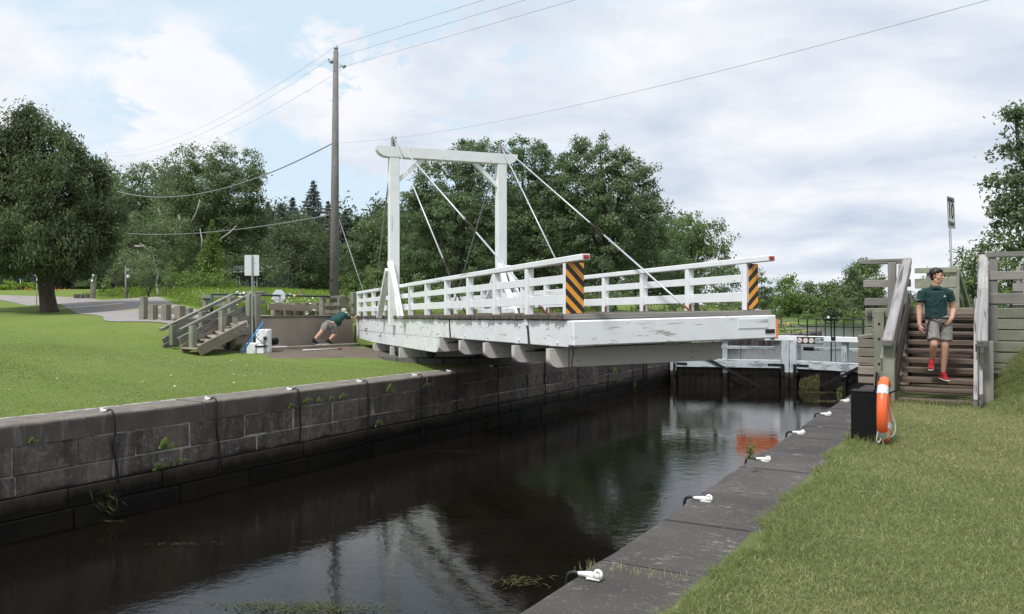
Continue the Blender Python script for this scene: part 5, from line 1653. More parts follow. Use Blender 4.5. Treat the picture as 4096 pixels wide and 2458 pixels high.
# utility poles and lines
up_ = thing('utility_pole', GL(1337, 34), 'tall grey wooden utility pole standing behind the bridge tail', 'utility pole')
pb, pt_ = zset(P(1336, 1245, 34), 1.0), P(1343.5, 205, 34)
tube('pole_shaft', [pb, pb.lerp(pt_, .5), pt_], [.205, .165, .105], M['pole_wood'], up_, 16)
def PK(x, y, Y): return P(1280 + x / 4.24, 150 + y / 4.24, Y)
tube('insulator', [PK(273, 205, 34), PK(273, 150, 34)], [.10, .08], M['insulator'], up_, 10)
for a_, b_, c_ in (((258, 430), (205, 425), (140, 372)), ((325, 460), (385, 490), (445, 495))):
    tube('insulator_arm', [PK(*a_, 34), PK(*b_, 34)], .022, M['galv'], up_, 6)
    tube('insulator_arm', [PK(a_[0], a_[1] + 52, 34), PK(*b_, 34)], .022, M['galv'], up_, 6)
    tube('insulator', [PK(*b_, 34), PK(*b_, 34).lerp(PK(*c_, 34), .6)], .085, M['insulator'], up_, 10)
    tube('insulator_pin', [PK(*b_, 34).lerp(PK(*c_, 34), .6), PK(*c_, 34)], .03, M['iron'], up_, 6)
tube('splice_case', [P(1283, 865, 33.9), P(1304, 862, 33.9)], .07, M['insulator'], up_, 10)
op = thing('utility_pole', GL(366, 72), 'leaning old pale utility pole half hidden in the big cedar, two small signs on it', 'utility pole')
o0, o1 = GL(368, 72, -.3), P(424, 618, 72)
tube('pole_shaft', [o0, o0.lerp(o1, .5), o1], [.24, .21, .17], M['bark_birch'], op, 12)
for y_, h in ((1101, 12), (1123, 14)):
    p = P(374 - (y_ - 1101) * .25, y_, 71.6)
    beam('small_sign', p - rdir2 * .16, p + rdir2 * .16, .02, .38, M['sign_green'], op)
    beam('sign_symbol', p - rdir2 * .09 - Vector((-SS, CC, 0)) * .02, p + rdir2 * .09 - Vector((-SS, CC, 0)) * .02, .01, .2, M['sign_white'], op)
beam('meter_box', P(386, 1075, 71.7), P(386, 1082, 71.7), .26, .2, M['galv'], op, up=Y3)
tube('pole_pin', [P(421, 620, 72), P(423, 606, 72)], .08, M['galv'], op, 6)
def line(label, pts, s_, r_=.0055, mat=None):
    t_ = tube('power_line', sag(pts[0], pts[1], s_), r_, mat or M['wire'], None, 5)
    return tag(t_, label, 'power line')
def ext(p, q_, Y0, Y1, k):
    """3D line whose picture runs from pixel p through q_ (at Y0) out to factor k at Y1"""
    return P(*p, Y0), P(p[0] + (q_[0] - p[0]) * k, p[1] + (q_[1] - p[1]) * k, Y1)
line('top overhead wire from the tall pole to the leaning old pole', (P(1342, 187, 34), P(420, 612, 72)), 1.2)
line('middle overhead wire from the tall pole to the leaning old pole', (P(1314, 240, 34), P(428, 626, 72)), 1.2)
line('lowest of the three thin overhead wires left of the tall pole', (P(1385, 268, 34), P(446, 655, 72)), 1.2)
line('upper overhead wire rising from the tall pole over the canal', ext((1344, 184), (1938, 0), 34, 14, 1.8), .0)
line('second overhead wire rising from the tall pole over the canal', ext((1314, 240), (2104, 0), 34, 14, 1.8), .0)
line('third overhead wire rising from the tall pole over the canal', ext((1385, 265), (2302, 0), 34, 14, 1.8), .0)
a_, b_ = P(1334, 573, 34), P(4300, -95, 9.5)
line('long single cable crossing the sky from the tall pole to the upper right', (a_, b_), .42, .0042)
line('thick sagging cable from the tall pole into the cedar', (P(1332, 573, 34), P(470, 767, 55)), 1.15, .028)
line('lower cable from the tall pole toward the left trees', (P(1330, 858, 34), P(515, 935, 55)), .35, .02)
gw = tag(tube('guy_wire', [P(1353, 868, 34), P(1453, 1165, 33.5), P(1480, 1245, 33.4)], .016, M['cable'], None, 6), 'thin guy wire slanting down from the tall pole behind the bridge tail', 'guy wire')
mp = thing('service_post', GL(505, 60), 'small pale post with a meter box among the bushes', 'post')
tube('post_body', [zset(P(505, 1125, 60), 2.0), P(504, 1069, 60)], .09, M['wood_grey'], mp, 8)
beam('meter_box', P(515, 1075, 59.8), P(515, 1085, 59.8), .25, .15, M['galv'], mp, up=Y3)
beam('meter_box', P(514, 1100, 59.8), P(514, 1112, 59.8), .25, .15, M['alu'], mp, up=Y3)
lb = thing('house_number_sign', GL(82, 88), 'tiny blue house number plate at the garden edge behind the cedar', 'sign')
tube('sign_post', [GL(82, 88, 0), P(82, 1120, 88)], .04, M['galv'], lb, 6)
beam('sign_plate', P(76, 1116, 88), P(87, 1116, 88), .02, .18, M['blue_plastic'], lb)

# dark house behind the weeds
Yh = 66
hs = thing('house', GL(990, Yh), 'dark slate sided house half hidden behind the weeds and trees', 'house')
hz0, hz1 = 1.8, P(0, 1085, Yh).z
hx0, hx1 = P(902, 1245, Yh + 1.0), P(1052, 1245, Yh)
dh = (hx1 - hx0); dh.z = 0; Lh = dh.length; dh.normalize(); nh = Vector((dh.y, -dh.x, 0))
nb = 14
for k in range(nb):
    z_ = hz0 + (hz1 - hz0) * (k + .5) / nb
    beam('siding_board', zset(hx0, z_) + nh * .02, zset(hx1, z_) + nh * .02, .05, (hz1 - hz0) / nb + .01, M['siding'], hs, bev=.004, roll=.12)
put('wall', *(lambda v, f: ([tuple(zset(hx0.lerp(hx1, .5), (hz0 + hz1) / 2) + dh * x[0] - nh * (x[1] + 2.6) + Z3 * x[2]) for x in v], f))(*cbox_data(Lh + .1, 5, hz1 - hz0, .01)), M['siding'], hs)
rfz = hz1
pr = [zset(hx0, rfz) - dh * .4 + nh * .5, zset(hx1, rfz) + dh * .4 + nh * .5, zset(hx1, rfz + .55) + dh * .4 - nh * 2.6, zset(hx0, rfz + .55) - dh * .4 - nh * 2.6]
prism('roof', pr, Vector((0, 0, .12)), M['roofing'], hs)
beam('fascia', zset(hx0, rfz - .06) - dh * .4 + nh * .52, zset(hx1, rfz - .06) + dh * .4 + nh * .52, .03, .12, M['galv'], hs)
for x0, x1, y0, y1 in ((924, 944, 1105, 1140), (1010, 1027, 1103, 1150)):
    p0, p1 = P(x0, y1, Yh), P(x1, y0, Yh)
    k0 = (p0 - hx0).dot(dh); k1 = (p1 - hx0).dot(dh)
    A_, B_ = hx0 + dh * k0, hx0 + dh * k1
    za, zb2 = p0.z, p1.z
    wnd = beam('window', zset(A_, (za + zb2) / 2) + nh * .06, zset(B_, (za + zb2) / 2) + nh * .06, .03, zb2 - za, M['white_paint'], hs)
    def sub(nm, u0, u1, z0, z1, off, mat):
        p_ = zset(hx0 + dh * u0, (z0 + z1) / 2) + nh * off; q2 = zset(hx0 + dh * u1, (z0 + z1) / 2) + nh * off
        o = beam(nm, p_, q2, .01, z1 - z0, mat, None, bev=.001)
        wm = o.matrix_basis.copy(); o.parent = wnd
        base = wnd.matrix_basis.copy(); base.translation = base.translation + hs.location
        o.matrix_basis = base.inverted() @ wm
    zm = za + (zb2 - za) * .45
    sub('pane', k0 + .06, k1 - .06, zm + .03, zb2 - .06, .085, M['dark_glass'])
    sub('pane', k0 + .06, k1 - .06, za + .06, zm - .03, .085, M['dark_glass'])
    for u0, u1 in ((k0 - .42, k0 - .05), (k1 + .05, k1 + .42)):
        beam('shutter', zset(hx0 + dh * u0, (za + zb2) / 2) + nh * .07, zset(hx0 + dh * u1, (za + zb2) / 2) + nh * .07, .03, zb2 - za, M['sign_black'], hs)
# ================================================================ vegetation
rng = np.random.default_rng(3)
def unit(v): return v / np.maximum(np.linalg.norm(v, axis=-1, keepdims=True), 1e-9)
def leaf_quads(C, size, nrm, asp=.55, droop=None, tint=None):
    """rhombic leaves centred at C (n,3) facing nrm"""
    n = len(C)
    r_ = rng.normal(size=(n, 3))
    if droop is not None: r_ = r_ * .35 + droop
    u = unit(r_ - nrm * (r_ * nrm).sum(-1, keepdims=True))
    v = np.cross(nrm, u)
    s_ = (size * rng.uniform(.6, 1.35, n))[:, None]
    a = C + u * s_ * .5; b = C - u * s_ * .5
    c = C + v * s_ * .5 * asp + nrm * s_ * .08; d = C - v * s_ * .5 * asp + nrm * s_ * .08
    return np.stack([a, c, b, d], 1)
def crown_points(lobes, per_m2, clump_r, leaves_per, leaf, shell=.55, up_bias=.35, flat=.6, droop=0.0, asp=.55, dirv_=None):
    Q, T = [], []
    for (c, r) in lobes:
        c, r = np.array(c, float), np.array(r, float)
        nc = max(6, int(per_m2 * (r[0] * r[2])))
        d = unit(rng.normal(size=(nc, 3)))
        rad = shell + (1 - shell) * rng.uniform(0, 1, nc) ** .45
        rad *= 1 + .10 * np.sin(d[:, 0] * 5 + c[0]) * np.cos(d[:, 2] * 6 + c[1]) + .07 * rng.normal(size=nc)
        cc = c + d * r * rad[:, None]
        ct = rng.normal(0, .16, nc) + .15 * d[:, 2]
        k = leaves_per
        cr = clump_r * rng.uniform(.6, 1.3, nc)
        off = unit(rng.normal(size=(nc, k, 3))) * (rng.uniform(0, 1, (nc, k, 1)) ** .45) * cr[:, None, None]
        off[..., 2] *= flat
        # clumps lean along the branch, outwards
        along = rng.uniform(-.5, .7, (nc, k))[..., None] * cr[:, None, None] * d[:, None, :] * .8
        pts = (cc[:, None, :] + off + along).reshape(-1, 3)
        if droop: pts[:, 2] -= droop * rng.uniform(0, 1, len(pts)) ** 2
        nrm = unit(np.repeat(d, k, 0) * .5 + rng.normal(size=(nc * k, 3)) * .75 + np.array([0, 0, up_bias]))
        dr = None if dirv_ is None else np.tile(np.array(dirv_), (nc * k, 1)) + np.repeat(d, k, 0) * .8
        q_ = leaf_quads(pts, leaf, nrm, asp, dr)
        Q.append(q_)
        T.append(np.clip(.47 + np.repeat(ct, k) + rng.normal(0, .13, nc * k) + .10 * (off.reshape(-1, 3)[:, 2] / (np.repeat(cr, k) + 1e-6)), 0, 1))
    return np.concatenate(Q), np.concatenate(T)
def trunk_mesh(base, tops, r0, seed, wob=.25):
    q = random.Random(seed); parts = []
    base = Vector(base)
    main = Vector(tops[0])
    pts, rs = [], []
    n = 8
    for i in range(n + 1):
        t_ = i / n
        p = base.lerp(main, t_) + Vector((q.uniform(-wob, wob), q.uniform(-wob, wob), 0)) * t_ * (1 - t_) * 3
        pts.append(p); rs.append(r0 * (1 - .85 * t_) * (1.0 + .45 * max(0, 1 - t_ * 9)))
    parts.append(tube_data(pts, rs, 9))
    for tp in tops[1:]:
        tp = Vector(tp)
        k = q.randint(2, 5); s_ = pts[k]
        mid = s_.lerp(tp, .5) + Vector((q.uniform(-.3, .3), q.uniform(-.3, .3), .4)) * min(1, r0 * 4)
        tp = s_.lerp(tp, .8)
        parts.append(tube_data([s_, mid, tp], [rs[k] * .6, rs[k] * .38, rs[k] * .1], 6))
        for j in range(2):
            e = tp + Vector((q.uniform(-1, 1), q.uniform(-1, 1), q.uniform(.2, 1))) * min(1.2, r0 * 3)
            parts.append(tube_data([mid.lerp(tp, .5), mid.lerp(tp, .7).lerp(e, .5), e], [rs[k] * .25, rs[k] * .15, .02], 5))
    return join_data(parts)
def LB(xs, ys, rx, ry, Y, dy=0.0, rdepth=None):
    """crown lobe seen at pixel (xs,ys) with half sizes rx,ry, standing Y metres away"""
    c = P(xs, ys, Y + dy); k = (Y + dy) / 3200
    return ((c.x, c.y, c.z), (rx * k, (rdepth or rx * k), ry * k))
def tree(name, label, cat, basepx, Y, lobes, mat, bark, leaf=.22, per=9, clump=.8, lpc=70, r0=.22, seed=1, group=None, base_dz=0.0, shell=.5, flat=.6, droop=0.0, base_z=None, up_bias=.35):
    bz = GL(basepx, Y) if base_z is None else zset(P(basepx, 1245, Y), base_z)
    bz.z += base_dz
    t_ = thing(name, bz, label, cat, group)
    L = [LB(*l) if len(l) > 2 else l for l in lobes]
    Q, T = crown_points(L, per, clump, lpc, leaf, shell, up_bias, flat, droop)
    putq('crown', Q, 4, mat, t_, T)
    tops = sorted([l[0] for l in L], key=lambda c: -c[2])
    tops = [tuple(x) for x in tops]
    if bark is not None:
        v, f = trunk_mesh(bz - Vector((0, 0, .2)), tops, r0, seed)
        put('trunk', v, f, bark, t_, True)
    return t_
def conifer(name, label, xs, ytop, Y, rx, ybase, mat, seed=1, n_whorl=26, group=None, spray=.34, dens=26, cat='spruce tree', base_z=None, per=1.0):
    q = random.Random(seed); g = np.random.default_rng(seed)
    top = P(xs, ytop, Y); zb = P(xs, ybase, Y).z; Rm = rx * Y / 3200; H = top.z - zb
    gz = GL(xs, Y) if base_z is None else zset(top, base_z)
    t_ = thing(name, gz, label, cat, group)
    Q, T = [], []
    for w_ in range(n_whorl):
        f = (w_ + .4) / n_whorl
        z0 = top.z - H * f
        Rr = Rm * (f ** .8) * (1 + .12 * math.sin(w_ * 2.3))
        nb = max(4, int(5 + 6 * f))
        for k in range(nb):
            an = 2 * math.pi * (k + q.random()) / nb
            Lb = Rr * q.uniform(.75, 1.15)
            n = int((8 + Lb * dens) * per)
            u = g.uniform(.05, 1, n)
            wv = g.normal(0, .10 + .12 * Lb * (1 - u * .7), n)
            x = np.cos(an) * u * Lb - np.sin(an) * wv; y = np.sin(an) * u * Lb + np.cos(an) * wv
            z = z0 + .25 * Lb * (-.9 * u + .7 * u ** 2) + g.normal(0, .05, n) - np.abs(g.normal(0, .10, n))
            pts = np.stack([top.x + x, top.y + y, z], -1)
            nrm = unit(g.normal(size=(n, 3)) * .6 + np.array([0, 0, .8]))
            dr = np.tile(np.array([math.cos(an), math.sin(an), -.25]), (n, 1)) * 1.2
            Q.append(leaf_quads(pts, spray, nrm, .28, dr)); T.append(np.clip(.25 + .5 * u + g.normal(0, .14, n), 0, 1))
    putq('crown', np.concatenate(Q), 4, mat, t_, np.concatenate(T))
    tube('trunk', [gz - Vector((0, 0, .3)), Vector((top.x, top.y, top.z - .2))], [.22, .02], M['bark'], t_, 7)
    return t_

MP = M['leaf_maple']
# --- the big cedar at the left edge
def cedar():
    Y = 45
    bz = GL(199, Y); t_ = thing('cedar_tree', bz, 'huge dark cedar with a thick leaning trunk at the left edge of the road', 'cedar tree')
    lob = [(110, 520, 75, 90), (60, 640, 130, 130), (190, 640, 120, 110), (30, 830, 200, 170), (230, 790, 150, 150), (315, 780, 85, 90), (140, 960, 210, 130), (330, 940, 140, 140), (-60, 700, 160, 200), (-80, 960, 190, 150), (400, 900, 66, 120), (255, 1000, 150, 78), (60, 1020, 150, 68), (375, 690, 60, 70), (110, 455, 40, 50), (225, 545, 42, 48), (300, 600, 42, 55), (360, 665, 26, 40), (408, 750, 24, 44), (462, 830, 36, 70), (20, 560, 60, 60), (160, 500, 30, 45)]
    L = [LB(x, y, rx, ry, Y, dy) for (x, y, rx, ry), dy in zip(lob, [0, .5, -.3, .8, -.8, 0, -1.4, -.6, 1, 0, .4, -1.2, -1.0, .4, 0, 0, .3, 0, .2, 0, .3, -.2])]
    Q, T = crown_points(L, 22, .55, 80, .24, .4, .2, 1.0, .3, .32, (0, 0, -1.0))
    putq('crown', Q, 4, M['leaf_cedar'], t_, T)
    def pt(x, y, dy=0): return P(x, y, Y + dy)
    parts = [tube_data([pt(199, 1262), pt(196, 1240), pt(188, 1180), pt(180, 1110), pt(168, 1030), pt(150, 900), pt(125, 700), pt(110, 480)], [.62, .46, .40, .40, .42, .30, .2, .05], 14)]
    for (x, y, dy) in ((330, 900, 1), (30, 850, -1), (-60, 760, 1), (300, 760, -1), (60, 620, .5), (200, 620, -.5), (400, 880, 0), (20, 1030, 1)):
        s_ = pt(170, 1020).lerp(pt(120, 700), random.Random(x).random())
        e = pt(x, y, dy); parts.append(tube_data([s_, s_.lerp(e, .5) + Vector((0, 0, .3)), e], [.15, .09, .02], 6))
    v, f = join_data(parts); put('trunk', v, f, M['bark'], t_, True)
cedar()
# --- dark woodland mass far behind
L = [LB(x, y, rx, ry, Y) for x, y, rx, ry, Y in ((-100, 1010, 260, 190, 112), (200, 1020, 240, 170, 112), (480, 960, 230, 230, 114), (700, 930, 180, 240, 118), (900, 1010, 220, 190, 116), (1120, 1020, 230, 170, 122), (1400, 990, 210, 150, 112), (1130, 985, 170, 120, 108), (1560, 985, 150, 130, 108), (1600, 990, 200, 200, 118), (-300, 880, 200, 300, 112), (1800, 1000, 230, 220, 118), (2100, 980, 240, 240, 120), (2400, 1000, 240, 230, 120), (2650, 1050, 170, 190, 120))]
L += [LB(x, 1115, 110, 70, 98) for x in range(150, 1500, 110)]
Q, T = crown_points(L, 3.0, 2.0, 100, .5, .3, .3, .8)
o = putq('woodland', Q, 4, M['leaf_dark'], None, T); tag(o, 'dark wood closing the view behind the trees', 'woodland', None, 'stuff')
o = None
# --- trees left of the tall pole
tree('maple_tree', 'dark rounded maple just right of the leaning old pole', 'maple tree', 470, 84, [(500, 760, 80, 95, 84), (590, 740, 80, 80, 84), (480, 880, 100, 110, 84), (600, 860, 100, 110, 84), (560, 1000, 120, 90, 84)], MP, M['bark'], .30, 5, 1.1, 60, .3, 2)
bt = tree('birch_tree', 'tall airy birch whose rounded tops stand highest behind the weeds', 'birch tree', 830, 76, [(740, 670, 85, 75, 76), (880, 665, 75, 80, 76), (1000, 670, 55, 70, 76), (1010, 770, 45, 60, 76), (800, 790, 130, 110, 76, -1), (940, 800, 100, 120, 76), (690, 800, 80, 100, 76), (740, 930, 130, 110, 76, -1), (900, 930, 130, 110, 76, 0), (1020, 890, 50, 90, 76, 1), (800, 1040, 140, 80, 76, -1), (960, 1040, 110, 80, 76)], M['leaf_birch'], M['bark_birch'], .22, 13, .75, 72, .22, 3, shell=.35)
tree('birch_tree', 'smaller birch with bare white limbs below the tall birch', 'birch tree', 640, 70, [(600, 900, 80, 90, 70), (560, 990, 90, 80, 70), (680, 960, 90, 90, 70, -1), (640, 1040, 100, 70, 70)], M['leaf_birch'], M['bark_birch'], .2, 8, .75, 62, .14, 4)
# white limbs showing through
v, f = join_data([tube_data([P(x0, y0, 72.5), P((x0 + x1) / 2 + 6, (y0 + y1) / 2, 72.3), P(x1, y1, 72.5)], [.09, .07, .03], 5) for x0, y0, x1, y1 in ((720, 950, 715, 860), (760, 900, 800, 800), (700, 960, 690, 900), (590, 1000, 560, 975), (640, 870, 630, 835), (880, 960, 950, 900), (805, 1010, 800, 915), (600, 960, 590, 905), (540, 985, 585, 990))])
put('limb', v, f, M['bark_birch'], bt, True)
conifer('young_larch', 'bright yellow green young larch in front of the birches', 848, 880, 57, 88, 1145, M['leaf_bright'], 6, 22, None, .26, 22, 'larch tree', None, .8)
for (x, y, rx, ry, Y, mt, lb_, k) in ((505, 1075, 75, 62, 62, 'leaf_birch', 'bush behind the small meter post, mid green', 1), (600, 1085, 85, 60, 60, 'leaf_birch', 'broad mid green bush below the small birch', 2), (720, 1100, 60, 55, 58, 'leaf_light', 'light green bush left of the young larch', 3), (790, 1120, 60, 42, 55, 'leaf_bright', 'low bright bush at the foot of the young larch', 4), (900, 1120, 55, 40, 55, 'leaf_bright', 'low bright bush between the larch and the house', 5), (470, 1000, 70, 90, 78, 'leaf_dark', 'tall dark bush at the right edge of the cedar', 6)):
    tree('bush', lb_, 'bush', x, Y, [(x, y, rx, ry, Y), (x - rx * .4, y + ry * .4, rx * .6, ry * .6, Y, -1), (x + rx * .4, y + ry * .45, rx * .6, ry * .5, Y, -.6)], M[mt], M['bark'], .16, 14, .5, 50, .08, 20 + k)
# garden hedge clumps at the far side of the road
for (x, rx, y, ry, lb_) in ((25, 34, 1150, 26, 'round ornamental grass clump at the left edge of the road'), (90, 32, 1150, 24, 'second ornamental grass clump along the road, left of the thin sign post'), (150, 30, 1150, 24, 'third ornamental grass clump along the road behind the cedar trunk'), (420, 26, 1145, 22, 'round grass clump right of the leaning old pole'), (352, 26, 1145, 22, 'arching grass clump left of the leaning old pole')):
    Yb2 = 88 if x < 200 else 74
    tree('garden_clump', lb_, 'garden plant', x, Yb2, [(x, y, rx, ry, Yb2)], M['leaf_weed'] if x < 200 else M['leaf_light'], None, .22, 22, .45, 60, .05, 40)
for (x, y, Y, lb_) in ((108, 1158, 86, 'small patch of orange lilies between the grass clumps'), (228, 1160, 82, 'orange lilies to the right of the cedar trunk')):
    g_ = P(x, y, Y)
    pts = np.array([[g_.x, g_.y, g_.z]]) + rng.normal(size=(60, 3)) * np.array([.4, .4, .22])
    o = putq('lily_patch', leaf_quads(pts, .13, unit(rng.normal(size=(60, 3)))), 4, M['flower_orange'], None); tag(o, lb_, None, None, 'stuff')
t_ = tree('tree', 'thin dark trunk tree standing in shade behind the cedar', 'tree', 294, 92, [(290, 980, 110, 90, 92), (380, 960, 90, 100, 92), (180, 1000, 110, 80, 92)], M['leaf_dark'], M['bark'], .3, 6, 1.0, 60, .28, 9)
# --- spruces
conifer('spruce_tree', 'tallest dark spruce, left of the tall utility pole', 1253, 724, 98, 120, 1060, M['leaf_spruce'], 11, 26, None, .5, 16)
conifer('spruce_tree', 'slim greyish spruce farthest left in the row', 1072, 806, 106, 84, 1040, M['leaf_spruce'], 12, 20, None, .5, 14)
conifer('spruce_tree', 'greyish broad spruce second from the left in the row', 1125, 815, 102, 92, 1040, M['leaf_spruce'], 13, 20, None, .5, 14)
conifer('spruce_tree', 'pointed spruce between the greyish pair and the tallest one', 1170, 790, 108, 80, 1040, M['leaf_spruce'], 14, 20, None, .5, 14)
conifer('spruce_tree', 'slim spruce just left of the tall pole, behind the tallest spruce', 1312, 805, 110, 74, 1040, M['leaf_spruce'], 15, 18, None, .5, 14)
conifer('spruce_tree', 'spruce just right of the tall pole', 1382, 845, 106, 74, 1040, M['leaf_spruce'], 16, 18, None, .5, 14)
conifer('spruce_tree', 'low spruce between the tall pole and the gallows frame', 1430, 868, 108, 78, 1040, M['leaf_spruce'], 17, 18, None, .5, 14)
conifer('spruce_tree', 'thin spruce top nearest the left gallows post', 1475, 880, 112, 52, 1040, M['leaf_spruce'], 18, 16, None, .5, 14)
# --- cedars and leafy trees behind the pole
tree('cedar_tree', 'broad dark rounded cedar behind the blank sign and the house', 'cedar tree', 1190, 74, [(1190, 930, 100, 75, 74), (1120, 1010, 90, 90, 74), (1240, 1010, 110, 100, 74, -1), (1180, 1100, 140, 75, 74, -1), (1090, 1060, 60, 40, 64), (1100, 1115, 55, 45, 62), (930, 1050, 50, 36, 64), (1290, 1080, 60, 80, 74)], M['leaf_cedar'], M['bark'], .20, 11, .7, 66, .3, 31, flat=1.0, droop=.3)
tree('tree', 'bushy mid green tree right of the tall pole', 'tree', 1500, 80, [(1470, 965, 80, 75, 80), (1530, 930, 80, 95, 80), (1410, 1030, 60, 60, 80), (1450, 1060, 80, 80, 80), (1540, 1070, 90, 90, 80, -1), (1600, 1000, 70, 110, 80)], M['leaf_birch'], M['bark'], .24, 8, .85, 60, .2, 32)
tree('bush', 'small bright green bush at the foot of the tall utility pole', 'bush', 1380, 40, [(1382, 1140, 32, 38, 40), (1370, 1172, 40, 24, 40)], M['leaf_bright'], M['bark'], .13, 30, .32, 50, .05, 33)
tree('bush', 'olive bush behind the bridge tail, left of the left gallows post', 'bush', 1500, 48, [(1500, 1130, 50, 60, 48), (1450, 1180, 40, 30, 48), (1560, 1150, 40, 40, 48)], M['leaf_light'], M['bark'], .15, 20, .45, 56, .06, 34)
# --- the big maples behind the bridge
tree('maple_tree', 'left one of the big dark maples behind the gallows frame', 'maple tree', 1800, 66, [(1900, 640, 120, 75, 66), (1760, 740, 120, 90, 66), (1960, 740, 130, 100, 66), (1690, 860, 90, 90, 66), (1820, 880, 150, 110, 66, -1), (1990, 900, 140, 120, 66), (1720, 1000, 100, 90, 66), (1880, 1050, 150, 90, 66, -1), (1740, 1130, 110, 70, 66), (1905, 590, 46, 30, 66), (1840, 620, 36, 30, 66), (1700, 690, 36, 50, 66), (1655, 790, 34, 44, 66)], MP, M['bark'], .21, 12, .62, 78, .32, 41)
tree('maple_tree', 'middle dark maple behind the right gallows post', 'maple tree', 2150, 68, [(2110, 640, 90, 75, 68), (2200, 690, 90, 85, 68), (2090, 780, 120, 120, 68), (2220, 830, 120, 130, 68), (2130, 960, 150, 120, 68, -1), (2140, 1080, 160, 90, 68, -1), (2080, 590, 40, 34, 68), (2160, 600, 30, 36, 68)], MP, M['bark'], .21, 12, .62, 78, .3, 42)
tree('maple_tree', 'right one of the big dark maples, its crown feathering over the sky', 'maple tree', 2450, 66, [(2370, 655, 110, 85, 66), (2480, 690, 95, 90, 66), (2300, 770, 110, 120, 66), (2560, 760, 70, 80, 66), (2430, 820, 140, 120, 66, -1), (2570, 890, 95, 110, 66), (2400, 980, 160, 120, 66, -1), (2590, 1030, 100, 100, 66), (2430, 1120, 170, 80, 66), (2280, 900, 110, 120, 66), (2305, 600, 34, 42, 66), (2400, 585, 40, 38, 66), (2520, 628, 32, 38, 66), (2600, 700, 34, 42, 66), (2625, 830, 36, 44, 66), (2650, 940, 32, 44, 66)], MP, M['bark'], .21, 12, .62, 78, .34, 43)
tree('tree', 'lighter green rounded tree right of the dark maples', 'tree', 2790, 78, [(2760, 930, 80, 70, 78), (2840, 950, 75, 70, 78), (2870, 1030, 65, 70, 78), (2770, 1050, 100, 80, 78), (2900, 1100, 60, 60, 78), (2700, 1000, 70, 100, 78)], M['leaf_light'], M['bark'], .24, 9, .8, 62, .25, 44)
tree('tree', 'dark lower tree between the maples and the lighter one', 'tree', 2700, 72, [(2690, 970, 70, 90, 72), (2730, 1080, 90, 70, 72), (2620, 1140, 120, 60, 72), (2830, 1150, 100, 50, 72), (2920, 1100, 45, 50, 72)], MP, M['bark'], .22, 9, .8, 62, .22, 45)
L = [LB(x, y, rx, ry, Y) for x, y, rx, ry, Y in ((1650, 1190, 110, 50, 52), (1800, 1200, 120, 45, 54), (1950, 1200, 110, 45, 55), (2120, 1200, 120, 45, 56), (2280, 1205, 120, 45, 58), (2450, 1210, 130, 45, 58), (2620, 1215, 120, 40, 60), (2800, 1220, 110, 36, 62), (2950, 1225, 70, 30, 62))]
for i, l in enumerate(L):
    Q, T = crown_points([l], 14, .5, 60, .17, .4)
    o = putq('hedge_bush', Q, 4, M[('leaf_birch', 'leaf_light', 'leaf_maple')[i % 3]], None, T)
    tag(o, 'low bush seen through the bridge railing, %s from the gallows post' % ordn[i], 'bush', 'bushes behind the bridge railing')
tree('tree', 'small leafy tree peeping out right of the far hazard board', 'tree', 3060, 95, [(3060, 1150, 26, 40, 95), (3040, 1110, 14, 30, 95), (3050, 1210, 34, 34, 95)], M['leaf_light'], M['bark'], .24, 16, .6, 50, .12, 46, base_z=0.0)
# --- trees across the water
far = [(3150, 1170, 42, 62, 'bright poplar shaped tree nearest the far hazard board'), (3195, 1215, 60, 36, 'low bush clump on the far shore, left end'), (3240, 1180, 34, 52, 'narrow far tree, second along the shore'), (3305, 1185, 40, 60, 'narrow far tree, third along the shore behind the hand wheel'), (3400, 1150, 60, 80, 'larger far tree just left of the timber crib'), (3460, 1130, 70, 95, 'tall far tree above the timber crib'), (3360, 1225, 70, 34, 'low bush clump on the far shore behind the hand wheel')]
for i, (x, y, rx, ry, lb_) in enumerate(far):
    Y = 140 + (i % 3) * 5
    lob = [(x, y, rx, ry * .8, Y), (x - rx * .3, y + ry * .55, rx * .9, ry * .5, Y, -2), (x + rx * .35, y + ry * .6, rx * .85, ry * .45, Y, -1), (x + rx * .1, y - ry * .6, rx * .5, ry * .4, Y)]
    tree('far_tree', lb_, 'tree', x, Y, lob, M['leaf_light' if i % 2 else 'leaf_bright' if i == 0 else 'leaf_birch'], M['bark'], .42, 7, 1.1, 46, .2, 60 + i, 'trees on the far shore', base_z=0.2)
L = [LB(x, 1270, 110, 22, 136) for x in range(2960, 4300, 90)] + [LB(x, 1240, 110, 40, 152) for x in range(2900, 4400, 100)]
Q, T = crown_points(L, 4, .8, 50, .40, .3)
o = putq('shore_scrub', Q, 4, M['leaf_light'], None, T); tag(o, 'scrub lining the far shore', 'scrub', None, 'stuff')
L = [LB(x, 1205 + 12 * math.sin(x * .02), 60, 34, 260) for x in range(2950, 4400, 60)]
Q, T = crown_points(L, .8, 2.4, 50, .9, .3)
o = putq('distant_woods', Q, 4, M['leaf_spruce'], None, T); tag(o, 'bluish wood on the horizon', 'woods', None, 'stuff')
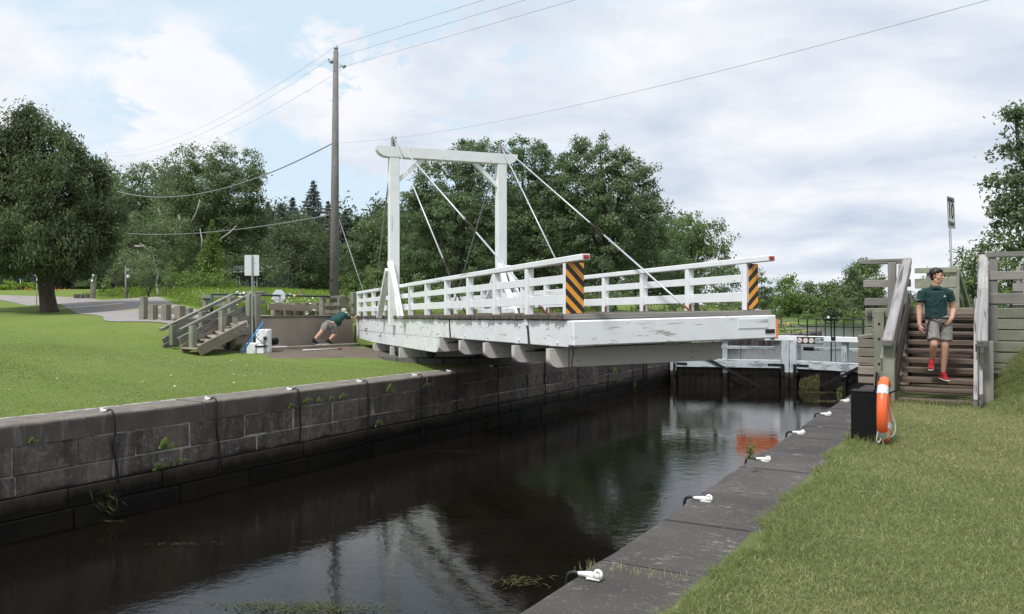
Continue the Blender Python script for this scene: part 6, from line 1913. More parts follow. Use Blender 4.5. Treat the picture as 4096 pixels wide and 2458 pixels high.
# --- trees beyond the right abutment
tree('tree', 'leafy tree between the load sign and the right fence', 'tree', 3900, 52, [(3900, 1010, 62, 55, 52), (3940, 1090, 75, 70, 52), (3870, 1120, 60, 70, 52), (3930, 1190, 90, 60, 52)], M['leaf_light'], M['bark'], .2, 14, .6, 60, .16, 71, base_z=.8, shell=.35)
tree('tree', 'fresh green tree behind the right fence rails', 'tree', 4050, 44, [(4020, 1040, 70, 50, 44), (4080, 1100, 70, 70, 44), (4010, 1150, 60, 60, 44), (4100, 1190, 70, 60, 44)], M['leaf_light'], M['bark'], .18, 15, .55, 60, .14, 72, base_z=.8)
tree('tree', 'small pale tree behind the walking man to the left of the sign pole', 'tree', 3770, 78, [(3765, 1090, 30, 32, 78), (3790, 1110, 30, 40, 78), (3740, 1150, 40, 50, 78)], M['leaf_light'], M['bark'], .24, 12, .6, 50, .12, 73, base_z=.8)
tree('maple_tree', 'tall maple cut by the right edge, branches reaching left over the fence', 'maple tree', 4260, 24, [(4080, 520, 50, 70, 24), (4060, 640, 80, 70, 24), (4120, 600, 120, 120, 24), (4010, 735, 90, 36, 24), (4080, 780, 120, 60, 24), (4000, 815, 60, 28, 24), (4040, 880, 90, 40, 24), (4110, 900, 110, 80, 24), (4010, 980, 80, 36, 24), (4090, 1000, 90, 44, 24), (4250, 700, 160, 260, 24), (4060, 450, 26, 34, 24)], MP, M['bark'], .13, 22, .42, 64, .22, 74, base_z=1.0, shell=.3, flat=.5, droop=.12)

# ================================================================ grasses and small plants
def blades(n, xy, z, h, wd, lean, tint, name, mat, label=None, cat=None, kind='stuff', parent=None):
    """five-point bent blades as one mesh of two quads... built as quad + tip triangle"""
    an = rng.uniform(0, 2 * np.pi, n); d = np.stack([np.cos(an), np.sin(an), 0 * an], -1)
    ln = rng.uniform(0, 2 * np.pi, n); L = np.stack([np.cos(ln), np.sin(ln), 0 * ln], -1) * (lean * h)[:, None]
    b = np.c_[xy, z - .01]
    w_ = wd[:, None] * d * .5
    up = np.array([0, 0, 1.0]) * h[:, None]
    p0, p1 = b - w_, b + w_
    m0, m1 = b + L * .35 + up * .55 - w_ * .8, b + L * .35 + up * .55 + w_ * .8
    tp = b + L + up * (1 - .35 * lean[:, None] ** 2)
    quad = np.stack([p0, p1, m1, m0], 1)
    tri = np.stack([m0, m1, tp], 1)
    v = np.concatenate([quad.reshape(-1, 3), tri.reshape(-1, 3)])
    nv = len(v); c = (v.min(0) + v.max(0)) / 2; v = (v - c).astype(np.float32)
    me = bpy.data.meshes.new(name)
    me.vertices.add(nv); me.vertices.foreach_set('co', v.ravel())
    me.loops.add(nv); me.loops.foreach_set('vertex_index', np.arange(nv, dtype=np.int32))
    me.polygons.add(2 * n)
    st_ = np.r_[np.arange(n) * 4, 4 * n + np.arange(n) * 3].astype(np.int32)
    me.polygons.foreach_set('loop_start', st_); me.polygons.foreach_set('loop_total', np.r_[np.full(n, 4), np.full(n, 3)].astype(np.int32))
    at = me.attributes.new('tint', 'FLOAT', 'POINT')
    at.data.foreach_set('value', np.r_[np.repeat(tint * .75, 4), np.repeat(tint, 3)].astype(np.float32))
    me.materials.append(mat); me.update(calc_edges=True)
    o = bpy.data.objects.new(name, me); o.location = Vector(c.tolist()) - (wloc(parent) if parent else Vector())
    link(o, parent); tag(o, label, cat, None, kind)
    return o
def vn(x, y, s, ph=0.0):
    """cheap smooth noise"""
    return (np.sin(x * s + ph) * np.cos(y * s * 1.3 + ph * 2) + np.sin(x * s * 2.1 + y * s * 1.7 + ph) * .6 + np.sin(x * s * .6 - y * s * 3.1 + 2 + ph) * .5) / 2.1
# near lawn, right bank
def near_lawn():
    N = 430000
    t_ = rng.uniform(0, 1, N) ** 1.25
    Y = 3.1 + t_ * 14.5
    Xl = -2.27 + .5787 * Y + .62 / CC
    Xr = .72 * Y + .5
    X = Xl + (Xr - Xl) * rng.uniform(0, 1, N)
    a, b = X * CC - Y * SS, X * SS + Y * CC
    # ragged edge over the coping
    edge = COPE_R + .02 + .045 * np.sin(b * 2.7) + .05 * np.sin(b * 6.1 + 1) + .035 * np.sin(b * 15) + .02 * np.sin(b * 41)
    keep = (a > edge) & (b < 17.65) & ~((a > -1.25) & (a < .10) & (b > 14.45))
    a, b, Y = a[keep], b[keep], Y[keep]; n = len(a)
    e = edge[keep]
    near_edge_ = np.exp(-np.maximum(a - e, 0) / .22)
    bank = sm(b, 13, 16) * sm(a, .1, .8)
    patch_ = np.clip(.5 + .45 * vn(a, b, 1.1) + .35 * vn(a + 3, b, 2.9) + rng.normal(0, .12, n), 0, 1)
    h = (.034 + .024 * patch_ + .035 * near_edge_ + .12 * bank) * rng.uniform(.5, 1.5, n)
    wd = (.0013 + .00055 * Y) * rng.uniform(.7, 1.3, n)
    lean = rng.uniform(.4, 1.6, n)
    tone = np.clip(.5 + .6 * vn(a * .8, b * .8, .55, 1.7), 0, 1)
    straw = rng.uniform(0, 1, n) * (1.35 - .7 * (1 - tone)) < (.10 + .42 * (1 - patch_) ** 1.3) * (1 - .8 * near_edge_) * (1 - .6 * bank)
    tint = np.where(straw, rng.uniform(.6, 1.0, n), np.clip(.10 + .24 * patch_ * rng.uniform(0, 1.3, n) - .05 * near_edge_ - .10 * (tone - .5), 0, .45))
    blades(n, np.c_[a, b], zright(a, b), h, wd, lean, tint, 'grass', M['grass_blade'], 'short trodden grass with straw coloured blades on the near bank', 'grass')
near_lawn()
def left_lawn():
    N = 230000
    Y = 10.2 + rng.uniform(0, 1, N) ** 1.3 * 19
    X = rng.uniform(-.70, .12, N) * Y
    a, b = X * CC - Y * SS, X * SS + Y * CC
    edge = COPE_L + .03 + .05 * np.sin(b * 3.1) + .04 * np.sin(b * 8.3)
    keep = (a < edge) & ~((a < -20.4) & (b > 17.4)) & ~((a < -14.7) & (b > 17.3) & (b < 22.5)) & (np.hypot(a - pc.x, b - pc.y) > 2.25)
    keep &= ~((np.abs(a - _gp[0]) < .8) & (np.abs(b - _gp[1]) < .5))
    a, b, Y, e = a[keep], b[keep], Y[keep], edge[keep]; n = len(a)
    ne = np.exp((a - e) / .25)
    patch_ = np.clip(.5 + .5 * vn(a, b, .5) + rng.normal(0, .2, n), 0, 1)
    keep2 = rng.uniform(0, 1, n) > sm(Y, 19, 29)
    a, b, Y, e, ne, patch_ = (q_[keep2] for q_ in (a, b, Y, e, ne, patch_)); n = len(a)
    h = (.018 + .010 * patch_ + .03 * ne) * rng.uniform(.5, 1.5, n)
    wd = .0008 * Y * rng.uniform(.7, 1.3, n)
    tint = np.clip(.22 + .35 * patch_ * rng.uniform(.4, 1.4, n) - .15 * rng.uniform(0, 1, n) + .22 * vn(a, b, .22, 2.2) + .15 * vn(a, b, 1.7, .3), 0, 1)
    blades(n, np.c_[a, b], zleft(a, b), h, wd, rng.uniform(.5, 1.6, n), tint, 'grass', M['lawn_blade'], 'bright mown grass on the far bank along the lock wall', 'grass')
_gp = ab(850, 25.3)
left_lawn()
def extras():
    spots = []
    for k in range(420):
        spots.append((rng.uniform(-1.2, .15), 14.28 + rng.normal() * .06))
    for k in range(260):
        an = rng.uniform(0, 6.28); spots.append((ctr.x + .19 * math.cos(an), ctr.y + .19 * math.sin(an)))
    for k in range(300):
        spots.append((rng.uniform(.22, .5), rng.uniform(13.2, 17.4)))
    for k in range(500):
        spots.append((rng.uniform(.3, 5), 17.5 + rng.normal() * .1))
    xy = np.array(spots); n = len(xy)
    blades(n, xy, zright(xy[:, 0], xy[:, 1]), rng.uniform(.05, .17, n), np.full(n, .009), rng.uniform(.2, .9, n), np.clip(rng.normal(.2, .15, n), 0, 1), 'tall_grass', M['grass_blade'], 'longer unmown grass round the foot of the stairs and the bollard', 'grass')
    m = 330
    Y = 11 + rng.uniform(0, 1, m) * 24; X = rng.uniform(-.66, -.05, m) * Y
    a, b = X * CC - Y * SS, X * SS + Y * CC
    k = (a < -12.3) & (b < 17) & (vn(a, b, .6, .4) > -.1); a, b = a[k], b[k]
    o = putq('clover', leaf_quads(np.c_[a, b, zleft(a, b) + .03], .035, unit(rng.normal(size=(len(a), 3)) * .2 + np.array([0, 0, 1])), .9), 4, M['flower_white']); tag(o, 'white clover heads scattered over the far lawn', 'flowers', None, 'stuff')
extras()
def weeds():
    # tall meadow between road and trees
    N = 60000
    xs = rng.uniform(330, 1420, N); Y = rng.uniform(34, 78, N)
    X = (xs - 2048) / 3200 * Y
    a, b = X * CC - Y * SS, X * SS + Y * CC
    # keep off the road: right/behind its far edge
    fe = np.array([(-20.72, 23.4), (-28, 24.0), ab(930, 36), ab(800, 40.7), ab(640, 56), ab(556, 66), ab(343, 76), ab(-60, 101)])
    Xf, Yf = camxy(fe[:, 0], fe[:, 1]); xsf = 2048 + 3200 * Xf / Yf
    o_ = np.argsort(xsf); ylim = np.interp(xs, xsf[o_], Yf[o_])
    keep = (Y > ylim + .3) & ~((xs > 1050) & (Y < 34.5))
    a, b, Y, xs, ylim = a[keep], b[keep], Y[keep], xs[keep], ylim[keep]; n = len(a)
    g_ = sm(Y - ylim, 1, 9)
    h = (.10 + .60 * g_) * rng.uniform(.5, 1.35, n)
    wd = (.035 + .05 * g_) * rng.uniform(.6, 1.4, n)
    tint = np.clip(.45 + .3 * vn(a, b, .35) + rng.normal(0, .16, n), 0, 1)
    blades(n, np.c_[a, b], zleft(a, b), h, wd, rng.uniform(.1, .6, n), tint, 'tall_weeds', M['leaf_weed'], 'tall bright weeds filling the slope beyond the road', 'weeds')
    m = 3200
    idx = rng.integers(0, n, m)
    k = (Y[idx] - ylim[idx]) < 9
    idx = idx[k]
    pts = np.c_[a[idx], b[idx], zleft(a[idx], b[idx]) + h[idx] * 1.05 + .1]
    o = putq('seed_heads', leaf_quads(pts, .15, unit(rng.normal(size=(len(pts), 3))), .4), 4, M['seed_head']); tag(o, 'pale seed heads over the weeds near the road', 'weeds', None, 'stuff')
    # white flowers near the guard rail
    m = 240
    xs = np.r_[rng.uniform(930, 1010, m // 2), rng.uniform(1080, 1270, m // 2)]; Y = rng.uniform(31.5, 37, m)
    X = (xs - 2048) / 3200 * Y; a, b = X * CC - Y * SS, X * SS + Y * CC
    z = zleft(a, b) + rng.uniform(.1, 1.0, m)
    o = putq('white_flowers', leaf_quads(np.c_[a, b, z], .13, unit(rng.normal(size=(m, 3)) * .4 + np.array([0, 0, 1])), .9), 4, M['flower_white']); tag(o, 'white wild flowers around the guard rail', 'flowers', None, 'stuff')
    N = 22000
    xs = rng.uniform(840, 1420, N); Y = rng.uniform(34, 45, N); X = (xs - 2048) / 3200 * Y; a, b = X * CC - Y * SS, X * SS + Y * CC
    k = b > 23.6
    a, b = a[k], b[k]; n = len(a)
    blades(n, np.c_[a, b], zleft(a, b), rng.uniform(.15, .95, n), rng.uniform(.02, .06, n), rng.uniform(.1, .7, n), np.clip(rng.normal(.4, .2, n), 0, 1), 'roadside_weeds', M['leaf_weed'], 'weeds and flower stalks behind the guard rail', 'weeds')
    # bank behind the bridge
    N = 26000
    b = rng.uniform(27, 60, N); a = -11.9 - rng.uniform(0, 1, N) ** .8 * 16
    k = (np.hypot(a - pc.x, b - pc.y) > 3)
    a, b = a[k], b[k]; n = len(a)
    blades(n, np.c_[a, b], zleft(a, b), rng.uniform(.04, .12, n) + .25 * sm(-a, 14, 20) * rng.uniform(0, 1, n), rng.uniform(.02, .05, n), rng.uniform(.1, .7, n), np.clip(rng.normal(.3, .2, n), 0, 1), 'grass', M['lawn_blade'], 'grass behind the bridge on the far bank', 'grass')
weeds()
# floating weed in the canal
def floating():
    def rafts(cx, cy, rx, ry, n, rot, size):
        u = rng.normal(size=(n, 2)) * .5
        x = cx + rx * u[:, 0] * math.cos(rot) - ry * u[:, 1] * math.sin(rot); y = cy + rx * u[:, 0] * math.sin(rot) + ry * u[:, 1] * math.cos(rot)
        k = (x > AL + .05) & (x < AR - .05)
        x, y = x[k], y[k]
        pts = np.c_[x, y, np.full(len(x), WATER_Z + .008) + rng.uniform(0, .012, len(x))]
        nrm = unit(rng.normal(size=(len(x), 3)) * .12 + np.array([0, 0, 1]))
        return leaf_quads(pts, size, nrm, .10)
    def wpt(xs, ys):
        Y = (1.5 - WATER_Z) * 3200 / (ys - 1245); return P(xs, ys, Y)
    spec = [((1230, 2440), .75, .22, 900, .08), ((1000, 2420), .4, .10, 120, .07), ((720, 2180), .6, .06, 50, .07), ((430, 2090), .35, .08, 50, .08), ((1800, 1810), .9, .10, 50, .08), ((3330, 1608), .9, .28, 500, .12), ((3270, 1572), .7, .2, 320, .14), ((2090, 2330), .3, .2, 90, .12)]
    for i, ((x, y), rx, ry, n, s_) in enumerate(spec):
        c = wpt(x, y)
        q_ = rafts(c.x, c.y, rx, ry, n, R(YAW), s_)
        lbl = ['large raft of yellow green floating weed at the bottom edge of the picture', 'thin trail of weed left of the large raft', 'strand of weed floating off the far wall at the left', 'weed caught at the foot of the first hose', 'faint weed strands below the bridge tail', 'weed raft in front of the right gate leaf', 'weed raft against the foot of the right gate', 'dark weed stems by the nearest hook'][i]
        o = putq('floating_weed', q_, 4, M['algae'], None, np.clip(rng.normal(.4, .25, len(q_)), 0, 1)); tag(o, lbl, 'water weed', None, 'stuff')
    # weed hanging on the gate brace
    c0 = ptr(LR * .45, -.9, .27)
    n = 1300
    u = rng.uniform(0, .85, n); dz = rng.uniform(0, 1, n) ** .8
    base_ = np.array([tuple(ptr(LR * .93 - LR * .71 * 0 - 1.05 + x * 1.0, 0, .27)) for x in u])
    zt_ = -1.25 + .45 * u * 0
    pts = base_.copy(); pts[:, 2] = -.95 - .55 * (u * .6) - dz * .55
    q_ = leaf_quads(pts, .16, unit(rng.normal(size=(n, 3)) * .3 + np.array(nr)), .10, np.tile([0, 0, -2.0], (n, 1)))
    o = putq('hanging_weed', q_, 4, M['algae'], None, np.clip(rng.normal(.35, .25, n), 0, 1)); tag(o, 'curtain of dead weed hanging from the brace of the right gate', 'water weed', None, 'stuff')
floating()
# ferns in the wall joints
def fern_mesh(nm, seed, size, n=70):
    g = np.random.default_rng(seed)
    an = g.uniform(-1.4, 1.4, 9)
    Q = []
    for a in an:
        L = size * g.uniform(.6, 1.1); k = 9
        u = np.linspace(.1, 1, k)
        p = np.stack([u * L * .5, u * L * math.sin(a) * .8, u * L * 1.0 * math.cos(a) - (u ** 2) * L * .3], -1)
        for sgn in (-1, 1):
            tdir = np.array([.2, math.cos(a) * sgn, -math.sin(a) * sgn])
            c = p + tdir * (1 - u * .7)[:, None] * L * .14
            Q.append(leaf_quads(c, L * .21, unit(g.normal(size=(k, 3)) * .3 + np.array([.7, 0, .6])), .4, np.tile(tdir * 2, (k, 1))))
    Q = np.concatenate(Q).reshape(-1, 3)
    me = bpy.data.meshes.new(nm)
    me.from_pydata(Q.tolist(), [], [[4 * i, 4 * i + 1, 4 * i + 2, 4 * i + 3] for i in range(len(Q) // 4)])
    at = me.attributes.new('tint', 'FLOAT', 'POINT'); at.data.foreach_set('value', g.uniform(.2, 1, len(Q)).astype(np.float32))
    me.materials.append(M['leaf_bright']); me.update()
    return me
fm = [fern_mesh('fern', s_, .22) for s_ in (1, 2, 3)]
ferns = [(650, 1795, 1.1, 'bright fern growing under the mortar line left of the second hose'), (628, 1878, 1.0, 'low fern tuft at the stain line below the bright fern'), (705, 1858, .9, 'small fern tuft at the stain line, right of the low one'), (125, 1772, .5, 'tiny fern at the left edge under the coping'), (1160, 1630, .7, 'fern beside the third hose'), (1218, 1612, .8, 'fern right of the third hose, in the coping joint'), (1270, 1608, .6, 'small fern between the third and fourth hoses'), (1320, 1600, .7, 'fern under the coping in the middle of the gap before the fourth hose'), (1360, 1595, .9, 'fern just left of the fourth hose'), (1548, 1568, 1.1, 'leafy fern right of the fourth hose'), (1505, 1705, 1.2, 'large fern at the stain line right of the fourth hose'), (1695, 1550, .9, 'fern right of the fifth hose'), (2398, 1455, 1.0, 'fern below the bridge tip by the last hoses'), (2450, 1488, 1.4, 'big fern on the far wall beneath the bridge tip'), (2465, 1530, 1.2, 'lower of the ferns beneath the bridge tip'), (2490, 1442, 1.2, 'fern near the top of the wall beside the ladder')]
for i, (x_, y_, s_, lb_) in enumerate(ferns):
    k = (x_ - 2048) / 3200; Y = AL / (k * CC - SS); p = P(x_, y_, Y)
    o = bpy.data.objects.new('fern', fm[i % 3]); o.location = p; o.scale = (s_ * 1.0,) * 3; o.rotation_euler = (0, 0, 0)
    link(o); tag(o, lb_, 'fern', 'ferns in the joints of the far lock wall')
def tuft(label, p, h, n, mat, name='grass_tuft', spread=.04, wd=.008, tint=(.3, .15)):
    xy = np.array([[p.x, p.y]]) + rng.normal(size=(n, 2)) * spread
    o = blades(n, xy, np.full(n, p.z), rng.uniform(.5, 1.2, n) * h, np.full(n, wd), rng.uniform(.1, .7, n), np.clip(rng.normal(tint[0], tint[1], n), 0, 1), name, mat, label, None, 'stuff')
    return o
for (x_, y_, lb_) in ((2468, 2277, 'brownish grass tuft in the coping joint above the nearest hook'), (2540, 2288, 'second grass tuft in the coping joint above the nearest hook'), (2610, 2296, 'green tuft in the same coping joint, further right'), (2360, 2270, 'tiny tuft at the water end of the coping joint'), (2735, 2310, 'dry tuft at the lawn end of the coping joint')):
    tuft(lb_, ground_b(x_, y_ + 4), .05, 26, M['grass_blade'], spread=.035, wd=.004, tint=(.6, .3))
def stalk(label, x_, y0, y1, Y):
    p, t1 = P(x_, y0, Y), P(x_, y1, Y)
    t_ = thing('weed_stalk', p, label, 'weed')
    tube('stem', [p, t1], [.006, .003], M['leaf_light'], t_, 5)
    n = 60; u = rng.uniform(.1, 1, n)
    pts = np.array([tuple(p.lerp(t1, x)) for x in u]) + rng.normal(size=(n, 3)) * .02
    putq('leaves', leaf_quads(pts, .05, unit(rng.normal(size=(n, 3))), .35), 4, M['leaf_light'], t_, rng.uniform(.2, 1, n))
stalk('tall weed growing at the coping edge over the orange reflection', 3003, 1838, 1768, 7.4)
stalk('tall weed on the coping near the black bollard', 3357, 1605, 1556, 12.6)
tree('bush', 'small leafy weed under the far stairs', 'weed', 957, 25.2, [(960, 1388, 15, 9, 25.2)], M['leaf_bright'], None, .07, 900, .08, 30, .02, 90, base_z=.2)
# weed caught on the hoses
for (x_, y_, lb_) in ((430, 2010, 'dead weed tangled round the foot of the first hose'), (1960, 1695, 'weed tangled on the hose beneath the bridge'), (2535, 1550, 'weed tuft hanging at the foot of the wall ladder')):
    k = (x_ - 2048) / 3200; a_ = AL + .06; Y = a_ / (k * CC - SS); p = P(x_, y_, Y)
    n = 90
    pts = np.array([[p.x, p.y, p.z]]) + rng.normal(size=(n, 3)) * np.array([.03, .09, .12])
    o = putq('dead_weed', leaf_quads(pts, .20, unit(rng.normal(size=(n, 3))), .06, np.tile([0, .8, -1.2], (n, 1))), 4, M['algae'], None, np.clip(rng.normal(.3, .2, n), 0, 1)); tag(o, lb_, None, None, 'stuff')
# ================================================================ people
def solid(name, blobs, mat, parent, voxel=.012, smooth=6, frame=None, capf=.85):
    """one continuous surface grown round tapered limbs; blobs: (p0, r0, p1, r1) with radii as numbers or (side, depth)"""
    bm = bmesh.new()
    for bl in blobs:
        p0, r0, p1, r1 = bl[:4]
        p0, p1 = Vector(p0), Vector(p1)
        fr = bl[4] if len(bl) > 4 else None
        d = p1 - p0; L = d.length
        t = d.normalized() if L > 1e-6 else Vector((0, 0, 1))
        ref = frame if frame is not None else Vector((1, 0, 0))
        if fr is not None: ref = fr
        u = (ref - t * ref.dot(t))
        if u.length < 1e-3: u = Vector((0, 1, 0)) - t * t.y
        u.normalize(); v = t.cross(u)
        ra = r0 if isinstance(r0, tuple) else (r0, r0); rb = r1 if isinstance(r1, tuple) else (r1, r1)
        seg, cap = 14, 4
        rings = []
        ea = min(ra) * capf; eb = min(rb) * capf
        for i in range(cap + 1):
            an = -math.pi / 2 + math.pi / 2 * i / cap
            rings.append((p0 + t * ea * math.sin(an), ra[0] * max(math.cos(an), .02), ra[1] * max(math.cos(an), .02)))
        for i in range(cap + 1):
            an = math.pi / 2 * i / cap
            rings.append((p1 + t * eb * math.sin(an), rb[0] * max(math.cos(an), .02), rb[1] * max(math.cos(an), .02)))
        vs = []
        for c, a, b in rings:
            vs.append([bm.verts.new(c + u * a * math.cos(2 * math.pi * k / seg) + v * b * math.sin(2 * math.pi * k / seg)) for k in range(seg)])
        for i in range(len(vs) - 1):
            for k in range(seg):
                bm.faces.new([vs[i][k], vs[i][(k + 1) % seg], vs[i + 1][(k + 1) % seg], vs[i + 1][k]])
        bm.faces.new(vs[0][::-1]); bm.faces.new(vs[-1])
    me = bpy.data.meshes.new(name); bm.to_mesh(me); bm.free()
    tmp = bpy.data.objects.new(name + '_tmp', me); col.objects.link(tmp)
    m = tmp.modifiers.new('r', 'REMESH'); m.mode = 'VOXEL'; m.voxel_size = voxel
    s_ = tmp.modifiers.new('s', 'SMOOTH'); s_.iterations = smooth; s_.factor = .5
    dg = bpy.context.evaluated_depsgraph_get(); dg.update()
    me2 = bpy.data.meshes.new_from_object(tmp.evaluated_get(dg))
    bpy.data.objects.remove(tmp)
    n = len(me2.vertices); co = np.empty(n * 3, np.float32); me2.vertices.foreach_get('co', co); co = co.reshape(-1, 3)
    c = (co.min(0) + co.max(0)) / 2; me2.vertices.foreach_set('co', (co - c).ravel())
    me2.materials.clear(); me2.materials.append(mat)
    me2.polygons.foreach_set('use_smooth', [True] * len(me2.polygons)); me2.update()
    me2.name = name
    o = bpy.data.objects.new(name, me2); o.location = Vector(c.tolist()) - wloc(parent)
    return link(o, parent)

CR = Vector((CC, SS, 0)); CF = Vector((-SS, CC, 0))      # camera right, camera forward
# ---- the man walking down the near stairs
YM = 13.12
def A(x, y, d=0.0):
    return P(3600 + x / 2.4725, 1000 + y / 2.4725, YM + d)
man = thing('person', A(420, 1300, 0), 'man in dark green shirt, grey shorts and red shoes walking down the near stairs', 'person')
k_ = YM / 3200 / 2.4725       # metres per close-up pixel
# d < 0 is towards the camera
neck, chin = A(352, 362, .02), A(378, 345, -.06)
shL, shR = A(218, 415, .02), A(482, 412, -.02)
elL, wrL = A(190, 590, .03), A(193, 742, -.03)
elR, wrR = A(527, 590, .02), A(512, 680, -.13)
hipL, hipR = A(312, 700, .0), A(446, 700, 0)
knL, anL = A(336, 935, -.14), A(318, 1085, -.0)
knR, anR = A(445, 945, -.06), A(428, 1215, .02)
head_c = A(362, 268, 0)
fdir = (CR * .62 - CF * .75 - Vector((0, 0, .05))).normalized()    # where he looks
fside = fdir.cross(Vector((0, 0, 1))).normalized()
fup = fside.cross(fdir).normalized()
body = [
    (neck + Vector((0, 0, -.03)), .058, A(358, 320, 0), .053),
    (shL.lerp(elL, .30), .048, elL, .044), (elL, .046, wrL, .030), (shR.lerp(elR, .30), .048, elR, .044), (elR, .046, wrR, .030),
    (A(352, 450, 0), (.12, .075), A(362, 640, 0), (.12, .08), CR),
    (hipL, .10, hipR, .10), (hipL, .095, knL, .060), (knL + Vector((0, 0, .0)), .060, knL.lerp(anL, .3), .058), (knL.lerp(anL, .3), .058, anL, .036),
    (hipR, .095, knR, .060), (knR, .060, knR.lerp(anR, .28), .060), (knR.lerp(anR, .28), .060, anR, .037),
]
def hand(wr, d, palm_n, size, curl, side):
    """palm plus four fingers and a thumb; d: pointing direction, palm_n: palm normal, side: towards the thumb"""
    d = d.normalized(); s_ = side.normalized(); n = palm_n.normalized()
    H = size
    pal = wr + d * H * .26
    out = [(wr, .026, pal, (.040, .018), s_), (pal - s_ * .018, .017, pal + s_ * .02, .017), (pal + d * H * .18 - s_ * .02, .015, pal + d * H * .18 + s_ * .022, .015), (pal, (.038, .017), pal + d * H * .20, (.040, .014), s_)]
    for i, (o_, L) in enumerate(((.030, .36), (.011, .40), (-.009, .37), (-.028, .29))):
        b0 = pal + d * H * .20 + s_ * o_
        L1 = L * H * .5
        d1 = (d + n * curl * .5 + s_ * o_ * 4).normalized(); d2 = (d * .8 + n * curl * 1.6 + s_ * o_ * 3).normalized()
        m = b0 + d1 * L1; e = m + d2 * L1 * .9
        out += [(b0, .0098, m, .0088), (m, .0088, e, .0072)]
    t0 = pal - d * H * .05 + s_ * .030
    t1 = t0 + (d * .55 + s_ * .7 + n * .25).normalized() * H * .20; t2 = t1 + (d * .9 + s_ * .15 + n * .35).normalized() * H * .16
    out += [(t0, .014, t1, .0115), (t1, .0115, t2, .009)]
    return out
body += hand(wrL, Vector((0, 0, -1)) + CR * .12 - CF * .15, CR * 1.0 - CF * .2, .185, .45, -CF * 1.0 + CR * .3)
body += hand(wrR, (Vector((0, 0, -.62)) - CR * .75 - CF * .12), CF * 1.0 - Vector((0, 0, .1)), .185, .35, (-CR * .4 + Vector((0, 0, .85))))
# head, in one piece with the body
hc = head_c
def Hd(f, s_, u): return hc + fdir * f + fside * s_ + fup * u
body += [
    (Hd(-.025, 0, .045), (.074, .088), Hd(.0, 0, .045), (.074, .085), fside), (Hd(-.01, 0, .07), .070, Hd(.0, 0, .0), .066),
    (Hd(.035, 0, .03), (.058, .06), Hd(.045, 0, -.055), (.046, .045), fside), (Hd(.055, -.016, -.085), .024, Hd(.055, .016, -.085), .024),
    (Hd(.0, -.045, -.06), .028, Hd(.05, -.014, -.088), .024), (Hd(.0, .045, -.06), .028, Hd(.05, .014, -.088), .024),
    (Hd(.088, 0, .025), .011, Hd(.112, 0, -.015), .0145), (Hd(.098, -.012, -.020), .009, Hd(.098, .012, -.020), .009),
    (Hd(.082, -.030, .040), .010, Hd(.088, -.008, .038), .010), (Hd(.082, .030, .040), .010, Hd(.088, .008, .038), .010),
    (Hd(.084, -.016, -.052), .0095, Hd(.084, .016, -.052), .0095), (Hd(.0, -.077, .0), (.010, .018), Hd(.0, -.079, .030), (.010, .020), fdir), (Hd(.0, .077, .0), (.010, .018), Hd(.0, .079, .030), (.010, .020), fdir),
    (Hd(.05, -.040, -.01), .028, Hd(.045, -.036, -.03), .026), (Hd(.05, .040, -.01), .028, Hd(.045, .036, -.03), .026),
]
solid('body', body, M['skin'], man, .0075, 3)
def small(name, blobs, mat, parent, vox=.004, it=2): return solid(name, blobs, mat, parent, vox, it)
small('eyebrow', [(Hd(.093, -.046, .054), .0055, Hd(.099, -.014, .050), .006)], M['hair'], man)
small('eyebrow', [(Hd(.093, .046, .054), .0055, Hd(.099, .014, .050), .006)], M['hair'], man)
for sgn in (-1, 1):
    small('eye', [(Hd(.0845, sgn * .034, .026), .0085, Hd(.0855, sgn * .026, .026), .0085)], M['dark_glass'], man, .003)
small('lips', [(Hd(.0925, -.018, -.052), .0055, Hd(.095, .018, -.052), .0055)], M['sign_red'] if False else plain('lips', (.30, .11, .09), .5, 0, .05), man, .003)
small('hair', [(Hd(-.035, 0, .06), (.086, .098), Hd(-.01, 0, .085), (.078, .080), fside), (Hd(-.06, 0, .01), (.070, .045), Hd(-.05, 0, -.035), (.058, .035), fside), (Hd(.035, -.03, .108), .034, Hd(.07, -.025, .098), .022), (Hd(.035, .025, .112), .036, Hd(.075, .02, .100), .022), (Hd(.0, -.072, .07), .020, Hd(.01, -.078, .03), .010), (Hd(.0, .072, .07), .020, Hd(.01, .078, .03), .010), (Hd(.03, .06, .09), .022, Hd(.05, .055, .075), .014), (Hd(.03, -.06, .09), .022, Hd(.05, -.055, .075), .014)], M['hair'], man, .006, 3)
# shirt: torso plus two short sleeves, hem loose at the belt
shirt = [
    (A(352, 372, .01), (.078, .070), A(352, 395, 0), (.11, .085), CR),
    (A(335, 388, .01), .052, A(228, 424, .02), .058), (A(368, 388, .01), .052, A(474, 420, -.01), .058),
    (A(350, 425, 0), (.165, .115), A(352, 500, 0), (.185, .130), CR), (A(352, 500, 0), (.185, .130), A(356, 575, 0), (.172, .125), CR), (A(356, 575, 0), (.172, .125), A(358, 668, 0), (.180, .130), CR),
    (shL + Vector((0, 0, .0)), .064, A(198, 512, .0), (.068, .070)), (shR + Vector((0, 0, .0)), .064, A(508, 500, .0), (.066, .070)),
]
solid('shirt', shirt, M['shirt'], man, .010, 4, None, .3)
v, f = torus_data(A(350, 362, .005), .072, .010, CR, (CF + Vector((0, 0, .35))), 24, 6); put('collar', v, f, M['shirt'], man, True)
small('shirt_badge', [(A(434, 464, -.150), (.016, .004), A(452, 464, -.150), (.016, .004))], M['sign_white'], man, .003)
small('shirt_badge', [(A(438, 456, -.150), .006, A(446, 456, -.150), .006)], M['sign_white'], man, .003)
small('sleeve_print', [(A(158, 492, -.07), .004, A(186, 498, -.075), .004)], M['sign_white'], man, .003)
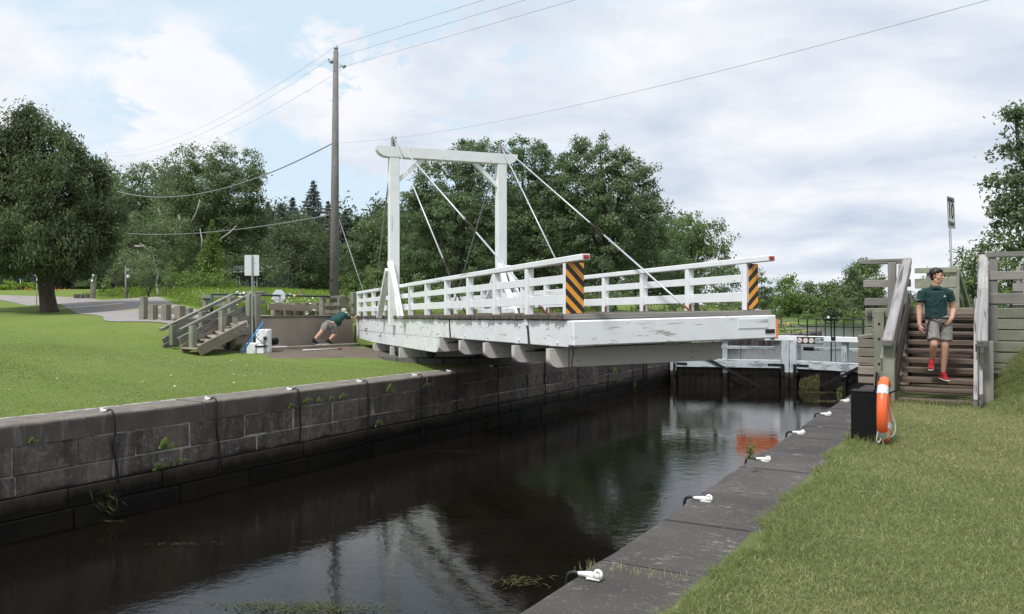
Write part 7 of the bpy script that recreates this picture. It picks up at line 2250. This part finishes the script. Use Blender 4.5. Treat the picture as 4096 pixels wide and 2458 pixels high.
shorts = [
    (A(366, 668, 0), (.190, .130), A(378, 720, 0), (.200, .135), CR),
    (A(322, 710, 0), (.105, .120), A(322, 800, -.06), (.100, .105), CR), (A(322, 800, -.06), (.100, .105), A(332, 893, -.125), (.098, .095), CR),
    (A(446, 710, 0), (.105, .120), A(452, 800, -.03), (.102, .105), CR), (A(452, 800, -.03), (.102, .105), A(455, 900, -.055), (.100, .095), CR),
]
solid('shorts', shorts, M['shorts'], man, .009, 3, None, .12)
v, f = torus_data(A(362, 676, 0), .178, .016, CR, CF * .70, 30, 6); put('belt', v, f, M['strap'], man, True)
beam('waist_strap', A(292, 655, -.115), A(268, 780, -.13), .006, .030, M['strap'], man, up=CF)
beam('waist_strap', A(268, 778, -.13), A(258, 868, -.10), .006, .034, M['strap'], man, up=CF)
beam('pouch', A(270, 650, -.13), A(255, 665, -.10), .05, .04, M['strap'], man)
# shoes
def shoe(an, heel, toe, mat, sole, width=.046, parent=None, nm='shoe'):
    d = (toe - heel); L = d.length; d.normalize()
    s_ = d.cross(Vector((0, 0, 1))).normalized(); up = s_.cross(d)
    up = up if up.z > 0 else -up
    o = solid(nm, [(heel + up * .045, (.036, .038), an + up * .0, .042), (heel + up * .038, (.036, .034), heel + d * L * .55 + up * .034, (width, .032), s_), (heel + d * L * .55 + up * .034, (width, .032), toe - d * .03 + up * .026, (width * .82, .020), s_), (an, .042, heel + d * L * .55 + up * .045, .034)], mat, parent, .007, 3)
    solid('shoe_sole', [(heel + up * .008 - d * .008, (.036, .014), heel + d * L * .5 + up * .006, (width * .95, .013), s_), (heel + d * L * .5 + up * .006, (width * 1.03, .013), toe - d * .02 + up * .008, (width * .84, .013), s_)], sole, parent, .006, 2)
shoe(anL + Vector((0, 0, -.0)), A(318, 1115, .06), A(303, 1200, -.13), M['shoe_red'], M['sole'], .046, man)
shoe(anR + Vector((0, 0, .0)), A(400, 1275, .10), A(487, 1302, -.12), M['shoe_red'], M['sole'], .046, man)

# ---- the man pushing the bridge
YP = 29.75
DA = 19.98
def B(x, y, d=0.0):
    # he stands along the foot of the wall, on the plane x = -DA
    k = (1200 + x / 6.183 - 2048) / 3200
    return P(1200 + x / 6.183, 1180 + y / 6.183, DA / (SS - k * CC)) + Vector((-d, 0, 0))
CR_, CF_ = CR, CF
CR, CF = Vector((0, 1, 0)), Vector((-1, 0, 0))
man2 = thing('person', B(560, 1215), 'man in teal shirt, grey shorts and sun hat leaning to push the bridge tail', 'person')
sh1, sh2 = B(1040, 530, -.16), B(1060, 520, .16)
hp = B(735, 700, 0)
k1, a1 = B(575, 925, .10), B(412, 1120, .12)
k2, a2 = B(815, 965, -.10), B(655, 1135, -.10)
h1_, h2_ = B(1330, 565, -.12), B(1268, 545, .18)
e1, e2 = B(1205, 585, -.20), B(1170, 575, .22)
bd = [(B(1040, 520), (.20, .12), hp, (.17, .13), CF), (B(1050, 490), .07, B(1085, 440), .065),
      (B(1090, 425), (.085, .10), B(1100, 455), (.080, .09), CF), (B(1115, 470, -.02), .05, B(1120, 490, -.02), .04), (B(1150, 462, 0), .015, B(1152, 475, 0), .015),
      (sh1, .065, e1, .048), (e1, .048, h1_ - CR * .05, .034), (sh2, .065, e2, .048), (e2, .048, h2_ - CR * .05, .034),
      (hp + CF * .1, .11, k1, .075), (k1, .070, k1.lerp(a1, .3), .070), (k1.lerp(a1, .3), .070, a1, .042),
      (hp - CF * .1, .11, k2, .075), (k2, .070, k2.lerp(a2, .3), .070), (k2.lerp(a2, .3), .070, a2, .042)]
for h_ in (h1_, h2_):
    bd += hand(h_ - CR * .06, CR * .8 + Vector((0, 0, .6)), CR, .19, .25, CF if h_ is h1_ else -CF)
solid('body', bd, M['skin'], man2, .010, 2)
sh_ = [(B(1030, 500), (.235, .135), B(880, 640), (.225, .17), CF), (B(880, 640), (.225, .17), B(745, 690), (.20, .145), CF), (sh1, .088, B(1115, 565, -.19), .075), (sh2, .088, B(1115, 560, .2), .075), (B(940, 700), (.17, .10), B(870, 745), (.16, .09), CF)]
solid('shirt', sh_, M['shirt_teal'], man2, .016, 4)
so_ = [(B(790, 700), (.20, .145), B(700, 740), (.20, .16), CF), (B(690, 740, .10), .135, B(610, 900, .10), (.115, .115)), (B(770, 760, -.10), .135, B(808, 930, -.10), (.112, .12))]
solid('shorts', so_, M['shorts'], man2, .014, 3, None, .2)
solid('hat', [(B(1085, 385), (.098, .098), B(1090, 405), (.105, .105), CR)], M['hat'], man2, .010, 3)
dv = (B(1180, 462) - B(985, 430)).normalized()
solid('hat_brim', [(B(1082, 445), (.165, .012), B(1084, 446), (.165, .012), CR)], M['hat'], man2, .008, 1) if False else None
V, F = [], []
cb = B(1082, 432); upn = (Vector((0, 0, 1)) - CR * .12).normalized(); r1 = upn.cross(CF).normalized()
for i in range(28):
    an = 2 * math.pi * i / 28
    for rr2, dz in ((.10, .02), (.165, -.025), (.165, -.032), (.10, .012)):
        V.append(cb + (r1 * math.cos(an) + CF * math.sin(an)) * rr2 + upn * dz)
for i in range(28):
    j = (i + 1) % 28
    for k in range(4):
        F.append([i * 4 + k, j * 4 + k, j * 4 + (k + 1) % 4, i * 4 + (k + 1) % 4])
put('hat_brim', V, F, M['hat'], man2, True)
v, f = torus_data(B(770, 685), .17, .02, (B(800, 740) - B(740, 640)).normalized(), CF, 24, 6); put('belt', v, f, M['strap'], man2, True)
shoe(a1, B(372, 1160, .12) , B(505, 1222, .12), M['shoe_black'], M['shoe_black'], .05, man2)
shoe(a2, B(605, 1155, -.10), B(738, 1218, -.10), M['shoe_black'], M['shoe_black'], .05, man2)
for an_ in (a1, a2): small('sock', [(an_ + Vector((.0, 0, .02)), .046, an_ + Vector((0, 0, .04)), .046)], M['shoe_black'], man2, .008)
